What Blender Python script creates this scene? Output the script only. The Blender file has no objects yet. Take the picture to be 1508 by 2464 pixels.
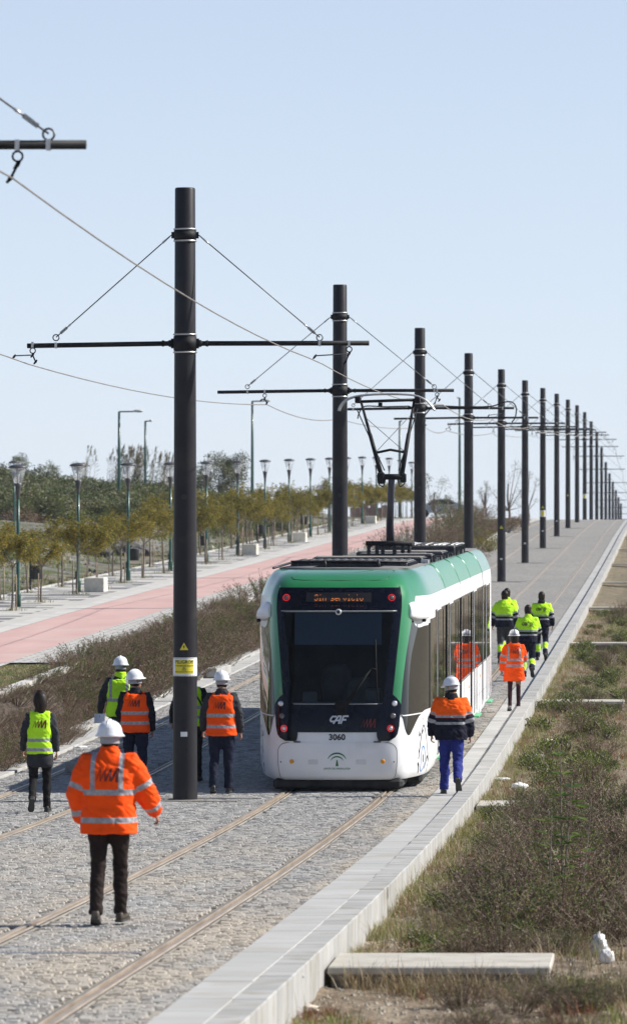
SKY_DUST, SKY_OZ, SKY_STR, SUN_STR, EXPO, HAZE = 3.0, 2.0, .088, 5.0, .48, .00009
import bpy, bmesh, math, random
import numpy as np
from mathutils import Vector, Matrix, noise
from mathutils.bvhtree import BVHTree
R = math.radians
random.seed(7)
scene = bpy.context.scene
C = bpy.data.collections.new("scene"); scene.collection.children.link(C)
HC = 3.607            # eye height above the rails at the nearest full mast
F = 12700.0           # focal length in units of the 1508-wide measuring grid

# ---------------------------------------------------------------- profiles
PROF = [(-200,1.2),(0,.75),(20,.56),(35.8,.41),(47.5,.25),(60,.10),(70.7,.02),(77,0),(84,.03),(92,.11),(108,.34),(113,.42),(130,.70),(149,1.03),
        (167,1.36),(185.5,1.69),(221.6,2.38),(257.8,3.10),(293.9,3.85),(330,4.62),(366,5.30),(402,5.92),(438.5,6.36),(474.7,6.5),
        (510.8,6.3),(547,5.6),(583,4.7),(619,4.0),(655,3.5),(691,2.9),(764,1.8),(900,0),(1500,-9),(3000,-40)]
_px = [p[0] for p in PROF]; _pz = [p[1] for p in PROF]
def _hermite(xs, ys, x):
    if x <= xs[0]: return ys[0]
    if x >= xs[-1]: return ys[-1]
    import bisect
    i = bisect.bisect_right(xs, x) - 1
    def sl(k):
        if k <= 0 or k >= len(xs)-1: return 0.0
        a = (ys[k]-ys[k-1])/(xs[k]-xs[k-1]); b = (ys[k+1]-ys[k])/(xs[k+1]-xs[k])
        return 0.5*(a+b)
    h = xs[i+1]-xs[i]; t = (x-xs[i])/h
    m0, m1 = sl(i)*h, sl(i+1)*h
    return (2*t**3-3*t*t+1)*ys[i] + (t**3-2*t*t+t)*m0 + (-2*t**3+3*t*t)*ys[i+1] + (t**3-t*t)*m1
_cz = {}
def zt(y):
    k = round(y, 2)
    if k not in _cz: _cz[k] = _hermite(_px, _pz, k)
    return _cz[k]
_ox = [-200,0,60,77,111,149,205,282,340,380,430,600,3000]; _oy = [.3,.3,.45,.62,.85,1.03,1.05,1.05,.92,.55,.15,0,0]
def zp(y): return zt(y) + _hermite(_ox, _oy, y)       # level of the cycle path to the left
def sm(a, b, x):
    t = max(0., min(1., (x-a)/(b-a))); return t*t*(3-2*t)
def N(x, y, z=0.): return noise.noise(Vector((x, y, z)))

def ground_z(x, y):
    if x > -2.9:                       # waste ground right of the kerb
        d = x + 2.9
        z = zt(y) - .20 - .06*sm(0, 1.0, d) - .10*sm(60, 50, y) - .04*sm(43.5, 38, y) + .05*N(x*1.3, y*1.3, 3) + .05*N(x*.4, y*.4, 9)*min(d, 1) + .028*N(x*6, y*6, 5) + .016*N(x*13, y*13, 7)
        if d > 4: z += .35*N(x*.06, y*.02, 2)*sm(4, 20, d) - .01*(d-4)
        return z
    if x > -11.25: return zt(y) - .06
    if x > -12.7:
        t = sm(-11.25, -12.55, x)
        return (zt(y)-.06)*(1-t) + (zp(y)-.02)*t + .04*N(x*2, y*2)*math.sin(math.pi*t)
    if x > -20.35: return zp(y) - .02
    d = -20.35 - x
    z = zp(y) - .02 - .38*sm(0, 1.4, d) + .55*sm(1.5, 9, d) + .03*max(0, d-5) + 2.1*sm(12, 45, d) + .10*N(x*.9, y*.5, 1)*sm(.2, 2, d) + .3*N(x*.12, y*.07, 4)*sm(2, 9, d)
    z += -1.8*sm(60, 160, d)
    return z

# ---------------------------------------------------------------- mesh builder
class MB:
    def __init__(s): s.v = []; s.f = []; s.m = []; s.sm = []
    def add(s, vs, fs, mi=0, smooth=False):
        o = len(s.v); s.v.extend([tuple(v) for v in vs])
        for f in fs: s.f.append(tuple(i+o for i in f)); s.m.append(mi); s.sm.append(smooth)
    def box(s, c, d, mi=0, rot=None, bev=0.0):
        hx, hy, hz = d[0]/2, d[1]/2, d[2]/2
        if bev > 0:
            b = min(bev, hx*.9, hy*.9, hz*.9); vs = []; idx = {}
            for sx in (-1,1):
                for sy in (-1,1):
                    for sz in (-1,1):
                        for a in range(3):
                            p = [sx*hx, sy*hy, sz*hz]; p2 = list(p)
                            for q in range(3):
                                if q != a: p2[q] -= (sx,sy,sz)[q]*b
                            idx[(sx,sy,sz,a)] = len(vs); vs.append(p2)
            fs = []
            for a in range(3):
                o1, o2 = [(1,2),(2,0),(0,1)][a]
                for sg in (-1,1):
                    q = []
                    for (u,w) in ((-1,-1),(1,-1),(1,1),(-1,1)):
                        k = [0,0,0]; k[a]=sg; k[o1]=u; k[o2]=w; q.append(idx[(k[0],k[1],k[2],a)])
                    fs.append(q if sg>0 else q[::-1])
            for a in range(3):
                o1, o2 = [(1,2),(2,0),(0,1)][a]
                for u in (-1,1):
                    for w in (-1,1):
                        k0=[0,0,0]; k0[o1]=u; k0[o2]=w; k1=list(k0); k0[a]=-1; k1[a]=1
                        q=[idx[(*k0,o1)],idx[(*k1,o1)],idx[(*k1,o2)],idx[(*k0,o2)]]
                        fs.append(q if u*w<0 else q[::-1])
            for sx in (-1,1):
                for sy in (-1,1):
                    for sz in (-1,1):
                        q=[idx[(sx,sy,sz,0)],idx[(sx,sy,sz,1)],idx[(sx,sy,sz,2)]]
                        fs.append(q if sx*sy*sz>0 else q[::-1])
        else:
            vs = [(sx*hx, sy*hy, sz*hz) for sx in (-1,1) for sy in (-1,1) for sz in (-1,1)]
            fs = [(0,1,3,2),(4,6,7,5),(0,4,5,1),(2,3,7,6),(0,2,6,4),(1,5,7,3)]
        if rot is not None: vs = [rot @ Vector(v) for v in vs]
        s.add([(v[0]+c[0], v[1]+c[1], v[2]+c[2]) for v in vs], fs, mi)
        return s
    def tube(s, pts, rad, n=8, mi=0, cap=True, smooth=True, flat=None):
        pts = [Vector(p) for p in pts]
        rs = rad if isinstance(rad, (list, tuple)) else [rad]*len(pts)
        vs = []; up = None
        for i, p in enumerate(pts):
            a = pts[max(i-1,0)]; b = pts[min(i+1,len(pts)-1)]
            d = (b-a)
            if d.length < 1e-9: d = Vector((0,0,1))
            d.normalize()
            if up is None:
                up = Vector((0,0,1)) if abs(d.z) < .9 else Vector((0,1,0))
            u = up - d*up.dot(d)
            if u.length < 1e-6: u = d.orthogonal()
            u.normalize(); up = u; w = d.cross(u)
            for k in range(n):
                t = 2*math.pi*k/n
                fl = flat if flat else 1.0
                vs.append(p + u*math.cos(t)*rs[i]*fl + w*math.sin(t)*rs[i])
        fs = []
        for i in range(len(pts)-1):
            for k in range(n):
                fs.append((i*n+k, i*n+(k+1)%n, (i+1)*n+(k+1)%n, (i+1)*n+k))
        s.add(vs, fs, mi, smooth)
        if cap:
            o = len(s.v) - len(vs)
            s.f.append(tuple(o+k for k in range(n))[::-1]); s.m.append(mi); s.sm.append(False)
            s.f.append(tuple(o+(len(pts)-1)*n+k for k in range(n))); s.m.append(mi); s.sm.append(False)
        return s
    def lathe(s, prof, c=(0,0,0), n=24, mi=0, smooth=True, axis='z', sx=1., sy=1.):
        vs = []
        for (r, z) in prof:
            for k in range(n):
                t = 2*math.pi*k/n
                x, y = r*math.cos(t)*sx, r*math.sin(t)*sy
                p = {'z':(x,y,z), 'y':(x,z,-y), 'x':(z,x,y)}[axis]
                vs.append((p[0]+c[0], p[1]+c[1], p[2]+c[2]))
        fs = [(i*n+k, i*n+(k+1)%n, (i+1)*n+(k+1)%n, (i+1)*n+k) for i in range(len(prof)-1) for k in range(n)]
        s.add(vs, fs, mi, smooth)
        o = len(s.v)-len(vs)
        if prof[0][0] > 1e-4: s.f.append(tuple(o+k for k in range(n))[::-1]); s.m.append(mi); s.sm.append(False)
        if prof[-1][0] > 1e-4: s.f.append(tuple(o+(len(prof)-1)*n+k for k in range(n))); s.m.append(mi); s.sm.append(False)
        return s
    def loft(s, rings, mi=0, cap=True, smooth=True):
        n = len(rings[0]); o = len(s.v)
        for r in rings: s.v.extend([tuple(p) for p in r])
        for i in range(len(rings)-1):
            for k in range(n):
                s.f.append((o+i*n+k, o+i*n+(k+1)%n, o+(i+1)*n+(k+1)%n, o+(i+1)*n+k)); s.m.append(mi); s.sm.append(smooth)
        if cap:
            s.f.append(tuple(o+k for k in range(n))[::-1]); s.m.append(mi); s.sm.append(False)
            s.f.append(tuple(o+(len(rings)-1)*n+k for k in range(n))); s.m.append(mi); s.sm.append(False)
        return s
    def grid(s, rows, mi=0, smooth=True, flip=False):
        n = len(rows[0]); o = len(s.v)
        for r in rows: s.v.extend([tuple(p) for p in r])
        for i in range(len(rows)-1):
            for k in range(n-1):
                q = (o+i*n+k, o+i*n+k+1, o+(i+1)*n+k+1, o+(i+1)*n+k)
                s.f.append(q[::-1] if flip else q); s.m.append(mi); s.sm.append(smooth)
        return s
    def mesh(s, name, mats, recalc=False):
        me = bpy.data.meshes.new(name); me.from_pydata(s.v, [], s.f)
        for m in (mats if isinstance(mats, (list, tuple)) else [mats]): me.materials.append(m)
        me.polygons.foreach_set('material_index', s.m); me.polygons.foreach_set('use_smooth', s.sm)
        if recalc:
            bm = bmesh.new(); bm.from_mesh(me); bmesh.ops.recalc_face_normals(bm, faces=bm.faces); bm.to_mesh(me); bm.free()
        me.update(); return me
    def build(s, name, mats, parent=None, recalc=False, loc=None):
        o = bpy.data.objects.new(name, s.mesh(name, mats, recalc)); C.objects.link(o)
        if parent is not None: o.parent = parent
        if loc is not None: o.location = loc
        return o

def tag(o, label=None, cat=None, group=None, kind=None):
    if label: o['label'] = label
    if cat: o['category'] = cat
    if group: o['group'] = group
    if kind: o['kind'] = kind
    return o
def thing(name, label, cat, loc=(0,0,0), rz=0, group=None):
    o = bpy.data.objects.new(name, None); C.objects.link(o); o.empty_display_size = .2
    o.location = loc; o.rotation_euler = (0,0,rz); return tag(o, label, cat, group)
def struct(o): o['kind'] = 'structure'; return o
def dup(root, loc, rz=0, label=None, group=None, scale=None):
    def cp(o, par):
        c = o.copy(); C.objects.link(c); c.parent = par
        for ch in kids.get(o, []): cp(ch, c)
        return c
    kids = {}
    def walk(o):
        kids[o] = list(o.children)
        for ch in kids[o]: walk(ch)
    walk(root)
    r = cp(root, None); r.location = loc; r.rotation_euler = (0,0,rz)
    if scale: r.scale = (scale,)*3 if isinstance(scale,(int,float)) else scale
    if label: r['label'] = label
    if group: r['group'] = group
    return r
ORD = ['nearest','second','third','fourth','fifth','sixth','seventh','eighth','ninth','tenth','eleventh','twelfth','thirteenth','fourteenth','fifteenth','sixteenth','seventeenth','eighteenth','nineteenth','twentieth','twenty-first','twenty-second','twenty-third','twenty-fourth','twenty-fifth','twenty-sixth','twenty-seventh','twenty-eighth']

# ---------------------------------------------------------------- materials
def newmat(name):
    m = bpy.data.materials.new(name); m.use_nodes = True
    nt = m.node_tree; b = nt.nodes['Principled BSDF']; return m, nt, b
def ramp(nt, fac, stops):
    n = nt.nodes.new('ShaderNodeValToRGB'); e = n.color_ramp.elements
    while len(e) < len(stops): e.new(.5)
    for i, (p, c) in enumerate(stops): e[i].position = p; e[i].color = (*c, 1) if len(c) == 3 else c
    nt.links.new(fac, n.inputs[0]); return n.outputs[0]
def tex(nt, scale, detail=4, kind='noise', vec=None, rough=.55, coord='Object'):
    if vec is None:
        tc = nt.nodes.new('ShaderNodeTexCoord'); vec = tc.outputs[coord]
    if isinstance(scale, (tuple, list)):
        mp = nt.nodes.new('ShaderNodeMapping'); mp.inputs['Scale'].default_value = scale
        nt.links.new(vec, mp.inputs[0]); vec = mp.outputs[0]; sc = 1
    else: sc = scale
    if kind == 'noise':
        n = nt.nodes.new('ShaderNodeTexNoise'); n.inputs['Scale'].default_value = sc; n.inputs['Detail'].default_value = detail; n.inputs['Roughness'].default_value = rough
        nt.links.new(vec, n.inputs['Vector']); return n.outputs['Fac']
    n = nt.nodes.new('ShaderNodeTexVoronoi'); n.inputs['Scale'].default_value = sc; nt.links.new(vec, n.inputs['Vector']); return n.outputs['Distance']
def mixc(nt, fac, a, b, typ='MIX'):
    n = nt.nodes.new('ShaderNodeMix'); n.data_type = 'RGBA'; n.blend_type = typ
    for k, v in ((0, fac), (6, a), (7, b)):
        if hasattr(v, 'is_output') or isinstance(v, bpy.types.NodeSocket): nt.links.new(v, n.inputs[k])
        elif k == 0: n.inputs[0].default_value = v
        else: n.inputs[k].default_value = (*v, 1) if len(v) == 3 else v
    return n.outputs[2]
def bump(nt, b, h, strength=.3, dist=.02):
    n = nt.nodes.new('ShaderNodeBump'); n.inputs['Strength'].default_value = strength; n.inputs['Distance'].default_value = dist
    nt.links.new(h, n.inputs['Height']); nt.links.new(n.outputs[0], b.inputs['Normal'])
def isl(nt):
    g = nt.nodes.new('ShaderNodeNewGeometry'); return g.outputs['Random Per Island']
def math_(nt, op, a, b=None):
    n = nt.nodes.new('ShaderNodeMath'); n.operation = op
    for i, v in enumerate((a, b)):
        if v is None: continue
        if isinstance(v, (int, float)): n.inputs[i].default_value = v
        else: nt.links.new(v, n.inputs[i])
    return n.outputs[0]
def M_(name, c1, c2=None, rough=.6, metal=0., scale=6, detail=4, bmp=0., bscale=None, bdist=.01, stops=(.35,.65), spec=.5, coat=0., island=None, dirt=None):
    m, nt, b = newmat(name)
    col = None
    if c2 is not None: col = ramp(nt, tex(nt, scale, detail), [(stops[0], c1), (stops[1], c2)])
    if island is not None:
        rr = ramp(nt, isl(nt), [(0, (1-island,)*3), (1, (1+island*.0,)*3)])
        col = mixc(nt, 1.0, col if col is not None else c1, rr, 'MULTIPLY')
    if dirt is not None:
        col = mixc(nt, ramp(nt, tex(nt, dirt[1], 5), [(.52,(0,0,0)),(.72,(1,1,1))]), col if col is not None else c1, dirt[0])
    if col is not None: nt.links.new(col, b.inputs['Base Color'])
    else: b.inputs['Base Color'].default_value = (*c1, 1)
    b.inputs['Roughness'].default_value = rough; b.inputs['Metallic'].default_value = metal
    b.inputs['Specular IOR Level'].default_value = spec; b.inputs['Coat Weight'].default_value = coat
    if coat: b.inputs['Coat Roughness'].default_value = .04
    if bmp: bump(nt, b, tex(nt, bscale or scale*3, 5), bmp, bdist)
    return m
def emis(name, col, strength, base=(.02,.02,.02)):
    m, nt, b = newmat(name); b.inputs['Base Color'].default_value = (*base, 1)
    b.inputs['Emission Color'].default_value = (*col, 1); b.inputs['Emission Strength'].default_value = strength; return m
def leafmat(name, cols, rough=.55, trans=.25):
    m, nt, b = newmat(name)
    n = len(cols); c = ramp(nt, isl(nt), [(i/(n-1), c) for i, c in enumerate(cols)])
    oi = nt.nodes.new('ShaderNodeObjectInfo')
    c = mixc(nt, 1.0, c, ramp(nt, oi.outputs['Random'], [(0, (.78,.8,.75)), (1, (1.15,1.1,1.0))]), 'MULTIPLY')
    nt.links.new(c, b.inputs['Base Color']); b.inputs['Roughness'].default_value = rough; b.inputs['Specular IOR Level'].default_value = .3
    if trans:
        t = nt.nodes.new('ShaderNodeBsdfTranslucent'); nt.links.new(c, t.inputs[0])
        mx = nt.nodes.new('ShaderNodeMixShader'); mx.inputs[0].default_value = trans
        out = nt.nodes['Material Output']; nt.links.new(b.outputs[0], mx.inputs[1]); nt.links.new(t.outputs[0], mx.inputs[2]); nt.links.new(mx.outputs[0], out.inputs[0])
    return m

# ---------------------------------------------------------------- camera, sky, sun
cam = bpy.data.objects.new("camera", bpy.data.cameras.new("camera")); C.objects.link(cam)
cam.location = (0, 0, HC); cam.rotation_euler = (R(90), 0, 0)
cam.data.sensor_fit = 'VERTICAL'; cam.data.sensor_height = 36; cam.data.lens = F/2464*36
cam.data.shift_x = (754-1610)/2464; cam.data.shift_y = (1330-1232)/2464
cam.data.clip_start = .5; cam.data.clip_end = 8000
cam.data.dof.use_dof = True; cam.data.dof.focus_distance = 82; cam.data.dof.aperture_fstop = 5.6
scene.camera = cam
SUN_EL, SUN_AZ = 39.0, 10.0     # azimuth: from +X towards +Y (away from the camera)
w = bpy.data.worlds.new("World"); scene.world = w; w.use_nodes = True
nt = w.node_tree; bg = nt.nodes['Background']
sky = nt.nodes.new('ShaderNodeTexSky'); sky.sky_type = 'NISHITA'; sky.sun_disc = False
sky.sun_elevation = R(SUN_EL); sky.sun_rotation = R(90-SUN_AZ); sky.air_density = 1.0; sky.dust_density = SKY_DUST; sky.ozone_density = SKY_OZ; sky.altitude = 3000
# bright haze low over the horizon, fading with elevation
tcw = nt.nodes.new('ShaderNodeTexCoord'); spw = nt.nodes.new('ShaderNodeSeparateXYZ'); nt.links.new(tcw.outputs['Generated'], spw.inputs[0])
def wm(op, a, b=None):
    n = nt.nodes.new('ShaderNodeMath'); n.operation = op; n.use_clamp = (op == 'SUBTRACT')
    for i, v in enumerate((a, b)):
        if v is None: continue
        if isinstance(v, (int, float)): n.inputs[i].default_value = v
        else: nt.links.new(v, n.inputs[i])
    return n.outputs[0]
hz = wm('MULTIPLY', wm('POWER', wm('SUBTRACT', 1.0, wm('MAXIMUM', spw.outputs[2], 0.0)), 4.0), .76)
wb = nt.nodes.new('ShaderNodeMix'); wb.data_type = 'RGBA'; nt.links.new(hz, wb.inputs[0]); wb.inputs[7].default_value = (6.7, 7.3, 8.5, 1)
nt.links.new(sky.outputs[0], wb.inputs[6]); nt.links.new(wb.outputs[2], bg.inputs[0]); bg.inputs[1].default_value = SKY_STR
sl = bpy.data.lights.new("sun", 'SUN'); sl.energy = SUN_STR; sl.angle = R(.53); sl.color = (1, .95, .87)
so = bpy.data.objects.new("sun", sl); C.objects.link(so)
sd = Vector((math.cos(R(SUN_EL))*math.cos(R(SUN_AZ)), math.cos(R(SUN_EL))*math.sin(R(SUN_AZ)), math.sin(R(SUN_EL))))
so.rotation_euler = sd.to_track_quat('Z', 'Y').to_euler(); so.location = (30, 60, 40)
scene.view_settings.view_transform = 'Standard'; scene.view_settings.look = 'None'; scene.view_settings.exposure = EXPO; scene.view_settings.gamma = 1
scene.cycles.max_bounces = 8; scene.cycles.transparent_max_bounces = 16; scene.cycles.use_denoising = True
# ================================================================ SETTING
m_soil = None
def ground_mat():
    m, nt, b = newmat('waste_ground')
    tc = nt.nodes.new('ShaderNodeTexCoord'); sep = nt.nodes.new('ShaderNodeSeparateXYZ'); nt.links.new(tc.outputs['Object'], sep.inputs[0])
    sand = ramp(nt, tex(nt, 1.6, 6), [(.3,(.15,.11,.07)),(.55,(.28,.22,.155)),(.75,(.38,.32,.245))])
    peb = ramp(nt, tex(nt, 22, 3), [(.4,(.6,.6,.6)),(.65,(1.15,1.12,1.08))])
    sand = mixc(nt, 1., sand, peb, 'MULTIPLY')
    grey = ramp(nt, tex(nt, 1.1, 8, rough=.7), [(.3,(.07,.065,.06)),(.55,(.20,.19,.175)),(.75,(.36,.34,.30))])
    green = ramp(nt, tex(nt, 5, 6, rough=.7), [(.3,(.03,.04,.012)),(.6,(.09,.12,.03)),(.8,(.20,.19,.08))])
    left = nt.nodes.new('ShaderNodeMapRange'); left.inputs[1].default_value = -21.8; left.inputs[2].default_value = -24.5
    nt.links.new(sep.outputs[0], left.inputs[0])
    c = mixc(nt, left.outputs[0], sand, grey)
    g = math_(nt, 'MULTIPLY', ramp(nt, tex(nt, .35, 5), [(.45,(0,0,0)),(.58,(1,1,1))]), math_(nt, 'LESS_THAN', sep.outputs[0], -12.7))
    c = mixc(nt, g, c, green)
    gr = ramp(nt, tex(nt, 2.6, 7, rough=.7), [(.44,(0,0,0)),(.60,(1,1,1))]); far_ = nt.nodes.new('ShaderNodeMapRange'); far_.inputs[1].default_value = 47; far_.inputs[2].default_value = 60; nt.links.new(sep.outputs[1], far_.inputs[0])
    gr = math_(nt, 'MULTIPLY', math_(nt, 'MULTIPLY', gr, far_.outputs[0]), math_(nt, 'GREATER_THAN', sep.outputs[0], -2.86))
    c = mixc(nt, math_(nt, 'MULTIPLY', gr, .85), c, ramp(nt, tex(nt, 11, 5), [(.3,(.05,.055,.02)),(.6,(.12,.12,.05)),(.8,(.22,.18,.10))]))
    litter = math_(nt, 'MULTIPLY', math_(nt, 'GREATER_THAN', sep.outputs[0], -12.45), math_(nt, 'LESS_THAN', sep.outputs[0], -11.0))
    c = mixc(nt, litter, c, ramp(nt, tex(nt, 14, 6), [(.35,(.035,.026,.02)),(.6,(.10,.075,.055)),(.8,(.19,.15,.11))]))
    nt.links.new(c, b.inputs['Base Color']); b.inputs['Roughness'].default_value = .95
    bump(nt, b, tex(nt, 9, 6, rough=.7), .8, .08)
    return m
xs = sorted(set([-420,-330,-260,-210,-170,-140,-120,-100,-88,-78,-70,-63,-57,-52,-48,-44,-41,-38,-35.5,-33,-31,-29,-27.5,-26,-25,-24,-23.2,-22.5,-22,-21.5,-21.1,-20.8,-20.5,-20.36,-20.33,-16.5,-12.7,-12.6,-12.3,-12,-11.7,-11.4,-11.27,-11.22,-7,-2.92,-2.88]
     + [round(-2.78+.07*i,2) for i in range(54)] + [1.3,1.6,2,2.5,3,3.6,4.4,5.4,7,9,12,16,22,30,45,70,110,180,300]))
ys = [-60,-30,0,10,20,26,30]
y = 32.
while y < 62: ys.append(y); y += .09
while y < 130: ys.append(y); y += .45
while y < 480: ys.append(y); y += 3
while y < 900: ys.append(y); y += 12
ys += [950,1050,1200,1350]
mb = MB(); mb.grid([[(x, y, ground_z(x, y)) for x in xs] for y in ys])
m_ground = ground_mat()
struct(mb.build('ground', m_ground))

def strip(name, x0, x1, fz, mat, y0, y1, dz=0., th=.12, step=4., nx=1, side=True):
    mb = MB(); yy = []; y = y0
    while y < y1: yy.append(y); y += step if y > 60 else min(step, 1.5)
    yy.append(y1)
    rows = [[(x0+(x1-x0)*i/nx, y, fz(y)+dz) for i in range(nx+1)] for y in yy]
    mb.grid(rows)
    if side:
        mb.grid([[(x1, y, fz(y)+dz), (x1, y, fz(y)+dz-th)] for y in yy], smooth=False)
        mb.grid([[(x0, y, fz(y)+dz-th), (x0, y, fz(y)+dz)] for y in yy], smooth=False)
    return struct(mb.build(name, mat))

# ---- track bed: a dark joint bed with real stone setts on top
def sett_far():
    m, nt, b = newmat('setts_far')
    tc = nt.nodes.new('ShaderNodeTexCoord')
    v = tex(nt, (9.2, 7.6, 1), kind='voro', vec=tc.outputs['Object'])
    n1 = tex(nt, (5, 3.4, 1), 6, vec=tc.outputs['Object'], rough=.75)
    n2 = tex(nt, (.35, .12, 1), 4, vec=tc.outputs['Object'])
    c = ramp(nt, n1, [(.32,(.18,.177,.168)),(.5,(.27,.263,.25)),(.7,(.36,.35,.33))])
    c = mixc(nt, 1., c, ramp(nt, n2, [(.3,(.9,.9,.9)),(.7,(1.08,1.05,1.0))]), 'MULTIPLY')
    c = mixc(nt, ramp(nt, v, [(.45,(0,0,0)),(.8,(.6,.6,.6))]), c, (.10,.095,.085))
    nt.links.new(c, b.inputs['Base Color']); b.inputs['Roughness'].default_value = .9
    bump(nt, b, v, -.5, .03); return m
m_joint = M_('joint_sand', (.09,.08,.065), (.22,.195,.16), rough=.95, scale=3)
strip('track_bed', -10.6, -3.5, zt, m_joint, 25, 142, dz=-.020, side=False, step=1.)
strip('track_paving', -10.6, -3.5, zt, sett_far(), 142, 1300, dz=-.004, side=False, step=6)
RAILS = [-4.24, -5.745, -8.375, -9.88]
def sett_mesh():
    rnd = random.Random(3); mb = MB(); v = mb.v; f = mb.f
    y = 33.0
    while y < 142:
        dy = .088 if y < 88 else .15
        x = -10.6 + rnd.random()*.05; row = zt(y)
        while x < -3.56:
            dx = rnd.uniform(.075,.125) * (1 if y < 88 else 1.5)
            xc = x+dx/2; skip = False
            for r in RAILS:
                if abs(xc-r) < .088+dx*.42: skip = True
            if (xc+7.06)**2 + ((y-77)*1.0)**2 < .3**2: skip = True
            if not skip:
                hx = dx/2-rnd.uniform(.001,.009); hy = dy/2-rnd.uniform(-.002,.012)
                if rnd.random() < .04: hy *= .7
                cy = y+rnd.uniform(-.012,.012); zz = row + rnd.gauss(0,.0026); tx = rnd.uniform(-.003,.003); ty = rnd.uniform(-.004,.004)
                j = lambda: rnd.uniform(-.006,.006)
                o = len(v); e = .010
                v += [(xc-hx,cy-hy,row-.035),(xc+hx,cy-hy,row-.035),(xc+hx,cy+hy,row-.035),(xc-hx,cy+hy,row-.035)]
                v += [(xc-hx+j()*.5,cy-hy,zz-.012),(xc+hx+j()*.5,cy-hy,zz-.012),(xc+hx,cy+hy+j()*.5,zz-.012),(xc-hx,cy+hy,zz-.012)]
                v += [(xc-hx+e,cy-hy+e+j(),zz-tx-ty),(xc+hx-e,cy-hy+e,zz+tx-ty),(xc+hx-e+j(),cy+hy-e,zz+tx+ty),(xc-hx+e,cy+hy-e+j(),zz-tx+ty)]
                for q in ((0,1,5,4),(1,2,6,5),(2,3,7,6),(3,0,4,7),(4,5,9,8),(5,6,10,9),(6,7,11,10),(7,4,8,11),(8,9,10,11)):
                    f.append(tuple(o+k for k in q)); mb.m.append(0); mb.sm.append(False)
            x += dx
        y += dy
    return mb
def sett_mat():
    m, nt, b = newmat('granite_setts')
    c = ramp(nt, isl(nt), [(0,(.235,.233,.23)),(.35,(.30,.297,.29)),(.7,(.35,.345,.333)),(1,(.43,.42,.40))])
    n = ramp(nt, tex(nt, 60, 3), [(.3,(.72,.72,.72)),(.7,(1.15,1.15,1.15))])
    c = mixc(nt, 1., c, n, 'MULTIPLY')
    tc = nt.nodes.new('ShaderNodeTexCoord'); sep = nt.nodes.new('ShaderNodeSeparateXYZ'); nt.links.new(tc.outputs['Object'], sep.inputs[0])
    mr = nt.nodes.new('ShaderNodeMapRange'); mr.inputs[1].default_value = 74; mr.inputs[2].default_value = 44; nt.links.new(sep.outputs[1], mr.inputs[0])
    mx = nt.nodes.new('ShaderNodeMapRange'); mx.inputs[1].default_value = -4.1; mx.inputs[2].default_value = -3.6; nt.links.new(sep.outputs[0], mx.inputs[0])
    d = ramp(nt, tex(nt, (.9,.28,1), 6, rough=.65), [(.34,(0,0,0)),(.62,(1,1,1))])
    k = math_(nt, 'MULTIPLY', d, math_(nt, 'MAXIMUM', math_(nt,'ADD',math_(nt,'MULTIPLY',mr.outputs[0],.9),.10), mx.outputs[0]))
    c = mixc(nt, math_(nt,'MINIMUM',math_(nt,'MULTIPLY', k, 1.0),.85), c, (.42,.365,.29))
    nt.links.new(c, b.inputs['Base Color']); b.inputs['Roughness'].default_value = .75; b.inputs['Specular IOR Level'].default_value=.35
    bump(nt, b, tex(nt, 70, 3), .5, .006); return m
struct(sett_mesh().build('paving', sett_mat()))

# ---- rails (grooved, let flush into the setts)
m_rhead = M_('rail_steel', (.27,.21,.155), (.46,.385,.30), rough=.45, metal=.25, scale=(30,1.2,1), detail=3, stops=(.3,.7))
m_rdark = M_('rail_groove', (.02,.018,.016), (.06,.05,.04), rough=.7, scale=4)
m_relas = M_('rail_jacket', (.05,.047,.043), (.15,.14,.12), rough=.85, scale=(20,.8,1))
m_rsand = M_('rail_bed_concrete', (.24,.22,.185), (.38,.345,.29), rough=.9, scale=(14,.9,1))
rl = ['steel tram rail nearest the right-hand kerb, running out of the bottom of the picture','steel tram rail passing under the left side of the tram',
      'steel tram rail just left of the row of masts','outermost left steel tram rail beside the hedge']
yy = []; y = 28.
while y < 620: yy.append(y); y += (1.0 if y < 150 else 5.)
for i, xr in enumerate(RAILS):
    s_ = -1 if i in (0, 2) else 1          # groove on the gauge side
    t = thing('tram_rail', rl[i], 'rail', (xr, 28, zt(28)), group='tram rails')
    def sw(name, prof, mat):
        mb = MB(); mb.grid([[(px*s_, y-28, zt(y)-zt(28)+pz) for px, pz in prof] for y in yy], smooth=False, flip=(s_>0)); return mb.build(name, mat, t, recalc=False)
    sw('head', [(-.075,-.005),(-.072,.005),(-.068,.008),(-.028,.008),(-.018,.003),(-.016,-.03)], m_rhead)
    sw('groove', [(-.016,-.024),(.020,-.024)], m_rdark)
    sw('guard_lip', [(.020,-.03),(.022,.003),(.026,.006),(.042,.006),(.046,-.004)], m_rhead)
    sw('rubber_jacket', [(-.092,-.004),(-.0755,-.0045)], m_relas)
    sw('concrete_haunch', [(-.112,-.012),(-.092,-.006),(-.092,-.012)], m_rsand)
    sw('rubber_jacket', [(.0465,-.0045),(.068,-.004)], m_relas)
    sw('concrete_haunch', [(.068,-.012),(.068,-.006),(.098,-.012)], m_rsand)

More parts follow.
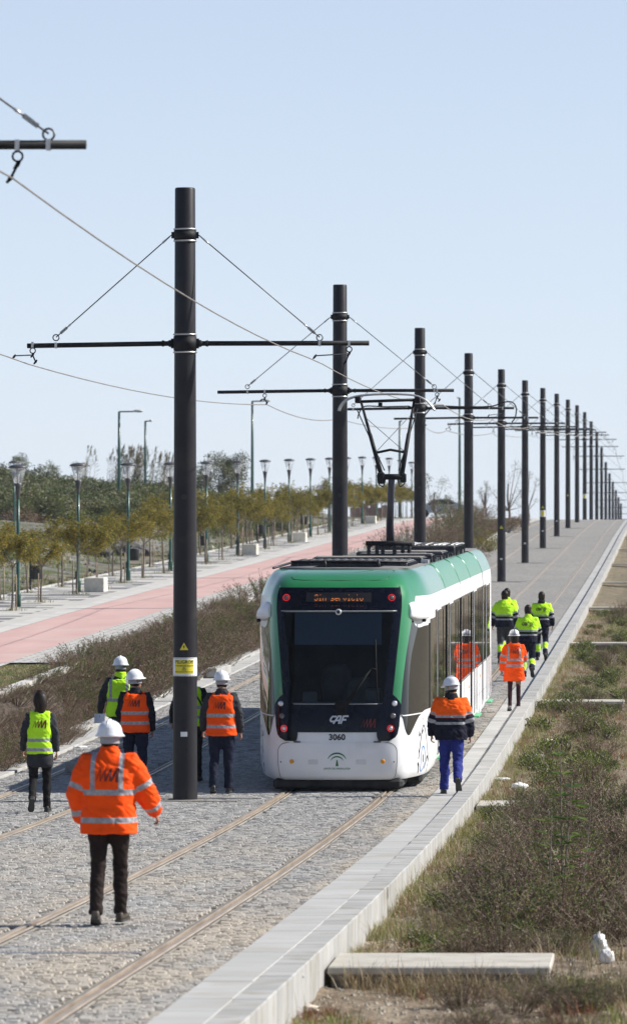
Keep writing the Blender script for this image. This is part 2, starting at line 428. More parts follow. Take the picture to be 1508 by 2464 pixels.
# ---- kerbs
m_slab = M_('kerb_concrete', (.40,.40,.385), (.47,.465,.45), rough=.82, scale=.9, detail=5, bmp=.25, bscale=90, bdist=.002, island=.10, dirt=((.36,.34,.30), 1.4))
m_stone = M_('kerb_stone', (.36,.358,.345), (.44,.435,.42), rough=.8, scale=1.3, detail=5, bmp=.3, bscale=70, bdist=.002, island=.12, dirt=((.29,.27,.22), 2.2))
def up(y): return .092*sm(42, 100, y)
rnd = random.Random(11)
def kerb(name, xa, xb, xk, side, y0, y1, drop):
    """slab row xa..xb and an upstanding kerb row xb..xk, every block with its own joint"""
    slab = MB(); stone = MB(); y = y0; k = 0
    lo, hi = min(xa,xb), max(xa,xb)
    while y < y1:
        L = .6 if y < 170 else 2.4
        g = .045 if (k % 15 == 0) else .006
        if y >= 170: g = .05
        ym = y+L/2; sl_ = (zt(y+L)-zt(y))/L
        rot = Matrix.Rotation(math.atan(sl_), 3, 'X')
        slab.box(((lo+hi)/2, ym, zt(ym)+.03-.1+rnd.uniform(-.002,.002)), (hi-lo-.006, L-g, .2), rot=rot, bev=.006 if y < 110 else 0)
        k += 1; y += L
    y = y0+.2; k = 0
    lo, hi = min(xb,xk), max(xb,xk)
    while y < y1:
        L = .5 if y < 170 else 2.5
        ym = y+L/2; sl_ = (zt(y+L)-zt(y))/L
        rot = Matrix.Rotation(math.atan(sl_), 3, 'X')
        h = drop+up(ym)+.03
        jut = 0
        stone.box(((lo+hi)/2+rnd.uniform(-.003,.003)+jut, ym, zt(ym)+.03+up(ym)-h/2+rnd.uniform(-.003,.003)), (hi-lo, L-(.03 if k%12==0 else .007), h), rot=rot, bev=.008 if y < 110 else 0)
        k += 1; y += L
    struct(slab.build(name, m_slab)); struct(stone.build('kerb_stones', m_stone))
kerb('kerb', -3.515, -3.12, -2.87, 1, 30, 640, .62)
kerb('kerb', -10.6, -11.0, -11.24, -1, 50, 560, .4)

# ---- cycle path side
m_red = M_('red_path_surface', (.45,.285,.26), (.54,.36,.33), rough=.9, scale=(.8,.15,1), detail=6, stops=(.3,.7), dirt=((.50,.40,.36), .35), bmp=.2, bscale=40, bdist=.004)
m_pale = M_('pale_path_edge', (.44,.43,.405), (.53,.52,.49), rough=.88, scale=1.0, detail=4)
def tiles(name, c1, c2, cj, bw, rh, mort, off=.5, rot=0):
    m, nt, b = newmat(name)
    tc = nt.nodes.new('ShaderNodeTexCoord'); mp = nt.nodes.new('ShaderNodeMapping'); mp.inputs['Rotation'].default_value = (0,0,rot)
    nt.links.new(tc.outputs['Object'], mp.inputs[0])
    t = nt.nodes.new('ShaderNodeTexBrick'); nt.links.new(mp.outputs[0], t.inputs['Vector'])
    t.inputs['Color1'].default_value=(*c1,1); t.inputs['Color2'].default_value=(*c2,1); t.inputs['Mortar'].default_value=(*cj,1)
    t.inputs['Scale'].default_value=1; t.inputs['Mortar Size'].default_value=mort; t.inputs['Brick Width'].default_value=bw; t.inputs['Row Height'].default_value=rh; t.offset=off; t.inputs['Bias'].default_value=-.1
    c = mixc(nt, 1., t.outputs[0], ramp(nt, tex(nt, 1.2, 5), [(.3,(.85,.85,.85)),(.7,(1.08,1.07,1.05))]), 'MULTIPLY')
    nt.links.new(c, b.inputs['Base Color']); b.inputs['Roughness'].default_value=.85; return m
m_walk = tiles('pale_paving_tiles', (.50,.49,.46), (.45,.44,.415), (.27,.26,.245), .4, .4, .035)
def banded():
    m, nt, b = newmat('banded_paving_tiles'); tc = nt.nodes.new('ShaderNodeTexCoord'); sp_ = nt.nodes.new('ShaderNodeSeparateXYZ'); nt.links.new(tc.outputs['Object'], sp_.inputs[0])
    fy = math_(nt, 'FLOOR', math_(nt, 'MULTIPLY', sp_.outputs[1], 1/.80)); wn = nt.nodes.new('ShaderNodeTexWhiteNoise'); wn.noise_dimensions = '1D'; nt.links.new(fy, wn.inputs['W'])
    fx = math_(nt, 'FLOOR', math_(nt, 'ADD', math_(nt, 'MULTIPLY', sp_.outputs[0], 1/1.3), math_(nt, 'MULTIPLY', wn.outputs[0], 3.0)))
    cb = nt.nodes.new('ShaderNodeCombineXYZ'); nt.links.new(fx, cb.inputs[0]); nt.links.new(fy, cb.inputs[1]); w2 = nt.nodes.new('ShaderNodeTexWhiteNoise'); w2.noise_dimensions = '2D'; nt.links.new(cb.outputs[0], w2.inputs['Vector'])
    k = math_(nt, 'MULTIPLY', math_(nt, 'GREATER_THAN', w2.outputs[0], .58), math_(nt, 'LESS_THAN', sp_.outputs[0], -17.3))
    c = mixc(nt, k, (.47,.46,.435), (.155,.155,.16)); c = mixc(nt, 1., c, ramp(nt, tex(nt, 1.2, 5), [(.3,(.85,.85,.85)),(.7,(1.08,1.07,1.05))]), 'MULTIPLY')
    nt.links.new(c, b.inputs['Base Color']); b.inputs['Roughness'].default_value = .85; return m
m_band = banded()
strip('verge_kerb', -12.62, -12.42, zp, m_pale, 45, 380, dz=.05, th=.3)
strip('pavement', -14.06, -12.62, zp, m_walk, 112, 388, dz=.012, side=False)
strip('cycle_path', -16.35, -14.05, zp, m_red, 60, 392, dz=.008, side=False)
strip('pavement', -14.12, -13.95, zp, m_pale, 60, 111.9, dz=.02, side=False)
strip('cycle_path_edge', -16.78, -16.35, zp, m_pale, 60, 392, dz=.012, side=False)
strip('pavement', -20.15, -16.78, zp, m_band, 60, 388, dz=.010, side=False)
strip('pavement_kerb', -20.34, -20.15, zp, m_pale, 60, 392, dz=.03, th=.4)
# road that crosses behind the crest of the path
mb = MB(); mb.grid([[(x, y, max(zp(y), zp(396))+.03) for x in (-75,-60,-45,-30,-20,-15.5,-12.7)] for y in (394,397,400,403)])
struct(mb.build('road', M_('asphalt', (.05,.05,.05), (.07,.07,.068), rough=.9, scale=3)))
# ================================================================ CATENARY MASTS
m_mast = M_('mast_paint', (.019,.018,.022), (.026,.025,.028), rough=.42, scale=2.5, detail=5, spec=.22, dirt=((.034,.032,.03), 3.2))
m_black = M_('black_paint', (.010,.010,.013), (.02,.02,.023), rough=.6, scale=8, spec=.2)
m_galv = M_('galvanised_steel', (.48,.48,.48), (.62,.62,.61), rough=.4, metal=.7, scale=20)
m_cable = M_('steel_cable', (.10,.10,.11), (.18,.18,.18), rough=.5, metal=.6, scale=30)
m_cop = M_('contact_wire_copper', (.30,.26,.22), (.42,.38,.34), rough=.42, metal=.6, scale=3)
m_white = M_('white_enamel', (.75,.75,.74), (.8,.8,.79), rough=.5, scale=10)
m_yel = M_('yellow_sign', (.75,.62,.03), (.82,.70,.05), rough=.5, scale=12)
m_ink = M_('black_ink', (.02,.02,.02), rough=.6)
m_conc = M_('cast_concrete', (.40,.38,.33), (.50,.475,.42), rough=.9, scale=3, detail=6, bmp=.4, bscale=30, bdist=.01, dirt=((.30,.26,.21), 2.0))
m_crough = M_('weathered_concrete', (.10,.095,.085), (.30,.28,.25), rough=.95, scale=4, detail=8, bmp=.9, bscale=9, bdist=.05)

_tc = {}
def text_mesh(body, size, shear=0., bold=0., align='CENTER', spacing=1.):
    cu = bpy.data.curves.new('t', 'FONT'); cu.body = body; cu.size = size; cu.shear = shear; cu.offset = bold; cu.align_x = align; cu.align_y = 'CENTER'; cu.space_character = spacing; cu.resolution_u = 3
    o = bpy.data.objects.new('t', cu); C.objects.link(o); bpy.context.view_layer.update()
    me = bpy.data.meshes.new_from_object(o.evaluated_get(bpy.context.evaluated_depsgraph_get()))
    C.objects.unlink(o); bpy.data.objects.remove(o)
    vs = [(v.co.x, v.co.y) for v in me.vertices]; fs = [tuple(p.vertices) for p in me.polygons]
    bpy.data.meshes.remove(me); return vs, fs

SP = 36.15
MY = [SP*(.13+k) + 0.0 for k in range(1, 22)]           # k=1 -> the mast outside the frame, k=2 -> Y 77
MX = -7.06
H_ARM, H_TOP, H_COL = 6.66, 8.93, 8.24
def wire_x(k, side):      # zigzag of the contact wire at mast k
    if side > 0: return -5.06 if k % 2 == 1 else -4.86
    return -8.62 if k % 2 == 0 else -9.35
def cyl_patch(mb, u0, u1, z0, z1, r, mi=0, n=8):         # patch wrapped on the mast, facing the camera (-Y); u is arc length
    rows = []
    for z in (z0, z1): rows.append([(r*math.sin((u0+(u1-u0)*i/n)/r), -r*math.cos((u0+(u1-u0)*i/n)/r), z) for i in range(n+1)])
    mb.grid(rows, mi)
def cyl_flat(mb, vs, fs, r, cu, cz, mi=0):
    mb.add([(r*math.sin((x+cu)/r), -r*math.cos((x+cu)/r), y+cz) for x, y in vs], fs, mi)
def mast(i, Y):
    """i = 0 for the first mast standing in the picture, -1 for the one outside its left edge"""
    odd = (i % 2 == 0)
    la, ra = (2.26, 2.66) if odd else (2.62, 2.44)
    if i == 0: la, ra = 2.30, 2.68
    if i == -1: la, ra = 2.62, 2.55
    z0 = zt(Y) if i >= 0 else .10
    if i < 0: lb = 'dark mast outside the left edge, its crossarm end reaching into the top left corner'
    elif i == 0: lb = 'nearest dark overhead-line mast with yellow danger sign, in front of the group of workers'
    elif i < 4: lb = ['','second dark overhead-line mast from the camera, standing just left of the pantograph','third dark overhead-line mast, directly behind the pantograph','fourth dark overhead-line mast, rising behind the rear of the tram'][i]
    else: lb = '%s dark overhead-line mast of the long row, counted from the camera%s' % (ORD[i], ', with small yellow sign' if i in (6,10) else ('' if i < 11 else ', near the crest'))
    t = thing('overhead_line_mast', lb, 'mast', (MX, Y, z0), group='overhead line masts in one row')
    r0, r1 = .178, .148
    n = 32 if i < 3 else 16
    mb = MB(); mb.lathe([(r0+.004, -.25),(r0+.002, .0),(r0, .3),(r0-.004, 2.),(r1+.012, 6.),(r1, H_TOP-.02),(r1-.012, H_TOP),(.0, H_TOP+.004)], n=n)
    mb.build('mast_tube', m_mast, t)
    def rr(z): return r0+(r1-r0)*z/H_TOP
    # collars
    det = i < 7
    for zc, hh in ((H_ARM, .13), (H_COL, .085)):
        c = MB(); ra_ = rr(zc)+.005
        c.lathe([(ra_, zc-hh*.8),(ra_+.008, zc-hh*.8),(ra_+.008, zc+hh*.8),(ra_, zc+hh*.8)], n=n, mi=0)
        for s_ in (-1, 1):
            c.lathe([(ra_, zc+s_*hh-.012),(ra_+.014, zc+s_*hh-.010),(ra_+.014, zc+s_*hh+.010),(ra_, zc+s_*hh+.012)], n=n, mi=1)
            c.box((s_*(ra_+.015), 0, zc), (.055, .045, hh*1.1), 0)
        c.build('collar', [m_black, m_galv], t)
    for s_, L in ((-1, la), (1, ra)):
        a = MB(); xs_ = rr(H_ARM)+.05; dr = -.035 if s_ < 0 else .005
        a.tube([(s_*xs_, 0, H_ARM), (s_*L, 0, H_ARM+dr)], .036, n=12 if det else 6, mi=0, smooth=True)
        if det:
            a.lathe([(.05,0),(.055,.03),(.04,.05),(.03,.09),(.045,.11),(.05,.14)], c=(s_*(xs_-.01), 0, H_ARM), n=10, mi=0, axis='x') if s_ > 0 else a.lathe([(.05,0),(.055,-.03),(.04,-.05),(.03,-.09),(.045,-.11),(.05,-.14)], c=(s_*(xs_-.01), 0, H_ARM), n=10, mi=0, axis='x')
        a.build('crossarm', m_black, t)
        xe = s_*(1.88 if s_ < 0 else 1.96)
        if i == -1: xe = s_*2.26
        if i == 1: xe = s_*(1.98 if s_ < 0 else 2.02)
        p0 = Vector((s_*(rr(H_COL)+.05), 0, H_COL)); p1 = Vector((xe, 0, H_ARM+.09)); d = p1-p0
        c = MB(); c.tube([p0, p1], .0085 if i < 3 else .011, n=6, mi=0)
        if i < 9:
            c.tube([p0+d*.015, p0+d*.07, p0+d*.09], [.010,.016,.007], n=6, mi=1)
            c.tube([p0+d*.86, p0+d*.88, p0+d*.90], [.007,.015,.008], n=6, mi=1)
            for q in (.925,): # turnbuckle
                pa = p0+d*(q-.02); pb = p0+d*(q+.035); nrm = Vector((0,1,0)).cross(d).normalized()*.015
                c.tube([pa, pa+nrm, pb+nrm, pb, pb-nrm, pa-nrm, pa], .0055, n=5, mi=0, cap=False)
            # eye and clamp on the arm
            ring = [Vector((xe+.045*math.cos(a_), 0, H_ARM+.085+.045*math.sin(a_))) for a_ in [2*math.pi*k/12 for k in range(13)]]
            c.tube(ring, .010, n=6, mi=0, cap=False)
            c.box((xe, 0, H_ARM+dr*abs(xe)/L), (.035, .082, .085), 1)
        c.build('stay_cable', [m_cable, m_galv], t)
    # wire hangers
    for s_ in (1, -1):
        wx = wire_x(i+1, s_) - MX; hx = wx + (.34 if (i % 2 == 0) else -.12)*(1 if s_ > 0 else -.15)
        if i == 0: hx = wx + (.39 if s_ > 0 else .06)
        if i == -1 and s_ > 0: wx = -5.07-MX; hx = wx+.03
        if s_ < 0 and i == 1: hx = wx+ -.05
        hx = max(-la+.08, min(ra-.08, hx))
        za = H_ARM - (.02 if s_ < 0 else 0)
        wz = 6.36 if i >= 0 else 6.37
        h = MB()
        h.box((hx, 0, za), (.035, .082, .085), 1)
        ring = [Vector((hx+.04*math.cos(a_), 0, za-.085+.04*math.sin(a_))) for a_ in [2*math.pi*k/10 for k in range(11)]]
        h.tube(ring, .009, n=5, mi=0, cap=False)
        pt = (hx, 0, za-.15)
        h.tube([(hx,0,za-.12), pt], .014, n=5, mi=0)
        h.tube([pt, (hx-.05*s_, -.05, wz+.03)], .011, n=5, mi=0)
        wx2 = wx - (.34 if s_ < 0 else .16); yo = -.9
        if i >= 0: h.tube([pt, (wx, -1.6 if i < 3 else -.5, wz+.06)], .010, n=5, mi=0)
        for p in ((hx-.05*s_, -.05, wz+.03), (wx, -1.6 if i < 3 else -.5, wz+.05) if i >= 0 else pt, pt):
            h.tube([(p[0]-.03, p[1], p[2]-.035), (p[0], p[1], p[2]), (p[0]+.02, p[1], p[2]+.03)], [.009,.018,.009], n=6, mi=0)
        h.build('wire_hanger', [m_black, m_galv], t)
    if i >= 0:
        # hole cover, identification plate
        p = MB()
        zh = 4.42
        vs = [(.04*math.cos(a_), .04*math.sin(a_)) for a_ in [2*math.pi*k/14 for k in range(14)]]
        if i < 8:
            cyl_flat(p, vs, [tuple(range(14))], rr(zh)+.007, 0, zh); p.build('hole_cover', m_ink, t)
            p = MB(); cyl_patch(p, -.05, .05, .93, 1.0, rr(.96)+.004, 0, 5); p.build('number_plate', m_white, t)
        if i == 0:
            p = MB()
            for zz in (.72, .12):
                p.lathe([(.0,.012),(.04,.008),(.05,0)], c=(0,-rr(zz),zz), n=10, axis='y'); 
            p.build('bolt_cap', m_mast, t)
        if i in (0, 4, 6, 8):
            q = MB(); zz = 2.24 if i == 0 else 2.3; s1 = 1 if i < 2 else 1.25
            tri = [(-.062*s1,-.05*s1),(.062*s1,-.05*s1),(0,.058*s1)]
            rz_ = rr(zz)+.004; q.grid([[(rz_*math.sin(((-1+2*u_/6)*.062*s1*(1-v_))/rz_), -rz_*math.cos(((-1+2*u_/6)*.062*s1*(1-v_))/rz_), zz+(-.05+.108*v_)*s1) for u_ in range(7)] for v_ in (0,.25,.5,.75,.98)], 0)
            bolt = [(-.006,.022),(.014,.022),(.004,.002),(.018,.002),(-.012,-.034),(.0,-.008),(-.014,-.008)]
            cyl_flat(q, [(x*s1,(y-.004)*s1) for x,y in bolt], [(0,6,5,2,1),(2,5,4,3)], rr(zz)+.006, 0, zz, 1)
            q.build('warning_triangle', [m_yel, m_ink], t)
        if i in (0, 6, 10):
            q = MB(); r_ = rr(1.95)+.004; w_ = .31 if i == 0 else .20; a0, a1 = (1.83, 2.08) if i == 0 else (1.78, 2.12)
            cyl_patch(q, -w_*.9, w_*.9, a0-.02, a1, r_, 0, 14)
            cyl_patch(q, -w_*.47, w_*.47, a0+.015, a1-.035, r_+.003, 1, 10)
            if i == 0:
                for zl in (a0-.008, a1-.010): cyl_patch(q, -w_*.88, w_*.88, zl-.0015, zl+.0015, r_+.003, 2, 10)
                for body, sz, cz, b_ in (('PELIGRO!!', .066, 2.015, .0012), ('CATENARIA EN TENSION', .026, 1.962, .0004), ('RIESGO DE ELECTROCUCION', .022, 1.872, .0006)):
                    vs, fs = text_mesh(body, sz, bold=b_); cyl_flat(q, vs, fs, r_+.006, 0, cz, 2)
                for pts in (((-.03,-.02),(0,.03)),((0,.03),(.03,-.02)),((.03,-.02),(-.03,-.02))):
                    (xa,ya),(xb,yb) = pts; dx,dy = xb-xa, yb-ya; L = math.hypot(dx,dy); nx,ny = -dy/L*.0028, dx/L*.0028
                    cyl_flat(q, [(xa+nx,ya+ny),(xb+nx,yb+ny),(xb-nx,yb-ny),(xa-nx,ya-ny)], [(3,2,1,0)], r_+.006, 0, 1.918, 2)
                cyl_flat(q, [(x*.55,y*.55-.002) for x,y in bolt], [(0,6,5,2,1),(2,5,4,3)], r_+.007, 0, 1.918, 2)
                cyl_patch(q, -.10, .10, 1.9505, 1.9525, r_+.006, 2, 8)
            q.build('danger_sign', [m_white, m_yel, m_ink], t)
    # foundation strips flush with the setts
    if i >= 0 and i < 9:
        mb = MB()
        mb.box((.34, .42, .006), (1.5, .07, .022), 0); mb.box((.22, -.5, .006), (1.3, .07, .022), 0)
        mb.build('foundation_edge', m_conc, t)
        if i == 0:
            mb = MB(); mb.lathe([(.0,.012),(.26,.010),(.31,-.03)], n=24); mb.build('grout_collar', m_joint, t)
    return t
masts = []
for j, Y in enumerate(MY): masts.append(mast(j-1, Y))
# ---- wires
def wires(side, lab):
    t = MB(); pts = []
    if side > 0: pts = [Vector((-5.2, 10, 6.9)), Vector((-5.14, 26, 6.52))]
    else: pts = [Vector((-9.3, 15, 7.2)), Vector((-9.35, 30, 6.8))]
    for k in range(len(MY)-1):
        a = Vector((wire_x(k, side), MY[k], zt(MY[k])+6.36)); b = Vector((wire_x(k+1, side), MY[k+1], zt(MY[k+1])+6.36))
        if k == 0: a.z = b.z = 6.5; b = Vector((wire_x(1, side), MY[1], 6.38))
        if k == 0: a.x = -5.07 if side > 0 else a.x
        if k == 0 and side < 0: a.z = 6.75
        n = 12 if k < 6 else 4
        sag = .16 if k < 8 else .1
        for q in range(n):
            u = q/n; p = a.lerp(b, u); p.z -= sag*4*u*(1-u); pts.append(p)
    pts.append(b)
    t.tube(pts, [.0085 if p.y < 110 else .011 if p.y < 200 else .018 for p in pts], n=6)
    tag(t.build('contact_wire', m_cop), lab, 'wire', 'contact wires')
wires(1, 'copper contact wire hanging over the right-hand track, above the tram')
wires(-1, 'copper contact wire hanging over the left-hand track beside the hedge')
# feeder cable looped along the arm of the third mast
fb = MB(); Y3 = MY[3]-.06; z3 = zt(MY[3])+H_ARM
pts = [(-1.75,-.30),(-1.70,-.12),(-1.55,.05),(-1.0,.04),(-.5,.05),(-.25,.03),(-.12,-.22),(-.08,-.5)]
pts2 = [(-.02,-.72),(.02,-.55),(.10,-.30),(.32,.0),(.5,.06),(1.2,.04),(2.0,.05),(2.35,.16),(2.6,.17),(2.72,.02),(2.70,-.25),(2.6,-.4)]
def sp(pts, n=6):
    P = [Vector(p) for p in pts]; out = []
    for i in range(len(P)-1):
        a, b, c, d = P[max(i-1,0)], P[i], P[i+1], P[min(i+2,len(P)-1)]
        for k in range(n):
            t = k/n; out.append(.5*((2*b)+(c-a)*t+(2*a-5*b+4*c-d)*t*t+(3*b-a-3*c+d)*t**3))
    out.append(P[-1]); return out
for q in (pts, pts2): fb.tube(sp([(MX+x, Y3-.03 if abs(x) > .2 else Y3-.2, z3+z_) for x, z_ in q]), .02, n=6)
fb.build('feeder_cable', m_black, None)
bpy.data.objects['feeder_cable'].parent = masts[3]; bpy.data.objects['feeder_cable'].matrix_parent_inverse = Matrix.Translation(-Vector(masts[3].location))
# ================================================================ TRAM
TX, TY = -4.995, 79.35
m_tw = M_('white_tram_paint', (.76,.77,.79), (.81,.82,.83), rough=.35, scale=2, coat=.10, spec=.3, dirt=((.60,.59,.57), .9))
m_tg = M_('green_tram_paint', (.022,.19,.062), (.026,.21,.07), rough=.28, scale=2, coat=.7)
m_tgl = M_('green_roof_edge', (.032,.21,.08), (.04,.23,.095), rough=.3, scale=2, coat=.25)
m_mask = M_('black_front_mask', (.003,.004,.010), (.004,.005,.012), rough=.1, scale=4, spec=.22)
m_rub = M_('black_rubber', (.008,.008,.009), (.014,.014,.014), rough=.7, scale=12, spec=.15)
m_und = M_('dark_undercarriage', (.012,.012,.013), (.03,.029,.028), rough=.8, scale=6)
m_side = M_('side_window_glass', (.012,.013,.013), (.02,.02,.018), rough=.015, scale=1, spec=.42, coat=.0)
m_fr = M_('window_frame_grey', (.06,.06,.062), rough=.4)
m_roof = M_('roof_grey', (.10,.10,.10), (.17,.165,.16), rough=.8, scale=3)
m_eq = M_('roof_box_dark', (.012,.013,.017), (.03,.031,.036), rough=.5, scale=5)
m_eqt = M_('roof_box_lid', (.16,.15,.13), (.30,.28,.25), rough=.7, scale=4)
m_alu = M_('light_alloy', (.5,.5,.5), (.62,.62,.62), rough=.4, metal=.4, scale=8)
m_int = M_('cab_interior', (.015,.016,.02), (.03,.03,.034), rough=.8, scale=4)
m_blind = M_('sun_blind', (.055,.085,.13), (.06,.09,.14), rough=.8, scale=3)
m_seat = M_('driver_seat', (.05,.055,.06), (.08,.085,.09), rough=.7, scale=5)
m_led = emis('led_text', (1,.30,.05), .6)
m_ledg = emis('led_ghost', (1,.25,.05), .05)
m_redl = emis('red_led_ring', (1,.015,.02), 1.0)
m_lens = M_('lamp_lens', (.55,.55,.55), (.8,.8,.8), rough=.15, metal=.6, scale=60)
m_lensd = M_('dark_lamp_lens', (.10,.09,.09), (.2,.18,.18), rough=.15, metal=.3, scale=60)
m_amb = M_('amber_reflector', (.75,.28,.01), (.8,.33,.02), rough=.3, scale=30)
m_lgrn = M_('emblem_green', (.015,.16,.05), rough=.5)
m_lred = M_('emblem_dark_red', (.11,.006,.003), rough=.5)
m_lblu = M_('decal_blue', (.06,.28,.65), rough=.5)
m_lwht = M_('decal_silver', (.62,.64,.68), rough=.5)
gl, nt_, b_ = newmat('windscreen_glass')
tr = nt_.nodes.new('ShaderNodeBsdfTransparent'); tr.inputs[0].default_value = (.62,.68,.72,1)
gs = nt_.nodes.new('ShaderNodeBsdfGlossy'); gs.inputs['Roughness'].default_value = .01
fz = nt_.nodes.new('ShaderNodeFresnel'); fz.inputs[0].default_value = 1.28
mx_ = nt_.nodes.new('ShaderNodeMixShader'); nt_.links.new(fz.outputs[0], mx_.inputs[0]); nt_.links.new(tr.outputs[0], mx_.inputs[1]); nt_.links.new(gs.outputs[0], mx_.inputs[2])
nt_.links.new(mx_.outputs[0], nt_.nodes['Material Output'].inputs[0])

tram = thing('tram', 'green and white low-floor tram with black front mask and raised pantograph', 'tram', (TX, TY, zt(TY)+.0))
tram.rotation_euler = (math.atan((zt(TY+29)-zt(TY))/29), 0, 0)
PLAN = [(0,0),(.30,.008),(.60,.04),(.82,.09),(.93,.155),(1.0,.25),(1.05,.38),(1.13,.75),(1.22,1.25),(1.29,1.8),(1.323,2.5),(1.325,3.2),(1.325,4.2),(1.325,7.1)]
_pp = sp([(a, b, 0) for a, b in PLAN], 6)
_al = [0.]
for i in range(1, len(_pp)): _al.append(_al[-1]+(_pp[i]-_pp[i-1]).length)
SM = _al[-1]
def plan(a):
    s_ = -1 if a < 0 else 1; a = min(abs(a), SM-1e-6)
    import bisect
    i = max(0, bisect.bisect_right(_al, a)-1); i = min(i, len(_pp)-2)
    t = (a-_al[i])/(_al[i+1]-_al[i]); p = _pp[i].lerp(_pp[i+1], t); return s_*p.x, p.y
RAKE_Z = [.15,.22,.4,.75,1.0,1.3,2.0,2.6,2.9,3.05,3.15,3.23,3.29,3.33]
RAKE_Y = [.16,.08,.02,.0,.02,.08,.22,.36,.45,.53,.64,.82,1.08,1.5]
WK_Z = [.15,.22,.4,2.75,2.93,3.05,3.15,3.23,3.29,3.33]
WK = [.93,.965,1,1,.987,.955,.92,.885,.84,.78]
def wk(z):
    if z <= WK_Z[0]: return WK[0]
    for i in range(len(WK_Z)-1):
        if z <= WK_Z[i+1]: return WK[i]+(WK[i+1]-WK[i])*(z-WK_Z[i])/(WK_Z[i+1]-WK_Z[i])
    return WK[-1]
def S(a, z, off=0.):
    def base(a, z):
        x, y = plan(a); ra = _hermite(RAKE_Z, RAKE_Y, z); k = wk(z)
        fade = max(0., 1-max(0, y-.0)/2.3); fade = fade*fade*(3-2*fade)
        return Vector((x*k, y+ra*fade, z))
    p = base(a, z)
    if off:
        u = base(a+.01, z)-base(a-.01, z); v = base(a, z+.01)-base(a, z-.01)
        n = u.cross(v).normalized(); p = p + n*off
    return p
def lerpf(t):
    zs_ = [p[0] for p in t]; vs_ = [p[1] for p in t]
    return lambda z: _hermite(zs_, vs_, z) if len(t) > 2 else vs_[0]+(vs_[1]-vs_[0])*(z-zs_[0])/(zs_[1]-zs_[0])
def panel(mb, zs, fl, fr, nx, off=0., mi=0, thick=0.):
    rows = []
    for z in zs:
        l = fl(z) if callable(fl) else fl; r = fr(z) if callable(fr) else fr
        rows.append([S(l+(r-l)*i/nx, z, off) for i in range(nx+1)])
    mb.grid(rows, mi)
    if thick:
        def S2(i, j): # edge skirts back to the body
            z = zs[i]; l = fl(z) if callable(fl) else fl; r = fr(z) if callable(fr) else fr
            return S(l+(r-l)*j/nx, z, off-thick)
        n0 = len(zs)-1
        mb.grid([[rows[i][0] for i in range(n0+1)], [S2(i,0) for i in range(n0+1)]], mi, smooth=False)
        mb.grid([[rows[i][nx] for i in range(n0+1)][::-1], [S2(i,nx) for i in range(n0+1)][::-1]], mi, smooth=False)
        mb.grid([[S2(0,j) for j in range(nx+1)], rows[0]], mi, smooth=False)
        mb.grid([rows[n0], [S2(n0,j) for j in range(nx+1)]], mi, smooth=False)
def lin(a, b, n): return [a+(b-a)*i/n for i in range(n+1)]
ain = lerpf([(.7,.80),(1.25,.815),(1.32,.82),(2.0,.885),(2.95,.985),(3.2,1.0)])
aout = lerpf([(.8,.94),(1.27,.965),(1.9,1.05),(2.3,1.17),(2.53,1.30),(2.75,1.46),(2.93,1.60),(3.1,1.75)])
hole = lambda z: ain(z)-.055
# body shell of the cab module
def cab(parent, rear=False):
    b = MB()
    zl = [.18,.22,.3,.4,.55,.75,.95,1.15,1.33]
    panel(b, zl, -SM, SM, 110)
    zm = lin(1.33, 2.70, 8)
    if rear: panel(b, zm, -SM, SM, 110)
    else:
        panel(b, zm, hole, SM, 60); panel(b, zm, -SM, lambda z: -hole(z), 60)
    panel(b, lin(2.70, 2.93, 3), -SM, SM, 110)
    b.build('body_shell', m_tw, parent)
    g = MB()
    # green hood over the front, cove along the sides
    ag = lerpf([(2.93,1.30),(3.05,1.62),(3.1,1.9),(3.34,3.0)])
    panel(g, [2.93,2.98,3.04,3.1,3.15,3.19,3.23,3.26,3.29,3.31,3.33], -SM, SM, 110, .002)
    g.build('roof_cove', m_tg, parent)
    for s_ in (1, -1):
        gf = MB()
        if s_ > 0: panel(gf, lin(.98, 3.09, 26), lambda z: ain(z), lambda z: aout(z), 8, .012, thick=.012)
        else: panel(gf, lin(.98, 3.09, 26), lambda z: -aout(z), lambda z: -ain(z), 8, .012, thick=.012)
        gf.build('green_pillar', m_tg, parent)
    r = MB()
    rows = []
    for z in (3.33, 3.345):
        rows.append([S(-SM+2*SM*i/80, z) for i in range(81)])
    cx = [Vector((0, 3.5, 3.35)) if True else None for i in range(81)]
    top = [Vector((p.x*.5, max(p.y, 2.0), 3.355)) for p in rows[1]]
    r.grid([rows[0], rows[1], top]); r.build('roof_panel', m_roof, parent)
cab(tram)
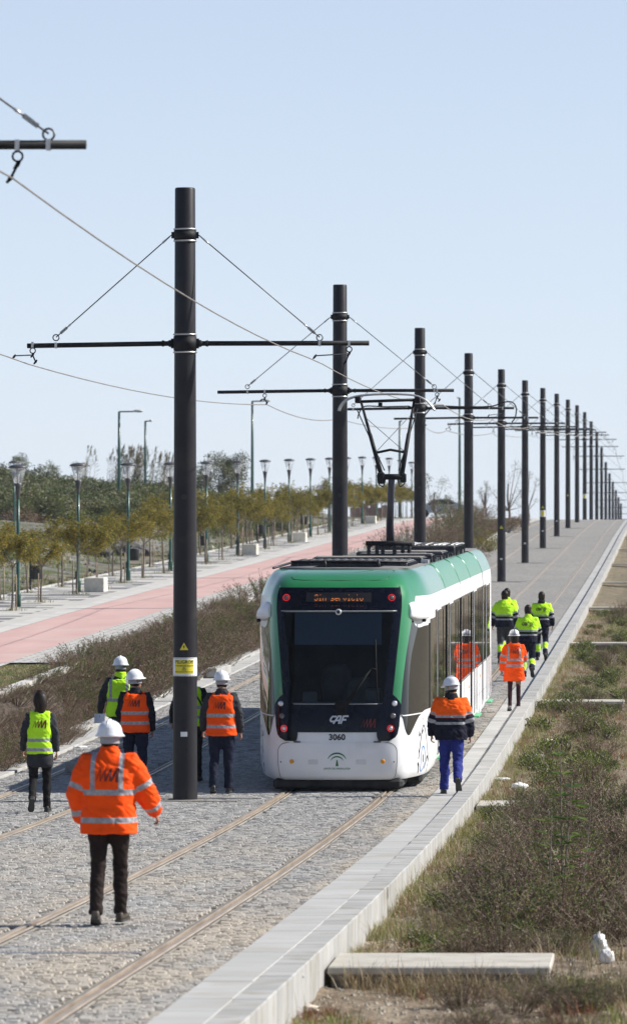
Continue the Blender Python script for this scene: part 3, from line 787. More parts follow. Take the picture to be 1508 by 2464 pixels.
# straight modules
GAPS = [(7.1,8.0),(13.0,13.9),(18.0,18.9),(24.0,24.65)]
SEC = [(.18,1.27),(.22,1.31),(.40,1.325),(.75,1.325),(1.2,1.325),(2.0,1.325),(2.6,1.325),(2.75,1.325)]
SECG = [(2.90,1.314),(3.05,1.265),(3.15,1.22),(3.23,1.172),(3.29,1.113),(3.33,1.033)]
def wallseg(y0, y1, prof, name, mat, parent, ny=1):
    w_ = MB()
    for s_ in (-1, 1): w_.grid([[(s_*x, y, z) for y in lin(y0, y1, ny)] for z, x in prof], smooth=True, flip=(s_ < 0))
    for y, fl in ((y0, False), (y1, True)):
        vs = [(-x, y, z) for z, x in prof] + [(x, y, z) for z, x in prof[::-1]]; f = tuple(range(len(vs))); w_.add(vs, [f[::-1] if not fl else f], 1)
    w_.build(name, [mat, m_rub], parent)
def module(y0, y1, parent):
    wallseg(y0, y1, SEC[:-1]+[(2.66,1.325)], 'body_shell', m_tw, parent)
    wallseg(y0-.42, y1+.42, [(2.661,1.325),(2.75,1.325),(2.93,1.308)], 'cantrail_panel', m_tw, parent)
    wallseg(y0-.42, y1+.42, [(2.93,1.310)]+[(z,x+.002) for z,x in SECG[1:]], 'roof_cove', m_tgl, parent, 6)
    r = MB(); r.grid([[(-1.033,y0-.4,3.33),(0,y0-.4,3.36),(1.033,y0-.4,3.33)],[(-1.033,y1+.4,3.33),(0,y1+.4,3.36),(1.033,y1+.4,3.33)]]); r.build('roof_panel', m_roof, parent)
for (a, b) in ((8.0,13.0),(13.9,18.0),(18.9,24.0)): module(a, b, tram)
wallseg(7.1, 7.53, [(2.661,1.325),(2.75,1.325),(2.93,1.308)], 'cantrail_panel', m_tw, tram); wallseg(7.1, 7.53, [(2.93,1.310)]+[(z,x+.002) for z,x in SECG[1:]], 'roof_cove', m_tgl, tram)
# rear cab: the same shell turned round
rc = bpy.data.objects.new('rear_cab', None); C.objects.link(rc); rc.parent = tram; rc.location = (0, 31.75, 0); rc.rotation_euler = (0, 0, math.pi)
cab(rc, rear=True)
for (a, b) in GAPS:
    m = MB(); pr = [(z, x-.035) for z, x in [(.35,1.325),(1.5,1.325),(2.655,1.325)]]
    rows = []
    for k, y in enumerate(lin(a, b, 16)):
        e = .02 if k % 2 else 0.
        rows.append([(-(x-e), y, z) for z, x in pr] + [((x-e), y, z-0) for z, x in pr[::-1]])
    m.grid(rows, smooth=False); m.build('gangway_bellows', m_rub, tram)
    ym = (a+b)/2 if b < 24.3 else 24.5
    for s_ in (-1, 1): MB().tube([(s_*(x-.010), ym, z) for z, x in SECG[:]], .020, n=6).build('cove_edge', m_tg, tram)
# white panel strip above windows reads lighter; side glass bands
def side_glass(y0, y1, s_, name='side_window', z0=1.19, z1=2.655, off=.004):
    w_ = MB(); x = s_*(1.325+off)
    w_.box((s_*(1.325+off/2), (y0+y1)/2, (z0+z1)/2), (off, y1-y0, z1-z0)); return w_.build(name, m_side, tram)
def door(y0, y1, s_):
    d = MB(); d.box((s_*(1.325+.006), (y0+y1)/2, 1.505), (.012, y1-y0-.02, 2.29), bev=.004); o = d.build('door', m_tw, tram)
    ym = (y0+y1)/2
    g = MB()
    for a, b in ((y0+.03, ym-.015), (ym+.015, y1-.03)): g.box((s_*(1.325+.015), (a+b)/2, 1.92), (.008, b-a, 1.455))
    g.build('door_glass', m_side, o)
    g = MB(); g.box((s_*(1.325+.0145), ym, 1.5), (.006, .022, 2.2)); 
    for a in (y0+.02, y1-.02): g.box((s_*(1.325+.0145), a, 1.5), (.006, .02, 2.26))
    g.build('door_seal', m_rub, o)
    g = MB(); g.box((s_*(1.325+.05), ym, .30), (.10, y1-y0, .03), bev=.006); g.build('door_step', M_('green_step', (.10,.45,.2), rough=.4), o)
for s_ in (1, -1):
    side_glass(3.42, 4.05, s_); side_glass(5.55, 7.05, s_); door(4.1, 5.5, s_)
    side_glass(8.05, 8.75, s_); door(8.8, 10.2, s_); side_glass(10.25, 12.95, s_)
    side_glass(13.95, 15.9, s_); side_glass(15.94, 17.95, s_)
    side_glass(18.95, 19.6, s_); door(19.65, 21.05, s_); side_glass(21.1, 23.95, s_)
    side_glass(24.75, 26.3, s_); door(26.35, 27.7, s_); side_glass(27.75, 28.4, s_)
    for y in (6.2, 11.2, 12.2, 14.7, 17.0, 22.1, 23.2, 25.5): MB().box((s_*1.3325, y, 1.905), (.007, .03, 1.43)).build('window_divider', m_fr, tram)
    t_ = MB()
    for (a, b) in ((3.42,4.05),(5.55,7.05),(8.05,8.75),(10.25,12.95),(13.95,17.95),(18.95,19.6),(21.1,23.95),(24.75,26.3)):
        t_.box((s_*1.3285, (a+b)/2, 2.662), (.009, b-a, .012)); t_.box((s_*1.3285, (a+b)/2, 1.17), (.009, b-a, .02))
    t_.build('window_rail', m_fr, tram)
    t_ = MB()       # lower skirt panel joints and small reflectors
    for (a, b) in ((5.6,7.1),(8.05,8.75),(10.25,12.95),(13.95,17.95),(21.2,23.95),(24.7,26.3)): t_.box((s_*1.326, (a+b)/2, .62), (.004, b-a, .006))
    for y in (6.3, 11.6, 15.1, 16.6, 22.3): t_.box((s_*1.326, y, .68), (.004, .006, .9))
    t_.build('skirt_joint', m_fr, tram)
    for y in (6.0, 12.2, 17.2, 23.0): 
        t_ = MB(); t_.lathe([(.0,.012),(.028,.01),(.034,.0)], c=(s_*1.325, y, .95), n=10, axis='x') if s_ > 0 else t_.lathe([(.034,0),(.028,-.01),(.0,-.012)], c=(s_*1.325, y, .95), n=10, axis='x')
        t_.build('side_reflector', m_amb, tram)
# cab side window with its swooping lower edge
zt_l = lambda a: 2.55+.06*math.sin(min(1,max(0,(a-1.2)/.5))*math.pi)*1
def col_panel(mb, as_, fz0, fz1, nz, off, mi=0, s_=1):
    rows = []
    for a in as_:
        z0, z1 = fz0(a), fz1(a); rows.append([S(s_*a, z0+(z1-z0)*j/nz, off) for j in range(nz+1)])
    mb.grid(rows, mi, flip=(s_ > 0))
for s_ in (1, -1):
    w_ = MB()
    top = lerpf([(.97,2.0),(1.05,2.2),(1.14,2.42),(1.24,2.62),(1.36,2.60),(1.6,2.48),(2.3,2.47),(3.0,2.48)])
    bot = lerpf([(.97,1.16),(1.05,1.06),(1.12,.90),(1.25,.84),(1.45,.92),(1.8,1.08),(2.2,1.17),(2.6,1.19),(3.0,1.19)])
    lo2 = lambda a: max(bot(a), 1.155); 
    col_panel(w_, lin(.975, 2.65, 28), lo2, top, 6, .005, 0, s_)
    w_.build('cab_side_window', m_side, tram)
    w_ = MB(); col_panel(w_, lin(.975, 2.30, 22), bot, lambda a: max(bot(a)+.001, 1.135), 3, .005, 0, s_); w_.build('cab_side_window', m_side, tram)
    w_ = MB(); col_panel(w_, lin(2.66, 2.86, 3), lambda a: 1.19, lambda a: 2.50, 6, .006, 0, s_); w_.build('window_post', m_rub, tram)
    w_ = MB(); col_panel(w_, lin(2.89, 4.24, 8), lambda a: 1.19, lambda a: 2.56, 6, .005, 0, s_); w_.build('cab_side_window', m_side, tram)
    # white camera fairing
    m = MB(); rings = []
    for u in lin(0, 1, 14):
        a = 1.17+1.15*u; zc = 2.735-.08*u; h = .165*(math.sin(math.pi*min(1,(.12+u*.88)))**.5)*(1-.30*u)+.012
        out = .115*math.sin(math.pi*min(1.,.10+.72*u))**.8 if u < 1 else .02
        ring = []
        for k in range(12):
            th = 2*math.pi*k/12; o_ = out*max(0., math.cos(th)) ; ring.append(S(s_*a, zc+h*math.sin(th)*.9 - .05*max(0,math.cos(th)), .003+o_ if math.cos(th) > 0 else -.02))
        rings.append(ring if s_ > 0 else ring[::-1])
    m.loft(rings); m.build('camera_fairing', m_tw, tram, recalc=True)
    m = MB(); p = S(s_*1.75, 2.58, .10); m.lathe([(.0,-.05),(.03,-.045),(.035,0)], c=p, n=12); m.build('rear_view_camera', m_rub, tram)
    m = MB(); p = S(s_*1.9, .84, .0); m.tube([p, S(s_*1.9,.84,.03)], [.045,.035], n=12); m.build('fuel_cap', m_alu, tram)
# black mask, glass, frame lines
mk = MB()
panel(mk, lin(.90, 1.325, 8), lambda z: -ain(max(z,1.2)), lambda z: ain(max(z,1.2)), 30, .008, thick=.008)
panel(mk, lin(2.715, 3.065, 6), lambda z: -ain(z)+.004, lambda z: ain(z)-.004, 30, .008, thick=.008)
fr_in = lambda z: ain(z)-.13
panel(mk, lin(1.325, 2.715, 16), fr_in, lambda z: ain(z)-0.002, 4, .008)
panel(mk, lin(1.325, 2.715, 16), lambda z: -ain(z)+.002, lambda z: -fr_in(z), 4, .008)
mk.build('front_mask', m_mask, tram)
ws = MB(); panel(ws, lin(1.325, 2.715, 16), lambda z: -fr_in(z), fr_in, 24, .0075); ws.build('windscreen', gl, tram)
fl_ = MB()
fl_.tube([S(a, 2.715, .012) for a in lin(-.88, .88, 20)], .006, n=5); fl_.build('windscreen_trim', m_alu, tram)
fl_ = MB(); fl_.tube([S(a, 1.322, .012) for a in lin(-.66, -.05, 10)], .005, n=5); fl_.tube([S(a, 1.322, .012) for a in lin(.06, .60, 8)], .005, n=5); fl_.build('windscreen_trim', m_alu, tram)
# lamp pods
for s_ in (1, -1):
    pd = MB()
    ol = lerpf([(.77,.78),(.82,.87),(.95,.925),(1.15,.95),(1.3,.965),(1.4,.90),(1.46,.83)]); il = lerpf([(.77,.62),(.82,.60),(1.0,.60),(1.3,.66),(1.4,.74),(1.46,.80)])
    zs_ = lin(.77, 1.46, 14)
    if s_ > 0: panel(pd, zs_, il, ol, 8, .022, thick=.02)
    else: panel(pd, zs_, lambda z: -ol(z), lambda z: -il(z), 8, .022, thick=.02)
    pd.build('lamp_pod', m_mask, tram)
    def disc(a, z, r, mat, name, off=.024, th=.012, n=18):
        c = S(a, z, off); u = (S(a+.01, z, off)-S(a-.01, z, off)).normalized(); v = (S(a, z+.01, off)-S(a, z-.01, off)).normalized(); nn = u.cross(v)
        d = MB(); ring0 = [c+u*r*math.cos(2*math.pi*k/n)+v*r*math.sin(2*math.pi*k/n) for k in range(n)]
        ring1 = [p+nn*th for p in [c+u*r*.9*math.cos(2*math.pi*k/n)+v*r*.9*math.sin(2*math.pi*k/n) for k in range(n)]]
        ring2 = [c+nn*(th*1.25)+u*r*.4*math.cos(2*math.pi*k/n)+v*r*.4*math.sin(2*math.pi*k/n) for k in range(n)]
        d.loft([ring0, ring1, ring2]); return d.build(name, mat, tram)
    def ring_leds(a, z, r, off, name='led_ring'):
        c = S(a, z, off); u = (S(a+.01, z, off)-S(a-.01, z, off)).normalized(); v = (S(a, z+.01, off)-S(a, z-.01, off)).normalized(); nn = u.cross(v)
        d = MB()
        for k in range(18):
            th = 2*math.pi*k/18; q = c+u*r*math.cos(th)+v*r*math.sin(th); d.box(q, (.010,.008,.010))
        return d.build(name, m_redl, tram)
    disc(s_*.855, 1.325, .045, m_lens, 'headlamp'); disc(s_*.835, 1.14, .045, m_lensd, 'fog_lamp')
    disc(s_*.80, .955, .034, m_lens, 'tail_lamp'); ring_leds(s_*.80, .955, .047, .026)
    disc(s_*.81, 2.915, .036, m_lensd, 'marker_lamp', .010); ring_leds(s_*.81, 2.915, .05, .012)
ln2 = MB(); ln2.tube([S(a, z, .004) for a, z in [(-.84,3.30),(-.84,3.22),(-.78,3.185),(-.6,3.175),(0,3.17),(.6,3.175),(.78,3.185),(.84,3.22),(.84,3.30)]], .005, n=4, cap=False); ln2.build('hood_joint', m_fr, tram)
# sign
sg = MB(); panel(sg, lin(2.85, 2.99, 2), -.50, .50, 10, .012); sg.build('destination_display', M_('display_glass', (.016,.015,.014), rough=.3), tram)
def decal(vs, fs, a0, z0, off, name, mat, shift=None, s_=1):
    d = MB(); d.add([S(a0+x*s_, z0+y, off) for x, y in vs], fs); return d.build(name, mat, tram)
# dot-matrix lettering: split rows like the photo of a scanned LED sign
def dots(word, a0, z0, w_, h_, name, mat, rows_on=(0,1,4,5,6)):
    FONT = {'S':["01110","10001","10000","01110","00001","10001","01110"],'i':["00100","00000","01100","00100","00100","00100","01110"],'n':["00000","00000","10110","11001","10001","10001","10001"],
            's':["00000","00000","01111","10000","01110","00001","11110"],'e':["00000","00000","01110","10001","11111","10000","01110"],'r':["00000","00000","10110","11001","10000","10000","10000"],
            'v':["00000","00000","10001","10001","10001","01010","00100"],'c':["00000","00000","01110","10000","10000","10001","01110"],'o':["00000","00000","01110","10001","10001","10001","01110"],' ':["00000"]*7}
    n = len(word)*6-1; px = w_/n; pz = h_/7; d = MB()
    for ci, ch in enumerate(word):
        for r in range(7):
            for c in range(5):
                if FONT[ch][r][c] == '1' and r in rows_on:
                    x = a0-w_/2+(ci*6+c+.5)*px; z = z0+h_/2-(r+.5)*pz
                    d.add([S(x-px*.42, z-pz*.38, .016), S(x+px*.42, z-pz*.38, .016), S(x+px*.42, z+pz*.38, .016), S(x-px*.42, z+pz*.38, .016)], [(0,1,2,3)])
    return d.build(name, mat, tram)
dots('Sin servicio', .0, 2.913, .74, .095, 'display_text', m_led, (0,1,4,5,6))
dots('Sin servicio', .0, 2.80, .74, .04, 'display_reflection', m_ledg)
ey = disc(0, 2.70, .05, m_alu, 'front_camera', .010, .008); disc(0, 2.70, .028, m_ink, 'camera_lens', .02, .006)
# interior
it = MB(); it.box((0, 2.1, 2.0), (2.2, .05, 2.0)); it.box((0, 1.3, 1.0), (1.7, 1.5, .05)); it.box((0,1.65,2.85),(1.9,1.5,.05))
for s_ in (-1,1): it.box((s_*.99, 1.5, 2.0), (.04, 1.3, 2.0))
it.build('cab_bulkhead', m_int, tram)
bl = MB(); panel(bl, lin(2.22, 2.70, 4), -.68, .66, 10, -.05); bl.build('sun_blind', m_blind, tram)
db = MB()
db.box((0, .62, 1.22), (1.6, .6, .22), bev=.05); db.box((.52,.55,1.42),(.25,.18,.24), bev=.03); db.box((-.45,.6,1.40),(.22,.1,.18), bev=.02)
db.build('dashboard', M_('dash', (.06,.07,.08), (.09,.10,.11), rough=.6), tram)
st = MB(); st.loft([[(.28+.26*k_*math.cos(t)*1.0, 1.25+.09*math.sin(t), z) for t in [2*math.pi*q/16 for q in range(16)]] for z, k_ in ((1.1,.8),(1.3,1.),(1.5,1.),(1.62,.85),(1.68,.5))]); st.loft([[(-.1+.24*k_*math.cos(t), 1.55+.07*math.sin(t), z) for t in [2*math.pi*q/16 for q in range(16)]] for z, k_ in ((1.3,.9),(1.6,1.),(1.8,.9),(1.88,.5))]); st.build('driver_seat', m_seat, tram)
# wiper
wp = MB()
wp.tube([S(.12,1.27,.03), S(.28,1.52,.055), S(.50,1.84,.05)], [.022,.015,.010], n=6); wp.tube([S(.05,1.18,.035), S(.23,1.48,.055), S(.46,1.80,.05)], [.018,.011,.009], n=6)
wp.box(S(.06,1.26,.03), (.16,.05,.20)); wp.build('wiper_arm', m_rub, tram)
wp = MB(); wp.tube([S(.60,1.36,.04), S(.575,1.8,.045), S(.56,2.28,.04)], .011, n=5); wp.tube([S(.50,1.85,.05), S(.575,1.83,.05)], .012, n=5); wp.build('wiper_blade', m_rub, tram)
# bumper panel
bp = MB()
def rrect(z, zc0, zc1, half, r):
    d = 0
    if z > zc1-r: d = r-math.sqrt(max(0, r*r-(z-(zc1-r))**2))
    if z < zc0+r*.4: d = (r*.4)-math.sqrt(max(0, (r*.4)**2-((zc0+r*.4)-z)**2))
    return half-d
zs_ = [.205,.21,.22,.24,.27,.35,.45,.55,.60,.64,.67,.695,.715,.73,.738,.74]
panel(bp, zs_, lambda z: -rrect(z,.205,.74,.90,.14), lambda z: rrect(z,.205,.74,.90,.14), 30, .010, thick=.010)
bp.build('bumper_panel', m_tw, tram)
ln = MB()
out = [(-rrect(z,.205,.74,.905,.14), z) for z in zs_] + [(rrect(z,.205,.74,.905,.14), z) for z in zs_[::-1]]
for a, z in ((-.88,.2),): pass
ln.tube([S(a, z, .004) for a, z in out], .008, n=5, cap=False)
for s_ in (-1,1): ln.tube([S(s_*.655, z, .003) for z in lin(.75,.90,3)], .004, n=4)
ln.build('panel_gap', m_fr, tram)
hg = MB()
for s_ in (-1,1): hg.box(S(s_*.60,.757,.012), (.10,.02,.016))
hg.build('panel_hinge', m_ink, tram)
for s_ in (-1,1):
    disc(s_*.685, .465, .034, m_amb, 'amber_reflector', .012, .008)
    d = MB(); panel(d, [.42,.43,.485,.495], lambda z: s_*.36-.075 if .425<z<.49 else s_*.36-.065, lambda z: s_*.36+.075 if .425<z<.49 else s_*.36+.065, 4, .0125); d.build('towing_recess', M_('recess_grey', (.60,.61,.62), (.66,.67,.68), rough=.5), tram)
    disc(s_*.855, .455, .012, m_fr, 'panel_lock', .012, .004, 10)
vs, fs = text_mesh('3060', .125, bold=.004); decal(vs, fs, .0, .825, .004, 'fleet_number', m_ink)
# maker's letters on the mask, built as strokes
def strokes(lines, w_, name, mat, a0, z0, off, sc=1., surf=None, parent=None):
    d = MB()
    for ln_ in lines:
        wd = w_
        if isinstance(ln_[0], (int, float)): wd, ln_ = ln_[0], ln_[1]
        for (x0,y0),(x1,y1) in zip(ln_[:-1], ln_[1:]):
            L = math.hypot(x1-x0, y1-y0) or 1e-6; nx, ny = -(y1-y0)/L*wd/2, (x1-x0)/L*wd/2; ex, ey_ = (x1-x0)/L*wd*.3, (y1-y0)/L*wd*.3
            n = 4
            for k in range(n):
                ua, ub = k/n, (k+1)/n
                xa, ya = x0-ex+(x1-x0+2*ex)*ua, y0-ey_+(y1-y0+2*ey_)*ua; xb, yb = x0-ex+(x1-x0+2*ex)*ub, y0-ey_+(y1-y0+2*ey_)*ub
                q = [((x_)*sc, (y_)*sc) for x_, y_ in ((xa-nx,ya-ny),(xb-nx,yb-ny),(xb+nx,yb+ny),(xa+nx,ya+ny))]
                pts = [surf(a0+x_, z0+y_) if surf else S(a0+x_, z0+y_, off) for x_, y_ in q]
                if any(p is None for p in pts): continue
                d.add(pts, [(0,1,2,3)])
    if not d.v: return None
    return d.build(name, mat, parent or tram)
sh = lambda pts, k=.22: [(x+y*k, y) for x, y in pts]
CAFL = [sh([(.30,.86),(.06,.86),(.0,.66),(.0,.42),(.08,.28),(.34,.28)]), sh([(.30,.05),(.44,.90),(.62,.90),(.66,.05)]), sh([(.40,.40),(.66,.40)]), sh([(.80,.05),(.80,.90),(1.10,.90)]), sh([(.80,.48),(1.04,.48)])]
MML = [(.04, [(.0,0),(.20,1.)]), (.05,[(.20,1.),(.20,.04)]), (.07,[(.20,.04),(.42,1.)]), (.09,[(.42,1.),(.40,.05)]), (.13,[(.42,.05),(.64,1.)]), (.13,[(.66,1.),(.62,.05)]), (.16,[(.66,.05),(.90,.98)]), (.20,[(.94,1.0),(.90,0.0)])]
strokes([[((x-.55)*1.75, y-.45) for x, y in l] for l in CAFL], .20, 'maker_letters', m_lwht, -.0, 1.085, .012, sc=.125)
strokes([(w1,[((x-.5)*1.9, y-.5) for x, y in l]) for w1, l in MML], .1, 'operator_emblem', m_lred, .47, 1.035, .012, sc=.12)
# regional emblem: two arcs over a stem, and its line of lettering
em = MB()
def arc(r, th0, th1, w0, cx, cz, sq=1.):
    n = 18; rows = [[], []]
    for k in range(n+1):
        t = th0+(th1-th0)*k/n; w2 = w0*(.25+.75*math.sin(math.pi*k/n))
        rows[0].append(S(cx+(r-w2/2)*math.cos(t), cz+(r-w2/2)*math.sin(t)*sq, .014)); rows[1].append(S(cx+(r+w2/2)*math.cos(t), cz+(r+w2/2)*math.sin(t)*sq, .014))
    em.grid(rows)
arc(.145, R(22), R(158), .026, -.0, .455, .92); arc(.10, R(24), R(156), .022, .0, .445, .92)
em.add([S(-.022,.395,.014), S(.022,.395,.014), S(.007,.49,.014), S(-.007,.49,.014)], [(0,1,2,3)])
em.build('regional_emblem', m_lgrn, tram)
vs, fs = text_mesh('JUNTA DE ANDALUCIA', .038, bold=.0006); decal(vs, fs, 0, .357, .014, 'emblem_lettering', m_lgrn)
# eye decal on both cab sides
for s_ in (1, -1):
    def es(lines, w_, name, mat): return strokes([(w1,[(p.x*s_,p.y) for p in (sp([(x,y,0) for x,y in l],4) if len(l) > 2 else [Vector((x,y,0)) for x,y in l])]) for w1, l in lines], w_, name, mat, s_*2.25, .44, .004)
    A = lambda pts: [(x*1.0, y) for x, y in pts]
    es([(.022,A([(-.42,.02),(-.36,.10),(-.25,.32),(-.10,.50),(.04,.47),(.20,.28),(.34,.0),(.46,-.24)])),(.028,A([(-.40,.12),(-.33,.18),(-.22,.36),(-.08,.44)])),(.035,A([(-.46,-.05),(-.36,-.10),(-.30,-.2)])),(.03,A([(.12,-.16),(.18,-.02),(.26,.02),(.34,-.04)]))], .05, 'eye_decal', m_ink)
    es([(.022,A([(.16*math.cos(t)-.08, .19*math.sin(t)) for t in [2*math.pi*k/14 for k in range(15)]]))], .02, 'eye_decal_ring', m_lblu)
    es([(.05,A([(-.08,-.04),(-.08,.05)]))], .05, 'eye_decal_pupil', m_ink)
    es([(.02,[(x_, y_), (x_+.012, y_+.02)]) for x_, y_ in ((-.1,.6),(.1,.66),(.25,.55),(.35,.62),(.3,.42),(.5,.35),(.45,.5),(.2,.75),(.55,.2))], .02, 'decal_speckle', m_fr)
# underside
un = MB()
un.box((-.0, .95, .115), (1.95, 1.5, .17), bev=.05); un.box((.35, 2.9, .12), (1.7, 2.4, .18), bev=.05)
un.box((0, 10.5, .2), (2.3, 5.8, .2)); un.box((0, 15.9, .16), (2.1, 4.2, .22)); un.box((0, 21.4, .2), (2.3, 5.8, .2)); un.box((0, 28., .16), (2.1, 5.5, .22)); un.box((0,5.4,.2),(2.3,3.2,.2))
un.build('underframe', m_und, tram)
for yb in (2.6, 4.3, 15.0, 16.8, 27.2, 29.0):
    for s_ in (-1, 1):
        wh = MB(); wh.lathe([(.10,-.05),(.28,-.05),(.30,-.04),(.30,.04),(.27,.05),(.1,.05)], c=(s_*.75, yb, .30), n=20, axis='x'); wh.build('wheel', m_und, tram)
# roof equipment
def eq(x0, x1, y0, y1, z0, z1, ribs=0, lid=True, name='roof_equipment_box'):
    e = MB(); e.box(((x0+x1)/2,(y0+y1)/2,(z0+z1)/2), (x1-x0,y1-y0,z1-z0), 0, bev=.02)
    if lid: e.box(((x0+x1)/2,(y0+y1)/2,z1+.004), (x1-x0-.08,y1-y0-.06,.012), 1)
    for k in range(ribs):
        x = x0+(x1-x0)*(k+.5)/ribs; e.box((x, y0-.012, (z0+z1)/2), (.03, .024, z1-z0-.02), 0)
    for k in range(ribs*2): 
        y = y0+(y1-y0)*(k+.5)/(ribs*2); e.box((x1+.012, y, (z0+z1)/2), (.024, .03, z1-z0-.03), 0)
    return e.build(name, [m_eq, m_eqt], tram)
eq(-.95,.88, 3.6, 6.6, 3.28, 3.41, 9)
cv = MB(); cv.tube([(-.95,3.62,3.42),(0,3.60,3.425),(.88,3.62,3.42)], .018, n=6); cv.tube([(-1.12,2.2,3.34),(-.95,3.5,3.40)], .02, n=5)
for k in range(14):
    x = -.9+k*.13; cv.tube([(x,3.7,3.425),(x+.03,5.0,3.435),(x,6.5,3.425)], .010, n=4)
for x in (-.42,.42): cv.tube([(x,3.55,3.30),(x+.02,3.52,3.38),(x,3.58,3.44)], .022, n=5)
cv.build('roof_grille', m_eq, tram)
eq(-.9,.92, 7.8, 9.5, 3.30, 3.43, 3); eq(.35,1.0, 9.7, 10.6, 3.30, 3.46, 3); eq(-1.0,.30, 9.7, 10.3, 3.32, 3.42, 0)
eq(-.6,.95, 15.0, 17.2, 3.32, 3.44, 4); eq(-.5,.7, 14.0, 14.8, 3.30, 3.42, 2); eq(-.2,1.0, 19.0, 23.4, 3.32, 3.50, 7, name='roof_equipment_box'); eq(-.8,.8, 25.5, 28.5, 3.3, 3.46, 4)
ss = MB(); rr2 = random.Random(5); ss.box((.98, 15.2, 3.345), (.05, 16.4, .02), 0)
for k in range(26):
    y = 7.4+k*.62; ss.box((.98, y, 3.355+rr2.uniform(0,.02)), (rr2.uniform(.06,.14), rr2.uniform(.1,.4), rr2.uniform(.03,.07)), rr2.choice((0,0,1)))
for k in range(16):
    x = -.2+k*.08; ss.tube([(x,19.1,3.52),(x+.03,21,3.52+rr2.uniform(0,.03)),(x,23.3,3.51)], .014, n=4, mi=rr2.choice((0,1)))
ss.build('roof_cable_tray', [m_eq, m_alu], tram)
# pantograph: base frame, lower arm, V upper arm, head with horns
PY = 11.3
pg = MB(); pg.box((.20,PY,3.37),(1.2,1.3,.05), bev=.02); pg.loft([[(.2+sx*wx, PY+dy, z) for sx, dy in ((-1,-.55),(1,-.55),(1,.5),(-1,.5))] for wx, z in ((.66,3.39),(.42,3.455))], smooth=False); pg.build('pantograph_base', m_eq, tram)
for x in (-.14,.0,.10,.30,.44,.55):
    q = MB(); q.lathe([(.025,3.44),(.04,3.46),(.025,3.48),(.04,3.50),(.025,3.53),(.04,3.56),(.025,3.60)], c=(x,PY-.45,0), n=10); q.build('insulator', m_eq, tram)
pf = MB(); pf.tube([(-.19,PY-.45,3.635),(.60,PY-.45,3.635)], .04, n=10); pf.tube([(-.19,PY+.4,3.62),(.60,PY+.4,3.62)], .035, n=8)
for x in (-.14,.56): pf.tube([(x,PY-.45,3.62),(x,PY+.4,3.60)], .035, n=8)
pf.build('pantograph_frame', m_black, tram)
m_parm = M_('pantograph_paint', (.03,.034,.055), (.045,.05,.08), rough=.35, scale=4, coat=.4)
la_ = MB(); K = Vector((.28, PY-1.0, 4.75)); la_.tube([(.20,PY+.1,3.62), (.21,PY-.25,3.97), K], [.075,.066,.056], n=14); la_.build('lower_arm', m_parm, tram)
kn = MB(); kn.tube([(K.x-.24,K.y,K.z+.02),(K.x+.24,K.y,K.z+.02)], .05, n=10); kn.box((K.x-.18,K.y,K.z+.0),(.12,.12,.20),bev=.02); kn.box((K.x+.2,K.y,K.z+.0),(.10,.10,.16),bev=.02)
for s_ in (-1,1):
    kn.tube(sp([(K.x+s_*.24,K.y-.03,K.z+.05),(K.x+s_*.22,K.y-.06,K.z-.09),(K.x+s_*.14,K.y-.04,K.z-.14),(K.x+s_*.10,K.y-.03,K.z)],4), .010, n=4)
kn.build('knee_joint', m_black, tram)
HZ = 6.06; HL, HR = Vector((-.29, PY-.1, HZ)), Vector((.62, PY-.1, HZ+.03))
ua = MB()
for P_, s_ in ((HL,-1),(HR,1)):
    b_0 = Vector((K.x+s_*.17, K.y, K.z+.03)); d = P_-b_0
    ua.tube([b_0, b_0+d*.55, b_0+d*.57, P_], [.042,.036,.028,.022], n=8)
    ua.tube([b_0+Vector((s_*-.05,-.03,.1)), P_+Vector((-.06*s_*-1,-.04,-.15))], .010, n=5)
q0 = Vector((K.x-.17, K.y, K.z+.03)).lerp(HL,.31); q1 = Vector((K.x+.17, K.y, K.z+.03)).lerp(HR,.31)
ua.tube([q0, q0.lerp(q1,.5)+Vector((0,0,.05)), q1], .022, n=6)
ua.build('upper_arm', m_black, tram)
br = MB(); br.tube([q0, HR+Vector((-.05,0,-.25))], .006, n=4); br.tube([q1, HL+Vector((.05,0,-.25))], .006, n=4); br.build('bracing_wire', m_cable, tram)
hd = MB()
for dy in (-.18, .18):
    hd.tube(sp([(-.67,PY-.1+dy,HZ-.16),(-.62,PY-.1+dy,HZ-.05),(-.50,PY-.1+dy,HZ+.05),(-.25,PY-.1+dy,HZ+.11),(.15,PY-.1+dy,HZ+.13),(.58,PY-.1+dy,HZ+.115),(.78,PY-.1+dy,HZ+.05),(.90,PY-.1+dy,HZ-.05),(.97,PY-.1+dy,HZ-.15)],4), .018, n=6, mi=1)
hd.tube([(-.34,PY-.1,HZ),(.68,PY-.1,HZ+.035)], .026, n=8, mi=0)
for x in (-.34,.68): hd.box((x,PY-.1,HZ+.03),(.09,.42,.11),0,bev=.015)
hd.box((.04,PY-.1,HZ-.05),(.07,.05,.07),0)
hd.build('pantograph_head', [m_black, m_alu], tram)
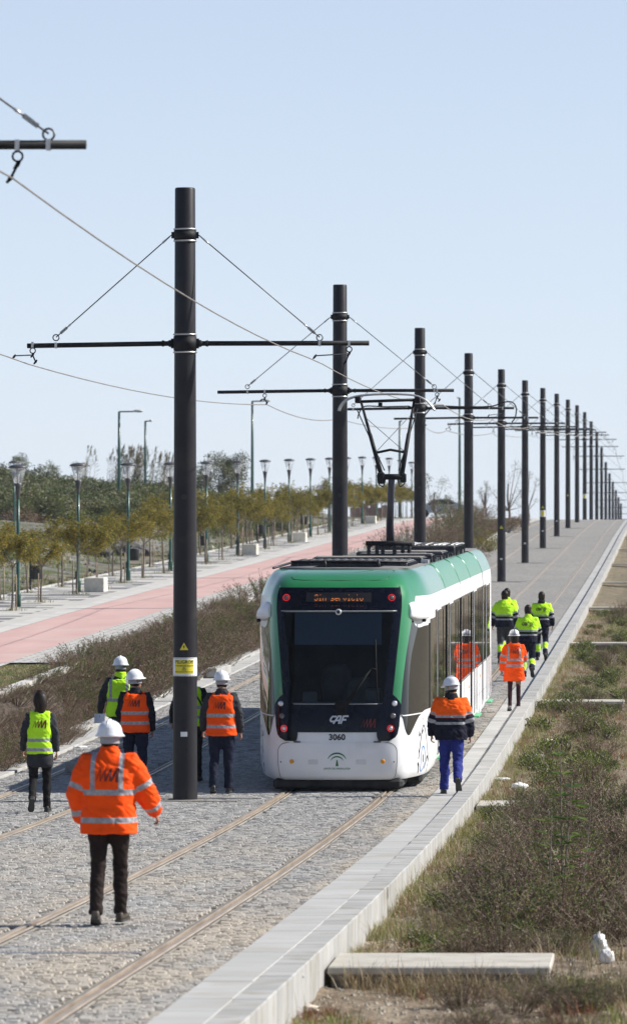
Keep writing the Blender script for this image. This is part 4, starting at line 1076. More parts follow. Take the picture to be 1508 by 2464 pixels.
# ================================================================ PEOPLE
def remesh(mb, voxel, smooth=3, fac=.5):
    me = mb.mesh('tmp', [], recalc=False) if False else None
    me = bpy.data.meshes.new('tmp'); me.from_pydata(mb.v, [], mb.f)
    bm = bmesh.new(); bm.from_mesh(me); bmesh.ops.recalc_face_normals(bm, faces=bm.faces); bm.to_mesh(me); bm.free()
    o = bpy.data.objects.new('tmp', me); C.objects.link(o)
    m = o.modifiers.new('r', 'REMESH'); m.mode = 'VOXEL'; m.voxel_size = voxel; m.use_smooth_shade = True
    if smooth: q = o.modifiers.new('s', 'SMOOTH'); q.iterations = smooth; q.factor = fac
    bpy.context.view_layer.update()
    out = bpy.data.meshes.new_from_object(o.evaluated_get(bpy.context.evaluated_depsgraph_get()))
    C.objects.unlink(o); bpy.data.objects.remove(o); bpy.data.meshes.remove(me)
    return out
def cloth(name, up, low=None, limb=None, rough=.8, nz=.25, band=(.36,.365,.385), emit=0):
    m, nt, b = newmat(name)
    def at(n): a = nt.nodes.new('ShaderNodeAttribute'); a.attribute_name = n; return a.outputs['Fac']
    def step(s, w_=.0015):
        r = nt.nodes.new('ShaderNodeMapRange'); r.inputs[1].default_value = -w_; r.inputs[2].default_value = w_; r.inputs[3].default_value = 1; r.inputs[4].default_value = 0; nt.links.new(s, r.inputs[0]); return r.outputs[0]
    c = mixc(nt, 1., up, ramp(nt, tex(nt, 9, 5), [(.3,(.9,.9,.9)),(.7,(1.06,1.06,1.06))]), 'MULTIPLY')
    if low is not None: c = mixc(nt, step(at('f_low')), c, low)
    bd = step(at('f_band')); c = mixc(nt, bd, c, mixc(nt, 1., band, ramp(nt, tex(nt, 25, 4), [(.35,(.7,.7,.7)),(.65,(1.15,1.15,1.15))]), 'MULTIPLY'))
    nt.links.new(c, b.inputs['Base Color'])
    r = nt.nodes.new('ShaderNodeMapRange'); r.inputs[3].default_value = rough; r.inputs[4].default_value = .38; nt.links.new(bd, r.inputs[0]); nt.links.new(r.outputs[0], b.inputs['Roughness'])
    b.inputs['Specular IOR Level'].default_value = .18
    bump(nt, b, tex(nt, 38, 4), nz, .01); return m
OR, LI, NV = (1.0,.088,.004), (.52,.93,.03), (.008,.009,.022)
m_or = cloth('hivis_orange', OR); m_li = cloth('hivis_lime', LI); m_ornv = cloth('hivis_orange_navy', (1.,.12,.006), NV); m_linv = cloth('hivis_lime_navy', LI, NV)
m_drk = cloth('dark_jacket_cloth', (.012,.013,.02)); m_gry = cloth('charcoal_jacket_cloth', (.035,.036,.042)); m_jn = cloth('dark_jeans', (.010,.014,.032)); m_blk = cloth('black_trousers', (.010,.009,.010))
m_brn = cloth('dark_brown_trousers', (.022,.014,.012)); m_blu = cloth('blue_work_trousers', (.022,.032,.20)); m_nvt = cloth('navy_work_trousers', (.009,.010,.024), LI); m_gyt = cloth('grey_work_trousers', (.05,.05,.05), LI)
m_mar = cloth('maroon_leggings', (.035,.012,.018))
m_skin = M_('skin', (.28,.14,.095), (.36,.19,.13), rough=.55, scale=18, spec=.4)
m_hair = M_('dark_hair', (.008,.005,.004), (.025,.014,.009), rough=.5, spec=.25, scale=(60,60,8), bmp=.5, bscale=70, bdist=.01)
m_helm = M_('white_helmet', (.72,.74,.78), (.80,.81,.84), rough=.32, scale=6, coat=.4)
m_strap = M_('helmet_strap', (.30,.31,.33), (.38,.39,.4), rough=.6, scale=8); m_bstr = M_('black_strap', (.015,.015,.018), rough=.6)
m_shoe = M_('shoe_leather', (.012,.011,.012), (.03,.028,.026), rough=.55, scale=30); m_sole = M_('shoe_sole', (.03,.03,.03), (.06,.058,.055), rough=.85, scale=40)
m_shoeb = M_('brown_shoe', (.05,.035,.025), (.09,.07,.05), rough=.6, scale=30); m_shoeg = M_('grey_boot', (.16,.16,.16), (.25,.25,.25), rough=.8, scale=20)
m_eye = M_('eye', (.5,.48,.45), rough=.2); m_paper = M_('paper', (.65,.67,.85), (.8,.8,.85), rough=.7, scale=9)
m_coll = M_('pale_label', (.6,.6,.58), rough=.7)

def sup(cx, cy, z, rx, ry, n=28, e=2.4):
    out = []
    for k in range(n):
        t = 2*math.pi*k/n; c, s = math.cos(t), math.sin(t)
        out.append(Vector((cx+rx*math.copysign(abs(c)**(2/e), c), cy+ry*math.copysign(abs(s)**(2/e), s), z)))
    return out
def seg_d(p, a, b):
    d = b-a; L = d.length; t = max(0, min(1, (p-a).dot(d)/(L*L))); return (p-(a+d*t)).length, t*L
def person(label, cat, X, Y, zg, h, pose, outfit, yaw=0, group='railway workers walking beside the tram'):
    k = h/1.80
    root = thing('person', label, cat, (X, Y, zg), R(yaw), group)
    P = dict(rl=(5,5,0), ll=(-5,5,0), ra=(5,12,15), la=(-5,12,15), head=0, tilt=0, lean=2, bulk=1., voxel=.014, hipw=1., slv=1.)
    P.update(pose); O = dict(top='jacket', top_mat=m_or, hem=.80, bands=[], vert=[], arm_bands=[], low=None, arm_low=None, trousers=m_brn, leg_bands=[], leg_low=None, shoes=m_shoe,
                             helmet='white', inner=None, hair='short', legw=1., collar=1.575, logo=None, flare=0.); O.update(outfit)
    bulk = P['bulk']; lean = math.radians(P['lean'])
    hip = Vector((0,0,.93))
    def up(z, x=0, y=0): # torso leaning
        d = z-.93; return Vector((x, y*math.cos(lean)+d*math.sin(lean), .93+d*math.cos(lean)))
    # legs
    legs = []
    for s_, key in ((1,'rl'),(-1,'ll')):
        a, kn, fp = P[key][:3]; ab = P[key][3] if len(P[key]) > 3 else 1.5
        a, b_ = R(a), R(a-kn); sx = math.sin(R(ab))*s_
        H = Vector((s_*.092*P['hipw'], 0, .93)); K_ = H+Vector((sx, math.sin(a), -math.cos(a)))*.44; A = K_+Vector((sx*.3, math.sin(b_), -math.cos(b_)))*.405
        f = R(fp); fd = Vector((s_*.12, math.cos(f), math.sin(f))).normalized(); legs.append((H, K_, A, fd, s_))
    low = 9
    for H, K_, A, fd, s_ in legs:
        un = Vector((0,-fd.z,fd.y)).normalized(); heel = A-fd*.065-un*.085; toe = A+fd*.185-un*.085; low = min(low, heel.z, toe.z)
    def T(v): return (v-Vector((0,0,low)))*k
    # arms
    arms = []
    for s_, key in ((1,'ra'),(-1,'la')):
        fw, ab, el = P[key][:3]; el_in = P[key][3] if len(P[key]) > 3 else 0
        Sh = up(1.435, s_*.178*bulk**.5, .0); a = R(fw); b_ = R(ab)
        d1 = Vector((s_*math.sin(b_), math.sin(a)*math.cos(b_), -math.cos(a)*math.cos(b_))); E = Sh+d1*.29
        a2 = R(fw+el); b2 = R(ab*.35-el_in); d2 = Vector((s_*math.sin(b2), math.sin(a2)*math.cos(b2), -math.cos(a2)*math.cos(b2))); W = E+d2*.25
        arms.append((Sh, E, W, d2, s_))
    # ---------------- body (one continuous skin)
    b = MB(); hy = R(P['head']); ht = R(P['tilt'])
    HCn = up(1.66, 0, .015)
    Rm = Matrix.Rotation(-hy, 3, 'Z') @ Matrix.Rotation(-ht, 3, 'X')
    def hd(v): return Rm @ (Vector(v)) + HCn
    HP = [(-.125,.028,.062,-.02),(-.115,.045,.082,-.01),(-.09,.060,.090,.045),(-.06,.067,.092,.075),(-.03,.071,.093,.088),(0,.074,.094,.095),(.03,.077,.096,.099),(.06,.077,.094,.099),(.09,.070,.083,.090),(.115,.052,.062,.068),(.130,.028,.035,.038),(.136,.006,.008,.008)]
    def hring(z, rx, yf, yb, o=0., t0=0, t1=2*math.pi, n=24):
        out = []
        for q in range(n):
            t = t0+(t1-t0)*q/(n if t1-t0 > 6.2 else n-1); c, s = math.cos(t), math.sin(t)
            ry = (yf if s > 0 else max(yb, .02)); out.append((c*(rx+o), s*(ry+o), z))
        return out
    b.loft([[T(hd(p)) for p in hring(*q)] for q in HP])
    b.loft([[T(hd((x*wd, y_, z))) for x, y_ in ((-.012,.07),(.012,.07),(.006,.07+pr),(-.006,.07+pr))] for z, wd, pr in ((-.045,1.0,.030),(-.035,1.3,.046),(-.02,1.1,.042),(.01,.7,.028),(.03,.6,.02))])
    for s_ in (-1,1):
        b.loft([[T(hd((s_*(.076+.010*o_), -.005+ry*math.cos(t)*1.0, -.005+1.6*ry*math.sin(t)))) for t in [2*math.pi*q/10 for q in range(10)]] for o_, ry in ((-.6,.016),(.4,.018),(1.1,.021),(1.4,.014))])
    b.tube([T(up(1.40)), T(up(1.50,0,.0)), T(hd((0,-.015,-.06)))], [.075*k,.060*k,.056*k], n=16)
    b.loft([[T(up(z, p.x, p.y)) for p in sup(0,0,0,rx*bulk,ry*bulk)] for z, rx, ry in ((.86,.10,.08),(.95,.145,.10),(1.08,.125,.09),(1.25,.145,.10),(1.40,.15,.085),(1.47,.08,.06))])
    for H, K_, A, fd, s_ in legs: b.tube([T(H+Vector((0,0,.03))), T(H.lerp(K_,.5)), T(K_), T(K_.lerp(A,.35)), T(A)], [.075*k,.066*k,.047*k,.048*k,.034*k], n=14); b.tube([T(A), T(A+fd*.1-Vector((0,0,.04)))], [.035*k,.03*k], n=10)
    for Sh, E, W, d2, s_ in arms:
        b.tube([T(up(1.42, s_*.06)), T(Sh), T(Sh.lerp(E,.5)), T(E), T(E.lerp(W,.35)), T(W)], [.06*k,.055*k,.045*k,.038*k,.038*k,.026*k], n=12)
        fwd = (Vector((0,1,0))-d2*d2.y).normalized(); inn = d2.cross(fwd)*(1 if s_ > 0 else -1)
        if inn.x*s_ > 0: inn = -inn
        pc = W+d2*.055
        b.loft([[T(W+d2*u+fwd*(w_*math.cos(t))+inn*(.014*math.sin(t)+.004)) for t in [2*math.pi*q/14 for q in range(14)]] for u, w_ in ((-.01,.026),(.02,.034),(.05,.041),(.085,.042),(.10,.036))])
        for q, (of, L) in enumerate(((.031,.070),(.011,.079),(-.010,.074),(-.030,.058))):
            cu = .35+.12*q; p0 = W+d2*.092+fwd*of+inn*.004
            dd1 = (d2*math.cos(cu)+inn*math.sin(cu)+fwd*of*1.2).normalized(); dd2 = (d2*math.cos(cu*2.4)+inn*math.sin(cu*2.4)).normalized(); dd3 = (d2*math.cos(cu*3.6)+inn*math.sin(cu*3.6)).normalized()
            p1 = p0+dd1*L*.45; p2 = p1+dd2*L*.33; p3 = p2+dd3*L*.25
            b.tube([T(p0-d2*.015), T(p0), T(p1), T(p2), T(p3)], [.0095*k,.0095*k,.009*k,.0085*k,.006*k], n=8)
        p0 = W+d2*.028+fwd*.03; t1 = (d2*.75+fwd*.55+inn*.35).normalized(); t2 = (d2*.95+fwd*.15+inn*.4).normalized()
        b.tube([T(p0), T(p0+t1*.035), T(p0+t1*.035+t2*.028), T(p0+t1*.035+t2*.05)], [.013*k,.011*k,.0105*k,.008*k], n=8)
    me = remesh(b, .0068*k, 2, .4); me.materials.append(m_skin); me.name = 'body'
    bo = bpy.data.objects.new('body', me); C.objects.link(bo); bo.parent = root
    e = MB()
    for s_ in (-1,1):
        c_ = T(hd((s_*.031,.086,.0))); e.lathe([(.001,-.01),(.008,-.006),(.010,0),(.008,.006),(.001,.01)], c=c_, n=8)
    e.build('eyes', m_eye, root)
    # ---------------- hair
    hm = MB()
    o_ = .011
    if O['hair'] in ('short','long'):
        a0, a1 = R(178), R(362)
        rows = []
        zl = [-.085,-.06,-.03,0,.03,.06,.09,.115,.130,.137]
        def pr(z): return [_hermite([q[0] for q in HP], [q[j] for q in HP], z) for j in (1,2,3)]
        for z in zl:
            rx, yf, yb = pr(min(z,.134)); top = z > .05
            rows.append(hring(z+(.012 if z > .12 else 0), rx, yf, max(yb,.05), o_, *(a0-R(14), a1+R(10)) if z < .04 else (R(90), R(450)), n=28))
        lower = [r for r, z in zip(rows, zl) if z < .04]; upper = [r for r, z in zip(rows, zl) if z >= .03]
        def close(rr, full):
            hm.grid([[T(hd(p)) for p in (r+[r[0]] if full else r)] for r in rr])
            hm.grid([[T(hd((p[0]*.9, p[1]*.9, p[2]))) for p in (r+[r[0]] if full else r)] for r in rr], flip=True)
            for idx in (0, -1):
                r = rr[idx]; r = r+[r[0]] if full else r
                hm.grid([[T(hd(p)) for p in r], [T(hd((p[0]*.9,p[1]*.9,p[2]))) for p in r]])
            if not full:
                for j in (0,-1): hm.grid([[T(hd(r[j])) for r in rr], [T(hd((r[j][0]*.9,r[j][1]*.9,r[j][2]))) for r in rr]])
        close(lower+[hring(.04, *pr(.04), o_, a0-R(14), a1+R(10), n=28)], False)
        hm.loft([[T(hd(p)) for p in hring(z+(.01 if z>.12 else 0), *pr(min(z,.134)), o_)] for z in (.035,.06,.09,.115,.130,.136)])
        if O['hair'] == 'long':
            hm.loft([[T(hd((cx+w_*math.cos(t), cy+d_*math.sin(t), z))) for t in [2*math.pi*q/18 for q in range(18)]] for z, w_, d_, cx, cy in ((.11,.060,.05,0,-.04),(.05,.092,.07,0,-.045),(-.02,.104,.078,0,-.05),(-.09,.094,.066,.008,-.06),(-.15,.070,.05,.014,-.07),(-.20,.048,.035,.022,-.085),(-.25,.02,.015,.03,-.09))])
        hmo = hm.build('hair', m_hair, root, recalc=True)
    # ---------------- helmet
    if O['helmet']:
        q = MB(); base = .030
        def hr(z, s_, fx=0.): return [T(hd((math.cos(t)*(.106*s_+fx*.3), (-.004)+math.sin(t)*(.128*s_)+(fx if math.sin(t) > .5 else 0)*max(0, (math.sin(t)-.3)), z))) for t in [2*math.pi*i/32 for i in range(32)]]
        rings = [hr(base-.004, 1.0), hr(base-.012, 1.09, .06), hr(base-.006, 1.115, .065), hr(base+.010, 1.07, .02), hr(base+.03, 1.045), hr(base+.06, 1.0), hr(base+.085, .91), hr(base+.107, .76), hr(base+.123, .55), hr(base+.132, .3), hr(base+.135, .05)]
        q.loft(rings, cap=True)
        for x_ in (-.028, 0, .028):
            pts = []
            for i in range(17):
                t = R(18+144*i/16); zz = base+.02+.120*math.sin(t)*(1-.12*(x_/.028)**2); yy_ = -.004-.124*math.cos(t); pts.append(T(hd((x_*(.6+.4*math.sin(t)), yy_, zz))))
            q.tube(pts, [.011*k]*len(pts), n=6)
        hl = q.build('helmet', m_helm, root)
        q = MB()
        q.loft([[T(hd((math.cos(t)*.088, -.004+math.sin(t)*.108, z))) for t in [2*math.pi*i/24 for i in range(24)]] for z in (-.045,-.040,-.012,.02)])
        q.build('helmet_band', m_strap if O['helmet'] == 'white' else m_bstr, root)
        if O['helmet'] == 'taped':
            q = MB()
            q.tube([T(hd((math.cos(t)*.112, -.004+math.sin(t)*.136, base+.026))) for t in [2*math.pi*i/24 for i in range(25)]], .009*k, n=6)
            q.tube([T(hd((.02*math.cos(R(a_)), -.004-.134*math.cos(R(a_)), base+.02+.126*math.sin(R(a_))))) for a_ in range(5,176,10)], .009*k, n=6); q.build('helmet_tape', m_bstr, root)
    # ---------------- garments
    def torso_rings(hem, flare, g, collar):
        base_ = [(hem, .205+flare, .150+flare*.8), ((hem+1.08)/2, .205+flare*.5, .150+flare*.4), (1.08,.203,.142), (1.20,.212,.148), (1.32,.222,.150), (1.40,.215,.135), (1.455,.165,.108), (1.50,.098,.088)]
        return [(z, (rx+g)*bulk, (ry+g)*bulk) for z, rx, ry in base_] + [(collar-.02, .080+g*.5, .080+g*.5), (collar, .076+g*.5, .078+g*.5)]
    def finish(me, name, mat, fields, wr, seed):
        n = len(me.vertices); co = np.empty(n*3, dtype=np.float32); me.vertices.foreach_get('co', co); no = np.empty(n*3, dtype=np.float32); me.vertices.foreach_get('normal', no)
        co = co.reshape(-1,3); no = no.reshape(-1,3); fb = np.ones(n, dtype=np.float32); flo = np.ones(n, dtype=np.float32)
        for i in range(n):
            p = Vector(co[i].tolist())
            q = p/k+Vector((0,0,low)); fb[i], flo[i] = fields(q)
            d = noise.noise(Vector((q.x*7+seed, q.y*7, q.z*9)))*.010 + (1-abs(noise.noise(Vector((q.x*9+seed, q.y*9, q.z*17+q.x*8)))))**4*.008*-1 + noise.noise(Vector((q.x*22, q.y*22+seed, q.z*26)))*.003
            co[i] += no[i]*d*wr*1.35
        me.vertices.foreach_set('co', co.reshape(-1))
        for nm, arr in (('f_band', fb), ('f_low', flo)):
            a = me.attributes.new(nm, 'FLOAT', 'POINT'); a.data.foreach_set('value', arr)
        me.materials.append(mat); me.name = name; me.update()
        o = bpy.data.objects.new(name, me); C.objects.link(o); o.parent = root; return o
    def band_field(q, bands, verts_, armb, low_, armlow, sleeves=True):
        # distances in metres; negative inside
        zz = .93+(q.z-.93)/math.cos(lean); best = 9; s_arm = None
        if sleeves:
            for Sh, E, W, d2, s_ in arms:
                d1_, t1 = seg_d(q, Sh, E); dd2, t2 = seg_d(q, E, W+d2*.05); t2 += .29
                dm, t = (d1_, t1) if d1_ < dd2 else (dd2, t2)
                if dm < .115 and (abs(q.x)*1.0 > abs(Sh.x)*.90 + max(0,(1.30-zz))*.02 or dm < .055) and q.x*s_ > 0 and t > .03: s_arm = t
        if s_arm is not None:
            for a, b2 in armb: best = min(best, abs(s_arm-(a+b2)/2)-(b2-a)/2)
            lo_ = (armlow-s_arm) if armlow is not None else 1.
            # negative when beyond armlow
            return best, lo_
        for a, b2 in bands: best = min(best, abs(zz-(a+b2)/2)-(b2-a)/2)
        for x_, w_, za in verts_:
            if zz > za: best = min(best, abs(abs(q.x)-x_)-w_/2)
        return best, (zz-low_ if low_ is not None else 1.)
    def make_top(name, mat, hem, flare, g, collar, sleeves, bands, vert, armb, low_, armlow, wr=1., seed=0):
        b = MB(); n_ = 32
        b.loft([[T(up(z, p.x, p.y)) for p in sup(0,0,0,rx,ry,n_)] for z, rx, ry in torso_rings(hem, flare, g, collar)])
        if sleeves:
            for Sh, E, W, d2, s_ in arms:
                r_ = (g+.0)
                b.tube([T(up(1.40, s_*.07)), T(Sh+Vector((0,0,-.01))), T(Sh.lerp(E,.45)), T(E), T(E.lerp(W,.5)), T(W+d2*.02)], [q_*k*P['slv'] for q_ in ((.085+r_)*bulk,(.082+r_)*bulk,(.074+r_)*bulk,(.068+r_)*bulk,(.062+r_)*bulk,(.050+r_))], n=18)
        me = remesh(b, P['voxel']*k, 4, .5)
        return finish(me, name, mat, lambda q: band_field(q, bands, vert, armb, low_, armlow, sleeves), wr, seed)
    sd_ = abs(hash(label)) % 50 if False else (sum(map(ord, label)) % 50)
    if O['top'] == 'vest':
        make_top('jacket', O['inner'] or m_drk, O['hem']-.02, 0, 0.0, 1.56, True, [], [], [], None, None, seed=sd_)
        # vest: torso shell that ends at the shoulders
        b = MB(); rings = []
        for z, rx, ry in torso_rings(O['hem'], .012, .014, 1.49):
            if z > 1.47: continue
            rings.append([T(up(z, max(-.172*bulk, min(.172*bulk, p.x)) if z > 1.22 else p.x*(.97), p.y)) for p in sup(0,0,0,rx,ry*(1.03),32)])
        rings.append([T(up(1.485, p.x, p.y)) for p in sup(0,0,0,.105,.092,32)]); 
        b.loft(rings)
        for s_ in (-1,1): b.loft([[T(up(z, s_*x_+w_*math.cos(t), d_*math.sin(t))) for t in [2*math.pi*i/14 for i in range(14)]] for z, x_, w_, d_ in ((1.36,.11,.05,.128),(1.42,.112,.05,.118),(1.47,.11,.045,.09),(1.495,.105,.035,.06))])
        me = remesh(b, P['voxel']*k*.8, 2, .5)
        finish(me, 'vest', O['top_mat'], lambda q: band_field(q, O['bands'], O['vert'], [], None, None, False), .7, sd_+3)
        if O.get('lime_collar'):
            q = MB(); q.loft([[T(up(z, p.x, p.y)) for p in sup(0,0,0,r_,r_,20)] for z, r_ in ((1.46,.105),(1.50,.098),(1.56,.092),(1.575,.086))]); me2 = remesh(q, .012*k, 2); finish(me2, 'collar', O['top_mat'], lambda q: (1.,1.), .5, 2)
    else:
        make_top('jacket', O['top_mat'], O['hem'], O['flare'], .010, O['collar'], True, O['bands'], O['vert'], O['arm_bands'], O['low'], O['arm_low'], seed=sd_)
    # trousers
    b = MB(); lw = O['legw']
    b.loft([[T(Vector((p.x, p.y, z))) for p in sup(0,0,0,rx*P['hipw'],ry,24)] for z, rx, ry in ((.84,.150,.115),(.92,.172,.130),(1.0,.165,.122),(1.06,.150,.11))])
    for H, K_, A, fd, s_ in legs: b.tube([T(H+Vector((0,0,.02))), T(H.lerp(K_,.35)), T(H.lerp(K_,.7)), T(K_), T(K_.lerp(A,.3)), T(K_.lerp(A,.7)), T(A+(A-K_).normalized()*.025)], [.098*k*lw**.5,.095*k*lw,.081*k*lw,.070*k*lw,.071*k*lw,.066*k*lw,.064*k*lw], n=18)
    me = remesh(b, P['voxel']*k*.95, 3, .5)
    def leg_field(q):
        best = 9; lo_ = 1.; bd = None
        for H, K_, A, fd, s_ in legs:
            d1_, t1 = seg_d(q, H, K_); d2_, t2 = seg_d(q, K_, A); t2 += .44
            dm, t = (d1_, t1) if d1_ < d2_ else (d2_, t2)
            if q.x*s_ > -.02 and (bd is None or dm < bd): bd = dm; tt = t
        if bd is None: return 9, 1.
        for a, b2 in O['leg_bands']: best = min(best, abs(tt-(a+b2)/2)-(b2-a)/2)
        if O['leg_low']: a, b2 = O['leg_low']; lo_ = abs(tt-(a+b2)/2)-(b2-a)/2
        return best, lo_
    finish(me, 'trousers', O['trousers'], leg_field, .9 if lw > .9 else .3, sd_+9)
    # shoes
    for H, K_, A, fd, s_ in legs:
        un = fd.cross(Vector((1,0,0))*1); un = (Vector((1,0,0)).cross(fd)).normalized(); sdv = fd.cross(un)
        q = MB(); rings = []
        for u, w_, hh in ((-.07,.022,.05),(-.055,.034,.075),(-.02,.040,.10),(.03,.040,.095),(.08,.043,.070),(.13,.046,.052),(.17,.038,.040),(.19,.020,.026)):
            ring = []
            for i in range(14):
                t = 2*math.pi*i/14; c_, s2 = math.cos(t), math.sin(t)
                ring.append(T(A+fd*u+sdv*w_*math.copysign(abs(c_)**.7,c_)+un*(-.072+hh/2+(hh/2)*math.copysign(abs(s2)**.7,s2))))
            rings.append(ring)
        q.loft(rings, mi=0)
        rings = []
        for u, w_ in ((-.075,.026),(-.06,.038),(-.02,.042),(.03,.040),(.08,.046),(.13,.050),(.17,.042),(.195,.022)):
            rings.append([T(A+fd*u+sdv*w_*a_+un*b_) for a_, b_ in ((-1,-.086),(1,-.086),(1,-.066),(-1,-.066))])
        q.loft(rings, mi=1, smooth=False)
        q.build('shoe', [O['shoes'], m_sole], root, recalc=True)
    bpy.context.view_layer.update()
    return dict(root=root, T=T, up=up, k=k, low=low, arms=arms, hd=hd, bulk=bulk)
def back_decal(pr, build, name, mat, zc, x0=0):
    """project a flat stroke drawing on to the back of the outer garment"""
    root = pr['root']; tgt = [c for c in root.children if c.name.startswith('vest')] or [c for c in root.children if c.name.startswith('jacket')]
    me = tgt[0].data; bvh = BVHTree.FromPolygons([v.co.copy() for v in me.vertices], [tuple(p.vertices) for p in me.polygons]); k = pr['k']
    zoff = pr['low']*k
    def surf(x, z):
        hit = bvh.ray_cast(Vector((x*k, -1.5, z*k-zoff)), Vector((0,1,0)))
        return None if hit[0] is None else hit[0]+Vector((0,-.006,0))
    return build(surf, zc, x0, root, name, mat)
def mm_logo(sc=.15, lean_=0):
    def f(surf, zc, x0, root, name, mat):
        return strokes([(w1,[((x-.5)*1.9, y-.5) for x, y in l]) for w1, l in MML], .1, name, mat, x0, zc, 0, sc=sc*.68, surf=surf, parent=root)
    return f
def maker_logo(surf, zc, x0, root, name, mat):
    strokes([[((x-.55)*1.6, y-.45) for x, y in l] for l in CAFL], .2, name, mat, x0-.075, zc, 0, sc=.085, surf=surf, parent=root)
    c = [(.5*math.cos(t), .5*math.sin(t)) for t in [2*math.pi*i/12 for i in range(13)]]
    strokes([c, [(-.15,0),(.15,0)]], .24, 'round_emblem', mat, x0+.085, zc+.005, 0, sc=.062, surf=surf, parent=root)
    strokes([[(-.5,0),(.5,0)]], .12, 'small_print', mat, x0+.085, zc-.045, 0, sc=.09, surf=surf, parent=root)
for nm_, c_ in (('plain_charcoal',m_gry),('plain_dark',m_drk)): pass
m_gryp = M_('plain_charcoal', (.030,.031,.036), (.04,.041,.047), rough=.85, spec=.2, scale=9, bmp=.3, bscale=40); m_drkp = M_('plain_dark', (.010,.011,.016), (.014,.015,.02), rough=.85, spec=.2, scale=9)
def gz(x, y):
    if x > -3.515 and x < -2.87: return zt(y)+.031+(up(y) if x > -3.12 else 0)
    return zt(y)+.004
VB = [(.955,1.005),(1.10,1.15)]
# 1 big orange jacket in front
p1 = person('man in a bulky orange jacket, white helmet and dark brown trousers, nearest to the camera', 'person', -5.05, 47.6, gz(-5,47.6), 1.80,
  dict(rl=(10,8,4,0), ll=(-8,12,-16,-.5), ra=(12,26,26,-6), la=(-2,21,14,17), lean=3, bulk=1.13, voxel=.0115, head=5, slv=1.22),
  dict(top_mat=m_or, hem=.80, flare=.02, collar=1.60, bands=[(1.155,1.205),(.905,.955)], vert=[(.130,.045,1.16)], arm_bands=[(.20,.25),(.43,.48)], trousers=m_brn, shoes=m_shoeb, legw=1.0), yaw=-3)
back_decal(p1, mm_logo(.165), 'jacket_emblem', m_lred, 1.335, .01)
# 2 woman in lime vest, left
p2 = person('woman with long dark hair, lime vest over a dark coat, at the left edge', 'person', -8.72, 73.2, gz(-8.7,73.2), 1.69,
  dict(rl=(6,6,2), ll=(-8,38,-48), ra=(-6,12,10), la=(8,14,16), lean=1, bulk=.88, hipw=.92),
  dict(top='vest', top_mat=m_li, inner=m_gry, hem=.86, bands=[(.90,.948),(1.04,1.088)], helmet=None, hair='long', trousers=m_blk, legw=.95), yaw=4)
back_decal(p2, mm_logo(.16), 'vest_emblem', m_lred, 1.30, .0)
# the coat skirt below the vest
q = MB(); q.loft([[p2['T'](Vector((p.x, p.y, z))) for p in sup(0,0,0,rx,ry,24)] for z, rx, ry in ((.66,.185,.13),(.72,.195,.138),(.80,.195,.14),(.92,.18,.13))]); q.build('coat_skirt', m_gryp, p2['root'])
# 3 man with lime vest behind the hard-hatted orange vest
p3 = person('helmeted man in a lime vest with grey straps, holding papers beside the hedge', 'person', -8.94, 86, gz(-8.9,86), 1.83,
  dict(rl=(8,8,2), ll=(-6,16,-16), ra=(0,12,20), la=(-8,22,12), bulk=1.03),
  dict(top='vest', top_mat=m_li, inner=m_gry, hem=.86, bands=[(1.10,1.15)], vert=[(.135,.05,1.11)], trousers=m_gry, lime_collar=True), yaw=-4)
w_ = p3['arms'][1]; q = MB(); hp = w_[2]+w_[3]*.12
rw = [[p3['T'](hp+Vector((-.07+.17*u, -.07+.03*math.sin(u*3), -.05+.15*v))) for u in lin(0,1,5)] for v in (0,.5,1)]
for r_, fl in ((rw, False), ([[p+Vector((0,.004,0)) for p in r] for r in rw], True)): q.grid(r_, flip=fl)
q.build('papers', m_paper, None); pa = bpy.data.objects['papers']; pa.location = p3['root'].location; pa.rotation_euler = p3['root'].rotation_euler; tag(pa, 'sheet of pale papers held low by the man in the lime vest with grey straps', 'papers')
# 4 orange vest, looking right
p4 = person('man in an orange vest over black clothes, helmeted head turned to the right', 'person', -8.09, 80, gz(-8.1,80), 1.79,
  dict(rl=(-12,14,-20), ll=(8,6,2), ra=(-4,12,18), la=(6,10,25,8), head=62, tilt=-4, bulk=1.04),
  dict(top='vest', top_mat=m_or, hem=.87, bands=[(.995,1.045),(1.145,1.195)], trousers=m_jn, legw=1.08), yaw=6)
back_decal(p4, mm_logo(.145), 'vest_emblem', m_lred, 1.315, -.02)
# 5 hidden by the mast
p5 = person('person in a lime vest with black sleeves, almost hidden behind the nearest mast', 'person', -7.47, 82.5, gz(-7.5,82.5), 1.78,
  dict(rl=(6,6,2), ll=(-5,12,-10), ra=(-3,22,20), la=(3,20,22), bulk=1.0), dict(top='vest', top_mat=m_li, hem=.87, bands=[(.995,1.045),(1.145,1.195)], trousers=m_blk))
q = MB(); q.box((.26,.02,.92), (.16,.26,.22), bev=.04); q.tube([(.24,.0,1.02),(.16,-.155,1.25),(.05,-.14,1.42),(-.08,-.05,1.50)], .014, n=6); q.build('shoulder_bag', m_bstr, None)
o = bpy.data.objects['shoulder_bag']; o.location = p5['root'].location; tag(o, 'black shoulder bag carried by the person behind the nearest mast', 'bag')
# 6 orange vest next to the tram
p6 = person('man in an orange vest and white helmet walking between the nearest mast and the tram', 'person', -6.70, 79.0, gz(-6.7,79), 1.80,
  dict(rl=(5,8,2), ll=(-3,14,-10), ra=(-6,16,16), la=(4,17,20), bulk=1.06, lean=2),
  dict(top='vest', top_mat=m_or, hem=.85, bands=[(.965,1.015),(1.13,1.18)], trousers=m_jn, legw=1.10, inner=m_gry), yaw=-2)
back_decal(p6, mm_logo(.145), 'vest_emblem', m_lred, 1.305, -.01)
